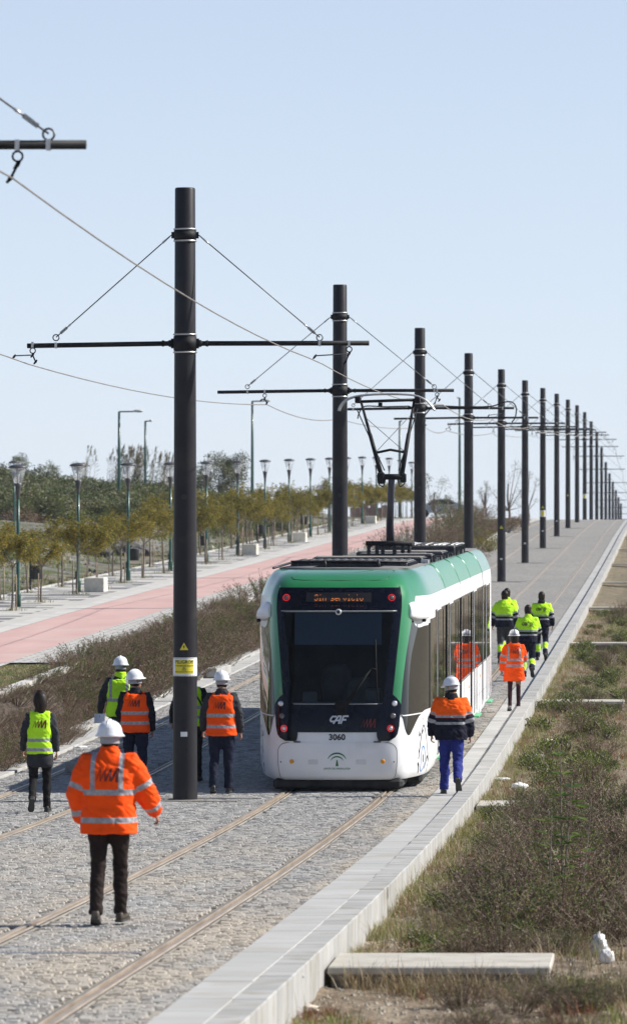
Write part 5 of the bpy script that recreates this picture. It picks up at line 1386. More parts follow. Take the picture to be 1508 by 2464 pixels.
# 7 right-hand man on the kerb
p7 = person('man in orange and navy jacket, blue trousers and white helmet, looking left on the kerb', 'person', -3.235, 78.2, gz(-3.3,78.2), 1.72,
  dict(rl=(-8,42,-62), ll=(8,4,0), ra=(-3,16,18), la=(4,17,16), head=-52, tilt=8, bulk=1.16, lean=3),
  dict(top_mat=m_ornv, hem=.84, flare=.005, low=1.19, bands=[(1.195,1.235),(1.085,1.125)], arm_low=.215, arm_bands=[(.17,.21),(.28,.32)], trousers=m_blu, legw=1.14, collar=1.53), yaw=2)
q = MB(); q.loft([[p7['T'](p7['up'](z, p.x, p.y-.005)) for p in sup(0,0,0,r_,r_*1.0,20)] for z, r_ in ((1.475,.118),(1.51,.105),(1.555,.094),(1.57,.088))]); q.build('collar', m_drkp, p7['root'])
# 8 woman in the long orange coat
p8 = person('woman in a long orange coat and a white helmet with black tape', 'person', -3.18, 108, gz(-3.2,108), 1.64,
  dict(rl=(6,4,0), ll=(-4,8,-6), ra=(24,10,52,20), la=(-6,16,14), bulk=1.0, hipw=.9, lean=0),
  dict(top_mat=m_or, hem=.66, flare=.035, collar=1.56, bands=[(.985,1.035),(1.115,1.165)], vert=[(.130,.04,1.12)], arm_bands=[(.20,.25),(.33,.38)], trousers=m_mar, legw=.74, helmet='taped', hair='long', shoes=m_shoeg), yaw=2)
back_decal(p8, mm_logo(.155), 'coat_emblem', m_lred, 1.33, .0)
q = MB(); q.loft([[p8['T'](p8['up'](z, p.x, p.y-.015)) for p in sup(0,0,0,r_*1.25,r_,20)] for z, r_ in ((1.43,.13),(1.47,.125),(1.50,.105),(1.515,.08))]); me2 = remesh(q, .012, 1); me2.materials.append(m_or); o = bpy.data.objects.new('hood', me2); C.objects.link(o); o.parent = p8['root']
a_ = me2.attributes.new('f_band','FLOAT','POINT'); a_.data.foreach_set('value', [1.]*len(me2.vertices))
LT = dict(low=1.155, bands=[(1.16,1.195),(1.06,1.095)], arm_low=.22, arm_bands=[(.18,.215),(.285,.32)], helmet=None, hem=.88)
LG = dict(leg_bands=[(.50,.525),(.70,.725)], leg_low=(.52,.705))
# 9 broad man, lime and navy, grey trousers
p9 = person('broad bareheaded man in a lime and navy jacket and grey trousers, behind the tram', 'person', -4.22, 135, gz(-4.2,135), 1.84,
  dict(rl=(10,8,2), ll=(-8,14,-16), ra=(-4,18,20), la=(6,18,18), head=-25, bulk=1.12), dict(top_mat=m_linv, trousers=m_gyt, legw=1.15, **LG, **LT))
p10 = person('bareheaded man in lime and navy with black lettering, just ahead of the orange-coated woman', 'person', -3.33, 124, gz(-3.33,124), 1.76,
  dict(rl=(-8,48,-60), ll=(10,6,2), ra=(14,14,62,22), la=(14,14,62,22), lean=6, tilt=16, bulk=1.08), dict(top_mat=m_linv, trousers=m_nvt, legw=1.12, **LG, **LT))
back_decal(p10, maker_logo, 'back_lettering', m_ink, 1.33)
p11 = person('bareheaded man in lime and navy with a dark collar, farthest right of the group', 'person', -3.30, 136, gz(-3.3,136), 1.77,
  dict(rl=(-12,26,-40), ll=(12,8,2), ra=(-6,16,22), la=(8,14,20), lean=4, bulk=1.06), dict(top_mat=m_linv, trousers=m_nvt, legw=1.1, **LG, **LT), yaw=0)
back_decal(p11, maker_logo, 'back_lettering', m_ink, 1.33)
q = MB(); q.loft([[p11['T'](p11['up'](z, p.x, p.y)) for p in sup(0,0,0,r_,r_,20)] for z, r_ in ((1.49,.112),(1.52,.10),(1.58,.09))]); q.build('collar', m_drkp, p11['root'])
p12 = person('dark-haired man just ahead of the broad bareheaded man, mostly hidden by him', 'person', -4.27, 138.6, gz(-4.2,138), 1.83,
  dict(rl=(8,8,2), ll=(-6,14,-10)), dict(top_mat=m_linv, trousers=m_nvt, **LG, **LT))
# ================================================================ VEGETATION AND STREET FURNITURE
rv = random.Random(21)
m_bark = M_('bark', (.10,.08,.065), (.22,.185,.15), rough=.9, scale=(14,14,3), bmp=.6, bscale=30)
m_stake = M_('wooden_stake', (.22,.17,.12), (.32,.26,.19), rough=.85, scale=(20,20,2))
m_twig = leafmat('dry_twigs', [(.09,.062,.048),(.15,.105,.08),(.22,.165,.125)], trans=0)
m_dryl = leafmat('dry_seed_heads', [(.085,.05,.038),(.17,.105,.075),(.27,.185,.13),(.42,.32,.23)], trans=.15)
m_grnl = leafmat('green_leaves', [(.035,.06,.014),(.075,.115,.024),(.14,.185,.04),(.23,.26,.08)], trans=.3)
m_yell = leafmat('yellowing_leaves', [(.085,.10,.022),(.165,.15,.028),(.27,.205,.032),(.42,.30,.06)], trans=.45)
m_olive = leafmat('olive_leaves', [(.07,.085,.045),(.12,.14,.075),(.18,.185,.105),(.25,.235,.15)], trans=.25)
m_darkg = leafmat('dark_evergreen', [(.04,.055,.028),(.065,.085,.04),(.10,.115,.055)], trans=.15)
m_grass = leafmat('grass_blades', [(.08,.13,.02),(.16,.21,.045),(.27,.27,.10),(.38,.32,.18)], trans=.3)
m_straw = leafmat('straw', [(.20,.15,.09),(.34,.27,.17),(.46,.38,.26)], trans=.2)
m_redl_ = leafmat('red_weed', [(.14,.05,.03),(.26,.10,.06),(.12,.12,.03)], trans=.2)
def leaf(mb, p, d, L, w_, mi, r_):
    d = d.normalized(); s_ = d.cross(Vector((r_.uniform(-1,1), r_.uniform(-1,1), r_.uniform(-1,1))));
    if s_.length < 1e-4: s_ = d.orthogonal()
    s_.normalize(); o = len(mb.v); m_ = p+d*L*.5
    mb.v += [tuple(p), tuple(m_+s_*w_*.5), tuple(p+d*L), tuple(m_-s_*w_*.5)]; mb.f.append((o,o+1,o+2,o+3)); mb.m.append(mi); mb.sm.append(False)
def rdir(r_, upb=0.): 
    v = Vector((r_.gauss(0,1), r_.gauss(0,1), r_.gauss(0,1)+upb)); return v.normalized()
def twig(mb, p, q, r0, r1, mi=0, n=3): mb.tube([p, q], [r0, r1], n=n, mi=mi, cap=False, smooth=False)
# ---- dry shrub: many upright wiry stems with seed heads, a green heart
def dry_shrub(seed, h, rad, ns, green, lsz=.016, dens=19):
    r_ = random.Random(seed); tw = MB(); lf = MB()
    for i in range(ns):
        a = r_.uniform(0, 2*math.pi); q = r_.random()**.6; base = Vector((math.cos(a)*q*rad*.35, math.sin(a)*q*rad*.35, -.03))
        d = Vector((math.cos(a)*q*rad, math.sin(a)*q*rad, h*(1-.35*q*q)*r_.uniform(.65,1.08))); mid = base+d*.5+Vector((r_.gauss(0,.03), r_.gauss(0,.03), .04))
        pts = [base, mid, base+d+Vector((r_.gauss(0,.03), r_.gauss(0,.03), 0))]
        tw.tube(pts, [.005,.0035,.0018], n=3, cap=False, smooth=False)
        isg = r_.random() < green
        for k in range(dens):
            t = r_.uniform(.25,1.02); p = pts[0].lerp(pts[1], t*2) if t < .5 else pts[1].lerp(pts[2], (t-.5)*2)
            ob = rdir(r_, .6); L = r_.uniform(.03,.10)*(1.1-.5*t); e = p+ob*L
            twig(tw, p, e, .002, .0012)
            for m in range(3 if not isg else 4):
                pp = p.lerp(e, r_.uniform(.4,1.)); leaf(lf, pp, rdir(r_, .5), lsz*r_.uniform(.7,1.6)*(1.5 if isg else 1), lsz*r_.uniform(.5,.9)*(1.1 if isg else 1), 1 if isg else 0, r_)
    return tw, lf
def shrub_thing(seed, *a, label='', cat='shrub', group=None, loc=(0,0,0), name='dry_shrub', mats=None, **k):
    t = thing(name, label, cat, loc, 0, group); tw, lf = dry_shrub(seed, *a, **k)
    tw.build('stems', m_twig, t); lf.build('foliage', mats or [m_dryl, m_grnl], t); return t
HL_ = 'wiry brown shrub in the dense dry hedge between the left kerb and the cycle path'
HG = 'shrubs of the hedge band along the left kerb'
var = [shrub_thing(100+i, .85, .55, 60, [.08,.18,.40,.12,.85,.10][i], label=HL_, group=HG, loc=(-11.9, 126+i*1.3, ground_z(-11.9, 126+i*1.3))) for i in range(6)]
gvar = var[4]
cnt = 0
for k in range(20):
    yy_ = 84+k*.7; x = -10.98+rv.uniform(-.12,.18); s_ = rv.uniform(.58,.78)*(1 if yy_ < 93 else .7)
    dup(var[rv.choice((0,1,2,4,5))], (x, yy_, zt(yy_)+.0), rv.uniform(0,6.28), scale=(s_*1.2,s_*1.2,s_))
HF = lambda y: _hermite([60,90,96,104,111,118,126,140,200,230,260,340],[.25,.36,.44,.60,.76,.84,.86,.80,.72,.9,1.15,1.2], y)
y = 84.
while y < 345:
    near = y < 152
    for row, xr in enumerate((-11.45,-11.95,-12.38) if near else (-11.6,-12.2)):
        if row == 2 and y < 76 and y > 50: pass
        x = xr+rv.uniform(-.2,.2); yy_ = y+rv.uniform(-.3,.3)
        if row == 0 and (86 < yy_ < 104) and rv.random() < .6: continue   # bare patch by the loose blocks
        v = var[rv.choice((0,1,2,3,5,2,1,4))]
        s_ = rv.uniform(.85,1.2)*(1.0 if near else 1.45)*HF(yy_)
        if yy_ > 180 and rv.random() < .35: continue
        if row == 0 and yy_ < 115: s_ = max(s_, .55)
        if row == 2: s_ *= .62
        if row == 2 and yy_ < 108: s_ = .30
        if row == 1: s_ *= .9
        dup(v, (x, yy_, ground_z(x, yy_)-.03), rv.uniform(0, 6.28), scale=(max(s_,.6 if yy_ < 108 else .7)*1.25, max(s_,.6 if yy_ < 108 else .7)*1.25, s_*rv.uniform(.9,1.15))); cnt += 1
    y += (.86 if 102 < y < 150 else 1.12) if near else 6.0
# ---- young street trees
def branchy(tw, lf, r_, p, d, L, rad, depth, leaffn, spread=.55, up=.25):
    n = 3; pts = [p]; dd = d.normalized()
    for i in range(n):
        dd = (dd+Vector((r_.gauss(0,.12), r_.gauss(0,.12), r_.gauss(0,.08)+up*.12))).normalized(); pts.append(pts[-1]+dd*L/n)
    tw.tube(pts, [rad*(1-.5*i/n) for i in range(n+1)], n=5 if depth > 1 else 3, cap=False)
    if depth <= 1: leaffn(pts, dd)
    if depth > 0:
        for k in range(r_.choice((2,3,3)) if depth > 1 else 3):
            t = r_.uniform(.45,1.); q = pts[min(n, int(t*n))]
            ax = rdir(r_); nd = (dd+ax*spread*1.4); nd.z = nd.z*.8+up*.3
            branchy(tw, lf, r_, q, nd, L*r_.uniform(.6,.8), rad*.55, depth-1, leaffn, spread, up)
def young_tree(seed, h, loc, label, group, name='young_tree', mats=None, leafn=4, stake=True, crownr=1.1, trunk=1.45):
    r_ = random.Random(seed); t = thing(name, label, 'tree', loc, 0, group); tw = MB(); lf = MB(); cr = MB()
    lx, ly = r_.uniform(-.12,.12), r_.uniform(-.1,.1)
    tp = [Vector((0,0,-.1)), Vector((lx*.4+r_.uniform(-.03,.03), ly*.4, trunk*.35)), Vector((lx*.6+r_.uniform(-.05,.05), ly*.8, trunk*.7)), Vector((lx, ly, trunk))]
    tw.tube(sp(tp, 3), [.042-.0022*i for i in range(10)], n=8); tw.build('trunk', m_bark, t)
    def lv(pts, dd):
        for p in pts[1:]:
            for q in range(leafn):
                # pinnate frond: a drooping rachis with leaflets
                rd = rdir(r_, .15); L = r_.uniform(.14,.26); e = p+rd*L+Vector((0,0,-L*.35)); m_ = p.lerp(e,.5)+Vector((0,0,L*.14))
                for s_ in range(5):
                    u = (s_+1)/5; a = p.lerp(m_, u*2) if u < .5 else m_.lerp(e, (u-.5)*2)
                    sd2 = rd.cross(Vector((0,0,1))).normalized() if rd.cross(Vector((0,0,1))).length > .01 else Vector((1,0,0))
                    for sg in (-1,1): leaf(lf, a, sd2*sg+rd*.4+Vector((0,0,-.3)), .062*r_.uniform(.8,1.3), .028, 0 if r_.random() < .8 else 1, r_)
    for k in range(5):
        a = 2*math.pi*k/5+r_.uniform(-.5,.5); d = Vector((math.cos(a)*crownr*.62, math.sin(a)*crownr*.62, r_.uniform(.5,.95)))
        branchy(cr, lf, r_, tp[-1]-Vector((0,0,r_.uniform(0,.18))), d, (h-trunk)*.55, .018, 2, lv)
    cr.build('branches', m_bark, t); lf.build('crown', mats or [m_yell, m_grnl], t)
    if stake:
        s_ = MB(); s_.tube([(-.16,-.05,-.1),(-.16+r_.uniform(-.03,.03),-.05,1.12)], .022, n=6); s_.build('stake', m_stake, t)
    return t
TG = 'young trees along the cycle path'
tv = [young_tree(40+i, 3.0+.12*i, (-18.2, 146.2, ground_z(-18.2,146.2)), '', TG, crownr=1.25) for i in range(4)]
LY = [149.4+15.2*i for i in range(16)]
used = False; placed = []
def tree_label(x, y):
    li = min(range(len(LY)), key=lambda i: abs(LY[i]-y)); side = 'just before' if y < LY[li] else 'just beyond'
    row = 'front-row' if x > -19 else 'back-row'
    return '%s young tree with yellowing leaves and a stake, standing %s the %s lamp of the path' % (row, side, ORD[li])
def tpos():
    out = []; y = 131.
    while y < 375:
        out.append((-18.25+rv.uniform(-.12,.12), y+rv.uniform(-.5,.5)))
        out.append((-19.75+rv.uniform(-.12,.12), y+rv.uniform(1.,2.4)))
        y += 7.6
    return out
LBL = {}
for i, (x, y) in enumerate(tpos()):
    li = min(range(len(LY)), key=lambda q: abs(LY[q]-y)); row = 'front row' if x > -19 else 'back row'; key = (li, y < LY[li], row); LBL[key] = LBL.get(key, 0)+1
    side = 'just before' if y < LY[li] else 'just beyond'
    lb = 'young yellowing tree in the %s, %s the %s path lamp%s' % (row, side, ORD[li], '' if LBL[key] == 1 else ', farther from it')
    s_ = rv.uniform(.85,1.05)
    s_ *= rv.choice((.82,.92,1.,1.08))
    if i < 4: o = tv[i]; o.location = (x, y, ground_z(x,y)); o['label'] = lb; o.rotation_euler = (0,0,rv.uniform(0,6.28)); 
    else: o = dup(tv[rv.randrange(4)], (x, y, ground_z(x,y)), rv.uniform(0,6.28), label=lb, scale=s_)
    placed.append((x,y))
# tufts of weeds in the tree pits
tf = MB(); r_ = random.Random(8)
def tuft(mb, c, n, h, spread, mi=0, w_=.008):
    for _ in range(n):
        a = r_.uniform(0,6.28); q = r_.random()*spread; b0 = Vector((c[0]+math.cos(a)*q, c[1]+math.sin(a)*q, c[2]-.01)); l = h*r_.uniform(.5,1.2)
        d = Vector((r_.gauss(0,.35), r_.gauss(0,.35), 1)).normalized(); s_ = Vector((-d.y, d.x, 0)); s_ = (s_.normalized() if s_.length > .01 else Vector((1,0,0)))*w_
        e = b0+d*l+Vector((d.x,d.y,0))*l*.4-Vector((0,0,l*.1)); m_ = b0+d*l*.55; o = len(mb.v)
        mb.v += [tuple(b0-s_*.5), tuple(b0+s_*.5), tuple(m_+s_*.4), tuple(m_-s_*.4), tuple(e)]; mb.f += [(o,o+1,o+2,o+3),(o+3,o+2,o+4)]; mb.m += [mi,mi]; mb.sm += [False,False]
for x, y in placed: tuft(tf, (x, y, ground_z(x,y)+.02), 60, .14, .45, 0, .012); tuft(tf, (x+.1, y-.2, ground_z(x,y)+.02), 12, .35, .3, 1, .01)
tag(tf.build('weeds', [m_grass, m_straw]), 'weeds and grass sprouting in the tree pits of the path', 'weeds', kind='stuff')
# ---- path lamps
m_lgr = M_('lamp_post_green', (.008,.055,.038), (.012,.075,.05), rough=.35, scale=3, coat=.3)
m_lcap = M_('lamp_cap_grey', (.05,.05,.055), (.08,.08,.085), rough=.4, scale=5)
gm, gnt, gb = newmat('lamp_glass'); trn = gnt.nodes.new('ShaderNodeBsdfTransparent'); trn.inputs[0].default_value = (.96,.97,.98,1); gls = gnt.nodes.new('ShaderNodeBsdfTranslucent'); gls.inputs[0].default_value = (.9,.92,.94,1)
gf_ = gnt.nodes.new('ShaderNodeFresnel'); gf_.inputs[0].default_value = 1.18; gmx = gnt.nodes.new('ShaderNodeMixShader'); gmx.inputs[0].default_value = .22; gnt.links.new(trn.outputs[0], gmx.inputs[1]); gnt.links.new(gls.outputs[0], gmx.inputs[2]); gnt.links.new(gmx.outputs[0], gnt.nodes['Material Output'].inputs[0])
def path_lamp(loc, label):
    t = thing('path_lamp', label, 'lamp post', loc, 0, 'path lamps in one row')
    m = MB(); m.lathe([(.085,-.1),(.085,.35),(.075,.38),(.055,.42),(.05,2.0),(.044,3.12)], n=12); m.box((-.075,0,.55),(.04,.1,.22)); m.build('post', m_lgr, t)
    m = MB(); m.lathe([(.045,3.06),(.05,3.15),(.085,3.40),(.115,3.50),(.10,3.505),(.0,3.50)], n=14); m.build('lamp_collar', m_lcap, t)
    m = MB(); m.lathe([(.115,3.50),(.17,3.70),(.235,3.95)], n=20, ); o = m.build('lamp_shade', gm, t)
    m = MB(); m.lathe([(.20,3.93),(.275,3.945),(.275,3.965),(.23,4.0),(.14,4.03),(.0,4.045)], n=20); m.build('lamp_cap', m_lcap, t)
    m = MB(); m.lathe([(.0,3.50),(.03,3.52),(.03,3.66),(.045,3.7),(.045,3.80),(.0,3.83)], n=10, mi=0); m.lathe([(.0,3.90),(.15,3.91),(.17,3.94),(.0,3.94)], n=12, mi=0)
    for k in range(3):
        a = 2*math.pi*k/3+.5; m.tube([(.118*math.cos(a),.118*math.sin(a),3.50),(.232*math.cos(a),.232*math.sin(a),3.95)], .007, n=4, mi=1)
    m.build('lamp_fitting', [m_galv, m_lcap], t); return t
L0 = None
for i, y in enumerate(LY):
    lb = '%s green path lamp from the left in the row beside the cycle path' % ('first' if i == 0 else ORD[i])
    x = -18.42
    if L0 is None: L0 = path_lamp((x, y, zp(y)), lb)
    else: dup(L0, (x, y, zp(y)), 0, label=lb)
y2 = 168.; xx = (33-1610)*y2*1.45/F
dup(L0, ((35-1610)*260/F, 260, HC-(1106-1330)*260/F*-1*-1 - 4.05 if False else HC+(1330-1108)*260/F-4.05), 0, label='lone lamp on the wild slope behind the nearest path lamp')
# ---- tall road lamps far behind
def road_lamp(px, py, Y, dirx, label, L=1.8):
    X = (px-1610)*Y/F; zt_ = HC+(1330-py)*Y/F; zb = ground_z(X, Y)-.2
    t = thing('road_lamp', label, 'street lamp', (X, Y, zb), 0, 'tall road lamps on the skyline'); H = zt_-zb
    m = MB(); m.lathe([(.13,0),(.12,.5),(.10,H*.5),(.07,H)], n=8); m.build('post', m_lgr, t)
    m = MB(); m.tube([(0,0,H-.02),(dirx*L*.65,0,H+.0)], .045, n=6); m.build('bracket_arm', m_lcap, t)
    m = MB(); m.loft([[(dirx*(L*.60+L*.4*u), w_*math.cos(q), H+.03+hh*math.sin(q)) for q in [2*math.pi*k/10 for k in range(10)]] for u, w_, hh in ((0,.05,.04),(.2,.14,.08),(.6,.17,.10),(.9,.12,.07),(1.,.03,.02))]); m.build('lamp_head', m_lcap2, t)
m_lcap2 = M_('lamp_head_grey', (.45,.46,.46), (.55,.55,.55), rough=.4, scale=4)
road_lamp(287, 990, 330, 1, 'tall road lamp with a long arm above the bushes, left of the nearest mast', 1.5)
road_lamp(350, 1013, 380, 1, 'tall road lamp with a short arm just left of the nearest mast', .5)
road_lamp(607, 965, 360, 1, 'tall road lamp with an arm between the nearest and the second mast', 1.25)
road_lamp(961, 1013, 390, 1, 'slim road lamp seen through the pantograph', .2)
road_lamp(1105, 957, 385, -1, 'tall road lamp just left of the fourth mast', .2)
# ---- blocks, bins
m_blk_c = M_('pale_concrete_block', (.58,.54,.45), (.68,.64,.55), rough=.9, scale=4, dirt=((.42,.38,.3), 3))
B0 = None
for i in (1,3,5,7,9,11):
    y = LY[i]+.6; x = -17.93; lb = 'pale concrete block at the foot of the %s path lamp' % ORD[i]
    if B0 is None:
        m = MB(); m.box((0,0,.22), (.62,1.1,.46), bev=.02); B0 = m.build('concrete_block', m_blk_c, None, loc=(x,y,zp(y))); tag(B0, lb, 'concrete block', 'concrete blocks beside the path')
    else: o = B0.copy(); C.objects.link(o); o.location = (x,y,zp(y)); o['label'] = lb
m_bin = M_('bin_dark', (.015,.017,.018), (.03,.032,.033), rough=.5, scale=6)
K0 = None
for i, y in enumerate((166.6,197,227,258,289)):
    lb = '%s dark litter bin on a post at the outer edge of the paving' % ('nearest' if i == 0 else ORD[i])
    if K0 is None:
        K0 = thing('litter_bin', lb, 'bin', (-19.95,y,zp(y)), 0, 'litter bins'); m = MB(); m.box((-.2,0,.5), (.06,.06,1.1)); m.box((-.1,0,.42),(.2,.03,.03)); m.build('post', m_bin, K0)
        m = MB(); m.lathe([(.15,.36),(.17,.38),(.18,.78),(.185,.80),(.16,.80),(.15,.4)], n=16); m.build('bucket', m_bin, K0)
    else: dup(K0, (-19.95,y,zp(y)), 0, label=lb)
# ---- dark rocks and rubble
m_rock = M_('dark_rock', (.035,.035,.04), (.14,.135,.13), rough=.9, scale=3, detail=8, bmp=.9, bscale=7, bdist=.1)
m_prock = M_('pale_rock', (.20,.18,.14), (.42,.38,.31), rough=.95, scale=3, detail=8, bmp=.8, bscale=9, bdist=.06)
def rock(seed, r, mat, loc, label, group, sx=1, sy=1, sz=.7, name='rock'):
    q = random.Random(seed); bm = bmesh.new(); bmesh.ops.create_icosphere(bm, subdivisions=3, radius=1)
    for v in bm.verts:
        n_ = v.co.normalized(); d = 1+.32*noise.noise(n_*1.3+Vector((seed,0,0)))+.14*noise.noise(n_*3.5+Vector((0,seed,0)))
        # chop planes for facets
        for a in range(5):
            pn = Vector((math.sin(seed+a*2.1), math.cos(seed*1.7+a*1.3), math.sin(a*1.9+seed*.6))).normalized(); dt = n_.dot(pn)*d
            if dt > .74: d *= .74/dt
        v.co = Vector((n_.x*sx, n_.y*sy, n_.z*sz))*d*r
    me = bpy.data.meshes.new(name); bm.to_mesh(me); bm.free(); me.materials.append(mat)
    o = bpy.data.objects.new(name, me); C.objects.link(o); o.location = loc; tag(o, label, 'rock', group); return o
def at(px, Y): X = (px-1610)*Y/F; return X
for i, (px, Y, r, lb) in enumerate(((236,232,.62,'leftmost dark boulder of the rubble pile behind the young trees'),(262,236,.85,'biggest dark boulder of the rubble pile behind the young trees'),(292,240,.75,'dark boulder on the right shoulder of the rubble pile'),(318,236,.42,'small brown boulder right of the rubble pile'),(340,238,.40,'low brown boulder at the right end of the rubble pile'),(443,262,.45,'dark boulder hidden beside the nearest mast'))):
    X = at(px, Y); rock(3+i*5, r, m_rock, (X, Y, ground_z(X,Y)+r*.35), lb, 'boulders', sx=1.2)
rb = MB(); r_ = random.Random(77)
for k in range(900):
    Y = r_.uniform(165, 330); X = -20.8-r_.random()**1.3*12; s_ = r_.uniform(.04,.16); z = ground_z(X,Y)
    vs = [(X+s_*math.cos(a)*r_.uniform(.6,1.2), Y+s_*math.sin(a)*r_.uniform(.6,1.2), z-.02) for a in (0,1.2,2.4,3.7,5.)]; t_ = (X+r_.uniform(-.3,.3)*s_, Y, z+s_*r_.uniform(.5,1.))
    rb.add(vs+[t_], [(0,1,5),(1,2,5),(2,3,5),(3,4,5),(4,0,5)], 0 if r_.random() < .6 else 1)
tag(rb.build('rubble', [m_rock, m_prock]), 'broken stones scattered over the grey waste ground left of the path', 'rubble', kind='stuff')
# ---- wild hillside on the left: bushes of several kinds
def bush(seed, h, rad, nl, mats, label, group, name='bush', lsz=.09, airy=.0, loc=(0,0,0), cat='bush'):
    r_ = random.Random(seed); t = thing(name, label, cat, loc, 0, group); st_ = MB(); lf = MB(); blobs = []
    for k in range(9):
        a = r_.uniform(0,6.28); q = r_.random()**.5; c = Vector((math.cos(a)*q*rad*.7, math.sin(a)*q*rad*.7, h*r_.uniform(.35,.8)*(1-.3*q))); blobs.append((c, r_.uniform(.3,.5)*rad))
        st_.tube([(0,0,-.1), (c.x*.4,c.y*.4,c.z*.5), tuple(c), tuple(c+Vector((r_.gauss(0,.1),r_.gauss(0,.1),.3*rad)))], [.05,.035,.02,.008], n=4, cap=False)
    for k in range(nl):
        c, rr_ = r_.choice(blobs); d = rdir(r_, .2); p = c+Vector((d.x, d.y, d.z*.8))*rr_*(r_.random()**.35)*r_.uniform(.85,1.25)
        if p.z < .02: p.z = r_.uniform(.02,.3)
        leaf(lf, p, (d+rdir(r_)*.8), lsz*r_.uniform(.7,1.4), lsz*.5, r_.choice(range(len(mats))) if len(mats) > 1 and r_.random() < .5 else 0, r_)
    st_.build('stems', m_bark, t); lf.build('foliage', mats, t); return t
BG = 'bushes covering the wild slope on the left'
bl = {'o':'olive green wild bush of the thicket on the far left slope', 'd':'dark green wild bush of the thicket on the far left slope', 'b':'brown dry wild bush of the thicket on the far left slope', 'g':'low fresh green bush at the foot of the thicket on the far left slope'}
bv = {'o':[bush(200+i, 2.6, 1.9, 2600, [m_olive,m_grnl], bl['o'], BG, lsz=.15) for i in range(2)], 'd':[bush(210+i, 2.6, 2.0, 2600, [m_darkg,m_olive], bl['d'], BG, lsz=.15) for i in range(2)],
      'b':[bush(220, 1.5, 1.4, 1800, [m_dryl,m_twig], bl['b'], BG, lsz=.10)], 'g':[bush(230, 1.2, 1.3, 1500, [m_grnl,m_olive], bl['g'], BG, lsz=.11)]}
hb = random.Random(31); usedv = set(); nb = 0
for k in range(215):
    Y = hb.uniform(285, 400); px = hb.uniform(-60, 700); X = at(px, Y)
    if X > -22.5: continue
    front = (Y < 310)
    kind = hb.choice('bbgo') if front else hb.choice('oobbobodb')
    hh = hb.uniform(.6,.95)
    if 430 < px < 700: hh *= .75
    src = hb.choice(bv[kind])
    s_ = hh*(1.0 if front else 1.15)
    if px > 560: s_ *= .7
    loc = (X, Y, ground_z(X,Y)-.1)
    if src.name not in usedv: usedv.add(src.name); src.location = loc; src.scale = (s_*1.3,s_*1.3,s_); src['label'] = bl[kind]
    else: dup(src, loc, hb.uniform(0,6.28), label=bl[kind], scale=(s_*1.35,s_*1.35,s_))
# larger tree rising behind
def big_tree(seed, px, Y, pytop, rad, mats, label, nl=5200, lsz=.16, airy=False, trunk=.35):
    X = at(px, Y); zb = ground_z(X,Y)-.1; H = HC+(1330-pytop)*Y/F-zb; r_ = random.Random(seed)
    t = thing('tree', label, 'tree', (X,Y,zb)); tw = MB(); lf = MB(); br_ = MB()
    tw.tube(sp([(0,0,-.2),(.1,0,H*.2),(-.05,.1,H*.4),(0,0,H*.6)],3), [.02*H*(1-.06*i) for i in range(10)], n=8); tw.build('trunk', m_bark, t); blobs = []
    for k in range(16 if not airy else 12):
        a = r_.uniform(0,6.28); q = r_.random()**.6; c = Vector((math.cos(a)*q*rad, math.sin(a)*q*rad, H*r_.uniform(trunk,.9)*(1-.12*q))); blobs.append((c, rad*r_.uniform(.22,.38)))
        br_.tube([(0,0,H*.25), (c.x*.5,c.y*.5,(c.z+H*.25)*.5), tuple(c)], [.008*H,.005*H,.002*H], n=4, cap=False)
        if airy:
            for j in range(5): e = c+rdir(r_,.5)*rad*.35; br_.tube([tuple(c), tuple(e)], [.0016*H,.0008*H], n=3, cap=False)
    for k in range(nl):
        c, rr_ = r_.choice(blobs); d = rdir(r_, .15); leaf(lf, c+d*rr_*r_.random()**.4*r_.uniform(.8,1.4), d+rdir(r_)*.9, lsz*r_.uniform(.7,1.4), lsz*.45, 0 if r_.random()<.75 else len(mats)-1, r_)
    br_.build('branches', m_bark, t); lf.build('crown', mats, t); return t
big_tree(1, 528, 400, 1078, 2.3, [m_olive,m_darkg], 'large rounded grey-green tree on the skyline between the nearest and second mast', nl=9000, lsz=.15, trunk=.2)
big_tree(2, 470, 405, 1105, 1.6, [m_olive,m_darkg], 'grey-green tree on the skyline hidden partly by the nearest mast', nl=4000, lsz=.15, trunk=.2)
big_tree(3, 45, 400, 1082, 1.0, [m_olive,m_grnl], 'thin-leaved tree poking above the thicket behind the nearest path lamp', nl=1300, lsz=.12, airy=True, trunk=.4)
big_tree(4, 115, 402, 1105, 1.0, [m_olive,m_grnl], 'thin-leaved tree above the thicket, second from the left', nl=1300, lsz=.12, airy=True, trunk=.4)
big_tree(5, 200, 405, 1098, .9, [m_olive,m_grnl], 'thin-leaved tree above the thicket beside the second path lamp', nl=900, lsz=.12, airy=True, trunk=.4)
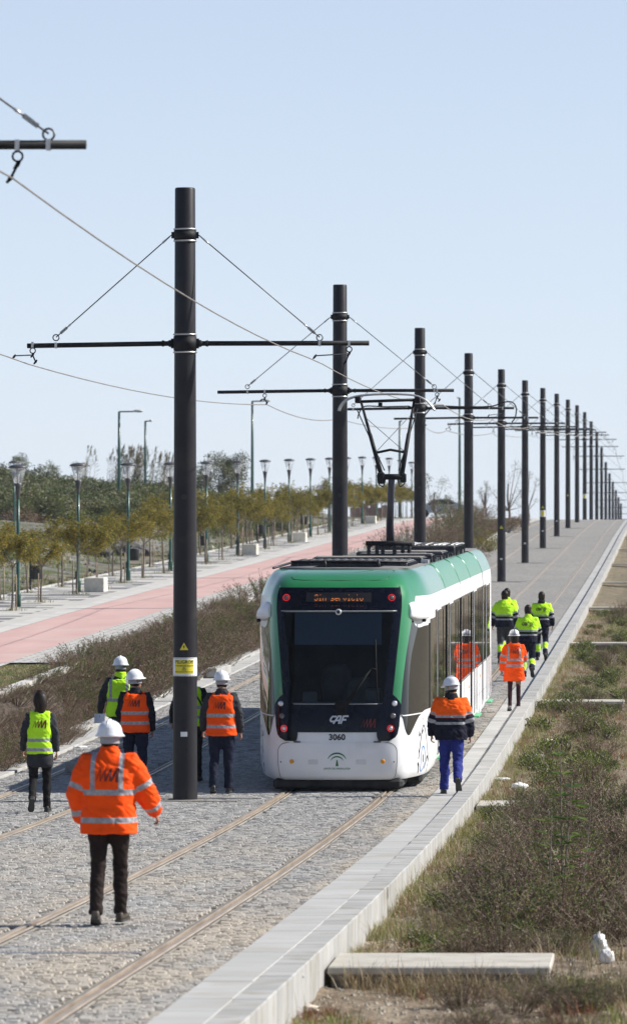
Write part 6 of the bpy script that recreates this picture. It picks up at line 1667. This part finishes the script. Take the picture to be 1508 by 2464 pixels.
# reeds
rd_ = MB(); r_ = random.Random(14)
for px, n_ in ((280,22),(310,26),(335,20),(395,16),(370,14),(215,6)):
    Y = 392; 
    t = thing('reed_clump', {280:'tall feathery reed clump left of the long-armed road lamp',310:'tall feathery reed clump right of the long-armed road lamp',335:'reed clump beside the short-armed road lamp',395:'slanting reed clump touching the nearest mast',370:'thin reed clump between the short-armed road lamp and the nearest mast',215:'small reed clump above the second path lamp'}[px], 'reeds', (at(px,Y),Y,ground_z(at(px,Y),Y)), 0, 'reed clumps on the skyline'); m = MB(); l = MB()
    top = HC+(1330-(1075 if px < 340 else 1085))*Y/F - t.location.z
    for k in range(n_):
        b0 = Vector((r_.gauss(0,.35), r_.gauss(0,.3), 0)); h = top*r_.uniform(.72,1.02); lean_ = r_.uniform(.0,.35); e = b0+Vector((lean_*h*.5, 0, h)); mid = b0.lerp(e,.55)+Vector((-.1*lean_*h,0,0))
        m.tube([b0, mid, e], [.022,.016,.008], n=4, cap=False)
        for j in range(12):
            u = r_.uniform(.35,1.); p = mid.lerp(e, (u-.55)/.45) if u > .55 else b0.lerp(mid, u/.55); leaf(l, p, Vector((r_.uniform(-.6,.9), r_.uniform(-.5,.5), .5)), r_.uniform(.3,.6), .035, 0, r_)
        for j in range(10): leaf(l, e-Vector((0,0,r_.uniform(0,.45))), Vector((r_.uniform(0,.6), 0, 1)), .3, .05, 1, r_)
    m.build('stalks', m_straw, t); l.build('leaves', [m_olive, m_straw], t)
# ---- thin trees and shrubs right of the path (behind the tram)
big_tree(11, 1045, 300, 1122, 1.3, [m_olive,m_grnl], 'airy grey-green sapling between the third and fourth mast', nl=1500, lsz=.085, airy=True, trunk=.12)
big_tree(12, 1085, 296, 1165, .8, [m_olive,m_grnl], 'small airy sapling just left of the fourth mast', nl=800, lsz=.08, airy=True, trunk=.12)
big_tree(13, 1222, 372, 1092, 1.3, [m_olive,m_straw], 'slender nearly bare tree behind the fifth mast', nl=750, lsz=.08, airy=True, trunk=.25)
big_tree(14, 1268, 380, 1110, 1.0, [m_olive,m_straw], 'slender nearly bare tree right of the sixth mast', nl=420, lsz=.08, airy=True, trunk=.3)
big_tree(15, 1166, 372, 1140, .5, [m_olive,m_straw], 'thin twiggy tree between the fourth and fifth mast', nl=300, lsz=.08, airy=True, trunk=.5)
big_tree(16, 905, 215, 1290, .9, [m_dryl,m_twig], 'leafless reddish shrub in front of the cycle path, left of the pantograph mast', nl=420, lsz=.05, airy=True, trunk=.2)
big_tree(17, 958, 222, 1288, .6, [m_dryl,m_twig], 'leafless reddish shrub in front of the cycle path, right of the pantograph mast', nl=240, lsz=.05, airy=True, trunk=.2)
for j, (px, Y, h, rad, mt, lb) in enumerate(((1150,300,1.5,1.1,[m_yell,m_grnl],'bright yellow-green bush beside the left kerb, between the fourth and fifth mast'),(1175,285,1.2,1.0,[m_yell,m_grnl],'low yellow-green bush beside the left kerb in front of the fifth mast'),(1095,250,1.7,1.3,[m_olive,m_dryl],'grey bush behind the rear of the tram, left of the fourth mast'),(1060,232,1.5,1.2,[m_olive,m_dryl],'grey-green bush above the tram roof, right of the third mast'),(1125,262,1.3,1.0,[m_dryl,m_olive],'brown bush directly behind the fourth mast'),(1216,345,1.2,1.1,[m_dryl,m_olive],'brown bush at the top of the left kerb'),(1250,372,1.1,1.0,[m_dryl,m_olive],'last brown bush on the crest beside the left kerb'))):
    X = at(px, Y); bush(300+j, h, rad, 2600, mt, lb, 'bushes behind the tram', loc=(X,Y,ground_z(X,Y)-.05), lsz=.07)
# ---- distant brick building, car
m_brick = M_('distant_brick', (.20,.10,.08), (.28,.15,.12), rough=.9, scale=.6)
bd = thing('brick_building', 'long low red-brick building with two raised blocks on the crest behind the path lamps', 'building', (at(890,700),700, 0))
zb_ = HC+(1330-1240)*700/F-3
for px0, px1, py, nm in ((845,935,1222,'wall'),(868,884,1212,'raised_block'),(893,905,1213,'raised_block'),(922,934,1216,'raised_block')):
    m = MB(); x0, x1 = (px0-890)*700/F, (px1-890)*700/F; z1 = HC+(1330-py)*700/F; d_ = 6 if nm == 'wall' else 4
    m.box(((x0+x1)/2, 0 if nm=='wall' else -.06, (zb_+z1)/2 - (0 if nm=='wall' else .002)), (x1-x0, d_ if nm=='wall' else d_+2.2, z1-zb_)); m.build(nm, m_brick, bd)
m_car = M_('silver_car_paint', (.50,.51,.54), (.55,.56,.58), rough=.3, metal=.2, scale=3, coat=.6); m_cgl = M_('car_glass', (.01,.012,.014), rough=.05)
cy_ = 398.; cx_ = at(1062, cy_)
car = thing('parked_car', 'silver grey car half hidden by the airy saplings on the crest of the path', 'car', (cx_, cy_, zp(396)+.04))
m = MB(); prof_ = [(-2.1,.35),(-2.15,.65),(-1.9,.85),(-1.3,.92),(-.7,1.36),(.6,1.42),(1.3,1.02),(2.0,.86),(2.15,.62),(2.1,.32)]
m.loft([[(x*(1-.02*abs(w_)), w_*(.80 if z < 1. else .66), z) for x, z in prof_] for w_ in (-1.05,-1.,0,1.,1.05)]); m.build('body', m_car, car, recalc=True)
m = MB()
for s_ in (-1,1): m.add([(x, s_*.845+(-s_*.13 if z > 1.1 else -s_*.005), z) for x, z in ((-1.05,.95),(-.62,1.28),(.55,1.33),(1.05,1.0))], [(0,1,2,3)])
m.build('window', m_cgl, car)
for x in (-1.3,1.32):
    for s_ in (-1,1): m = MB(); m.lathe([(.12,-.1),(.30,-.1),(.32,-.06),(.32,.06),(.30,.1),(.12,.1)], c=(x,s_*.78,.32), n=16, axis='y'); m.build('wheel', m_rub, car)
for s_ in (-1,1): m = MB(); m.box((2.08,s_*.6,.70),(.10,.30,.14),bev=.03); m.build('headlight', m_alu, car)
# ---- right-hand waste ground
LABS = []
SLY = [44.6, 78.2, 115, 152, 188, 224, 260, 296, 332]
for i, y in enumerate(SLY):
    t = thing('concrete_footing', 'nearest flat concrete footing slab jutting from the kerb into the weeds, cracked underneath' if i == 0 else '%s flat concrete footing slab from the camera, jutting from the right-hand kerb' % ORD[i], 'concrete slab', (-2.84, y, zt(y)), 0, 'footing slabs along the kerb')
    top_ = (-.12 if i == 0 else -.10 if i == 1 else -.06)
    w2 = 1.85; m = MB(); m.box((w2/2, 0, top_-.035), (w2, 1.5, .07), bev=.012)
    for q in range(1): pass
    m.build('slab', m_conc, t)
    if i < 4:
        # broken base: lumpy loft
        m = MB(); rings = []
        for k in range(24):
            u = k/23; x = .03+u*(w2-.06); ring = []
            for a, (yy_, zz) in enumerate(((-.72,-.071),(-.66,-.22),(-.60,-.44),(.7,-.44),(.73,-.071))):
                n_ = .13*noise.noise(Vector((x*3.1+i*7, a*1.7, 1)))+.08*noise.noise(Vector((x*9, a*3, 4)))
                ring.append((x, yy_+(n_ if a in (1,2) else 0), zz+top_+.0+(n_*.5 if a == 1 else 0)))
            rings.append(ring)
        m.loft(rings, smooth=False); m.build('base', m_crough, t, recalc=True)
RG = 'dry shrubs of the waste ground right of the kerb'
rsv = [shrub_thing(400+i, .62, .48, 70, [.22,.45,.08,.7][i], label='', group=RG, loc=(-1.2,60+i,0), lsz=.012, dens=18) for i in range(4)]
gsv = [bush(420+i, .34, .34, 900, [m_grnl,m_grass], '', RG, name='weed_clump', lsz=.038, cat='weed') for i in range(2)]
rw_ = random.Random(90); first = set()
LS = 'wiry dry shrub on the waste ground to the right of the right-hand kerb'; LW = 'low green weed clump on the waste ground to the right of the right-hand kerb'
def rplace(src, x, y, s_, lb):
    loc = (x, y, ground_z(x,y)-.03); rz = rw_.uniform(0,6.28)
    if src.name not in first: first.add(src.name); src.location = loc; src.scale = (s_,)*3; src['label'] = lb
    else: dup(src, loc, rz, label=lb, scale=s_)
def free(x, y, m_=1.0): return all(not (abs(y-q) < m_ and x < -.95) for q in SLY)
for y in np.arange(47.6, 77, .86):
    dens = 2
    for _ in range(dens):
        x = rw_.uniform(-2.3, -.15); yy_ = y+rw_.uniform(-.2,.2)
        if not free(x, yy_, 1.15 if x < -.9 else 0): continue
        edge = sm(-2.5,-1.5,x); s_ = rw_.uniform(.85,1.35)*(.42+.58*edge)
        if yy_ < 49.5: s_ *= .55
        rplace(rw_.choice(rsv), x, yy_, s_, LS)
for k in range(46):
    yy_ = rw_.uniform(46.5, 78); x = rw_.uniform(-2.55, -1.2)
    if free(x, yy_, 1.1): rplace(rw_.choice(gsv), x, yy_, rw_.uniform(.5,1.), LW)
for k in range(16): 
    yy_ = rw_.uniform(38.5,43.2); x = rw_.uniform(-1.7,-.1); rplace(rw_.choice(rsv), x, yy_, rw_.uniform(.35,.6), LS)
for k in range(32):
    yy_ = 79.5+rw_.random()**1.3*130; x = rw_.uniform(-2.5, -.5)
    if free(x, yy_, 1.4): rplace(rw_.choice(rsv+[rsv[2]]), x, yy_, rw_.uniform(.5,.95)*(.5+.5*sm(-2.6,-1.6,x)), LS)
for k in range(95):
    yy_ = 79.5+rw_.random()**1.2*110; x = rw_.uniform(-2.6, -1.)
    if free(x, yy_, 1.2): rplace(rw_.choice(gsv), x, yy_, rw_.uniform(.5,1.2), LW)
# ground cover as one mass
gc = MB(); r_ = random.Random(55)
for k in range(24000):
    Y = 38+r_.random()**1.6*150; X = -2.82+r_.random()*(2.9 if Y < 120 else 2.4)
    if not free(X, Y, .9): continue
    if 49 < Y < 76 and X > -2.0 and r_.random() < .6: continue
    n_ = noise.noise(Vector((X*.9, Y*.35, 5)))
    if n_ < -.22 + (.25 if Y < 48 else 0): continue
    mi = 0 if n_ > .12 else (1 if r_.random() < .6 else 2)
    if noise.noise(Vector((X*1.3, Y*.5, 8))) > .35: mi = 2
    tuft(gc, (X, Y, ground_z(X,Y)), r_.randint(3,7), r_.uniform(.05,.15)*(1 if r_.random() < .93 else 2.2), .05, mi, .006)
tag(gc.build('grass', [m_grass, m_straw, m_redl_]), 'short grass, straw and reddish weeds covering the waste ground right of the kerb', 'grass', kind='stuff')
gc = MB()
for k in range(9000):
    Y = 84+r_.random()*40; X = -14.0+r_.random()*1.5; 
    if Y < 111.5: tuft(gc, (X, Y, ground_z(X,Y)), 4, r_.uniform(.03,.08), .06, 0 if r_.random() < .75 else 1, .010)
tag(gc.build('grass', [m_grass, m_straw]), 'flat yellow-green grass in the wedge between the red path and the hedge', 'grass', kind='stuff')
gc = MB()
for k in range(9000):
    Y = 160+r_.random()*220; X = -20.6-r_.random()**1.4*16
    n_ = noise.noise(Vector((X*.25, Y*.09, 2)))
    if n_ < .0: continue
    tuft(gc, (X, Y, ground_z(X,Y)), 5, r_.uniform(.08,.3), .14, 0 if r_.random() < .6 else 1, .025)
tag(gc.build('grass', [m_grass, m_straw]), 'rough grass patches on the grey waste ground left of the path', 'grass', kind='stuff')
gc = MB()
for k in range(1300):
    Y = 45+r_.random()**1.5*120; X = -2.7+r_.random()*2.6
    if noise.noise(Vector((X*.8, Y*.3, 11))) < .02 or not free(X, Y, .9): continue
    tuft(gc, (X, Y, ground_z(X,Y)), 6, r_.uniform(.25,.5), .07, 0 if r_.random() < .8 else 1, .006)
tag(gc.build('tall_dry_grass', [m_straw, m_grass]), 'tall straw-coloured dead grass standing among the shrubs right of the kerb', 'grass', kind='stuff')
gc = MB()
for k in range(9000):
    Y = 40+r_.random()**1.4*110; X = r_.random()*4.5
    n_ = noise.noise(Vector((X*.9, Y*.35, 5)))
    if n_ < -.15: continue
    tuft(gc, (X, Y, ground_z(X,Y)), 5, r_.uniform(.08,.30), .07, 0 if n_ > .1 else 1, .009)
tag(gc.build('grass', [m_grass, m_straw]), 'rough grass farther out on the waste ground beyond the right edge of the shrubs', 'grass', kind='stuff')
gc = MB()
for k in range(2600):
    Y = 44+r_.random()**1.3*110; X = -2.84+r_.random()**2*.3
    if noise.noise(Vector((0, Y*.5, 21))) < -.1: continue
    tuft(gc, (X, Y, ground_z(X,Y)), 5, r_.uniform(.08,.24), .05, 0 if r_.random() < .5 else 1, .006)
for k in range(160):
    X = -2.7+r_.random()*2.0; Y = 43.75-r_.random()*.5; tuft(gc, (X, Y, ground_z(X,Y)), 7, r_.uniform(.12,.38), .08, 1, .006)
tag(gc.build('grass', [m_grass, m_straw]), 'weeds growing against the foot of the right-hand kerb and the nearest footing slab', 'grass', kind='stuff')
# small stones on the right
gp = MB()
for k in range(5200):
    Y = 37+r_.random()**1.5*60; X = -2.84+r_.random()**1.5*2.6; s_ = r_.uniform(.008,.035); z = ground_z(X,Y)
    vs = [(X+s_*math.cos(a)*r_.uniform(.6,1.2), Y+s_*math.sin(a)*r_.uniform(.6,1.2), z-.005) for a in (0,1.2,2.4,3.7,5.)]; gp.add(vs+[(X, Y, z+s_*.7)], [(0,1,5),(1,2,5),(2,3,5),(3,4,5),(4,0,5)], 0)
tag(gp.build('pebbles', m_prock), 'pale pebbles and grit along the foot of the right-hand kerb', 'pebbles', kind='stuff')
m_sapl = leafmat('sapling_leaves', [(.05,.10,.02),(.10,.17,.035),(.18,.26,.06)], trans=.4)
# the tall leafy sapling by the second slab
def sapling(px, pyb, pyt, Y, seed, label, n_=1, lean_=.0, mats=None, leaves=26):
    X = at(px, Y); zb = ground_z(X,Y); H = HC+(1330-pyt)*Y/F-zb; r_ = random.Random(seed)
    t = thing('sapling', label, 'sapling', (X,Y,zb)); m = MB(); l = MB()
    for s_ in range(n_):
        e = Vector((lean_*H+(s_-(n_-1)/2)*.12, 0, H*(1 if s_ == 0 else r_.uniform(.6,.85)))); pts = sp([(0,0,0),(e.x*.25,0,e.z*.3),(e.x*.7,0.02,e.z*.7),tuple(e)],3); m.tube(pts, [.010*(1-.07*i) for i in range(len(pts))], n=5)
        for k in range(leaves):
            u = r_.uniform(.35,1.) if r_.random() < .8 else r_.uniform(.05,.4); p = pts[min(len(pts)-1,int(u*(len(pts)-1)))]; a = r_.uniform(0,6.28); d = Vector((math.cos(a),math.sin(a),.35)); q = p+d*.03; L = r_.uniform(.10,.18)
            sd2 = d.cross(Vector((0,0,1))).normalized()*L*.22; o_ = len(l.v)
            l.v += [tuple(q), tuple(q+d*L*.5+sd2), tuple(q+d*L+Vector((0,0,-.02))), tuple(q+d*L*.5-sd2)]; l.f += [(o_,o_+1,o_+2),(o_,o_+2,o_+3)]; l.m += [0,0]; l.sm += [False,False]
    m.build('stems', m_bark, t); l.build('leaves', mats or [m_sapl], t)
sapling(1352, 2150, 1790, 54, 1, 'tall leafy green sapling standing in front of the second footing slab', 2, .02, leaves=64)
sapling(1395, 2150, 1925, 53.5, 2, 'leaning thin sapling with few leaves right of the tall leafy sapling', 1, .09, leaves=26)
sapling(1318, 2150, 1960, 53, 3, 'short thin sapling left of the tall leafy sapling', 1, .03, leaves=20)
# litter and stones on the right
m_bag = M_('white_plastic', (.70,.70,.70), (.82,.82,.82), rough=.45, scale=12, bmp=.8, bscale=25, bdist=.02)
def crumple(px, Y, w_, h, label, seed, mat=None, name='plastic_bag', cat='litter', dx=0.):
    X = at(px,Y)+dx; r_ = random.Random(seed); bm = bmesh.new(); bmesh.ops.create_icosphere(bm, subdivisions=3, radius=1)
    for v in bm.verts:
        n_ = v.co.normalized(); d = 1+.5*noise.noise(n_*2.2+Vector((seed,3,0)))+.25*noise.noise(n_*5+Vector((0,seed,0))); v.co = Vector((n_.x*w_/2, n_.y*w_*.4, n_.z*h/2))*d
    me = bpy.data.meshes.new(name); bm.to_mesh(me); bm.free(); me.polygons.foreach_set('use_smooth', [True]*len(me.polygons)); me.materials.append(mat or m_bag); o = bpy.data.objects.new(name, me); C.objects.link(o); o.location = (X,Y,ground_z(X,Y)+h*.42); tag(o, label, cat)
crumple(1440, 49.0, .14, .24, 'crumpled white plastic bag caught in the dry shrubs at the right edge', 1)
crumple(1458, 47.4, .13, .14, 'small scrap of white plastic below the big bag at the right edge', 2)
crumple(1318, 100, .26, .10, 'white plastic scrap in the weeds near the third footing slab', 3)
crumple(1290, 94.5, .34, .10, 'pale crumpled sheet lying in the weeds beyond the second footing slab', 4)
crumple(1248, 84.5, .26, .13, 'crumpled pale rubbish by the kerb just beyond the second footing slab', 5)
crumple(1205, 86.5, .30, .07, 'flat pale scrap at the foot of the kerb beyond the second footing slab', 6)
crumple(740, 41.4, .17, .07, 'crushed pale carton lying against the near end of the kerb', 7, M_('carton', (.50,.44,.36), (.62,.56,.48), rough=.8, scale=15), 'crushed_carton')
crumple(718, 41.3, .08, .04, 'crushed silver can beside the pale carton', 8, m_alu, 'crushed_can')
crumple(765, 39.6, .035, .02, 'tiny red and white wrapper on the sandy ground at the bottom of the picture', 9, M_('red_wrapper', (.5,.03,.04), (.6,.5,.5), rough=.5, scale=40), 'wrapper')
for j, (px, Y, r, lb) in enumerate(((1228,71.2,.19,'big pale stone in front of the second footing slab'),(1170,73.2,.10,'rounded grey stone beside the kerb in front of the second footing slab'),(1330,75.4,.13,'pale stone half buried by the second footing slab'),(868,46.9,.06,'small grey stone near the back of the nearest footing slab'),(1478,74,.12,'white stone at the right edge level with the second footing slab'),(1300,100,.07,'small pale stone in the weeds near the third footing slab'))):
    X = at(px,Y); rock(50+j, r, m_prock, (X,Y,ground_z(X,Y)+r*.3), lb, 'stones in the weeds', sx=1.4, sy=.9, sz=.75)
# left kerb odds and ends
m = MB(); m.box((0,0,.08),(.23,.5,.17),bev=.02); o = m.build('loose_kerb_block', M_('old_block', (.22,.22,.21), (.33,.33,.31), rough=.9, scale=9, bmp=.4, bscale=60), None, loc=((178-1610)*85/F, 85, zt(85)+.04)); tag(o, 'loose grey kerb block lying on the left kerb beside the hedge', 'kerb block')
m = MB(); m.box((0,0,.12),(.26,2.6,.22),bev=.015); o = m.build('loose_kerb_stone', m_stone, None, loc=(-10.75,126,zt(126)+.03)); o.rotation_euler = (.01,0,-.05); tag(o, 'long pale kerb stone lying loose behind the nearest mast beside the shrubs', 'kerb stone')
crumple(190, 94, .34, .10, 'torn white plastic sheet at the foot of the shrubs behind the loose grey block', 12)
crumple(186, 109, .5, .08, 'dried straw heap lying on the pale paving at the far left', 13, m_straw, 'straw_heap', 'straw', dx=0)
# drainage channel across the track
m = MB(); x0, x1 = -5.6, -4.36; y_ = 43.55; zz = zt(y_)
m.box(((x0+x1)/2, y_, zz-.012), (x1-x0, .10, .02), 0)
n_ = int((x1-x0)/.034)
for k in range(n_): m.box((x0+.017+k*.034, y_, zz+.004), (.014, .095, .012), 1)
for s_ in (-1,1): m.box(((x0+x1)/2, y_+s_*.056, zz+.003), (x1-x0, .014, .014), 1)
tag(m.build('drain_grating', [m_ink, m_galv]), 'narrow slotted drain grating set across the nearest part of the track', 'drain')
# ================================================================ AIR
hm_ = bpy.data.materials.new('air_haze'); hm_.use_nodes = True; ht_ = hm_.node_tree
for n_ in list(ht_.nodes):
    if n_.type != 'OUTPUT_MATERIAL': ht_.nodes.remove(n_)
pv = ht_.nodes.new('ShaderNodeVolumePrincipled'); pv.inputs['Color'].default_value = (.86,.92,1,1); pv.inputs['Density'].default_value = HAZE; pv.inputs['Anisotropy'].default_value = .2
ht_.links.new(pv.outputs[0], ht_.nodes['Material Output'].inputs['Volume'])
m = MB(); m.box((-60, 640, -8), (760, 1440, 70)); tag(m.build('haze', hm_), 'thin pale haze that greys the farthest masts', 'haze', kind='stuff')
scene.cycles.volume_bounces = 0; scene.cycles.volume_max_steps = 16
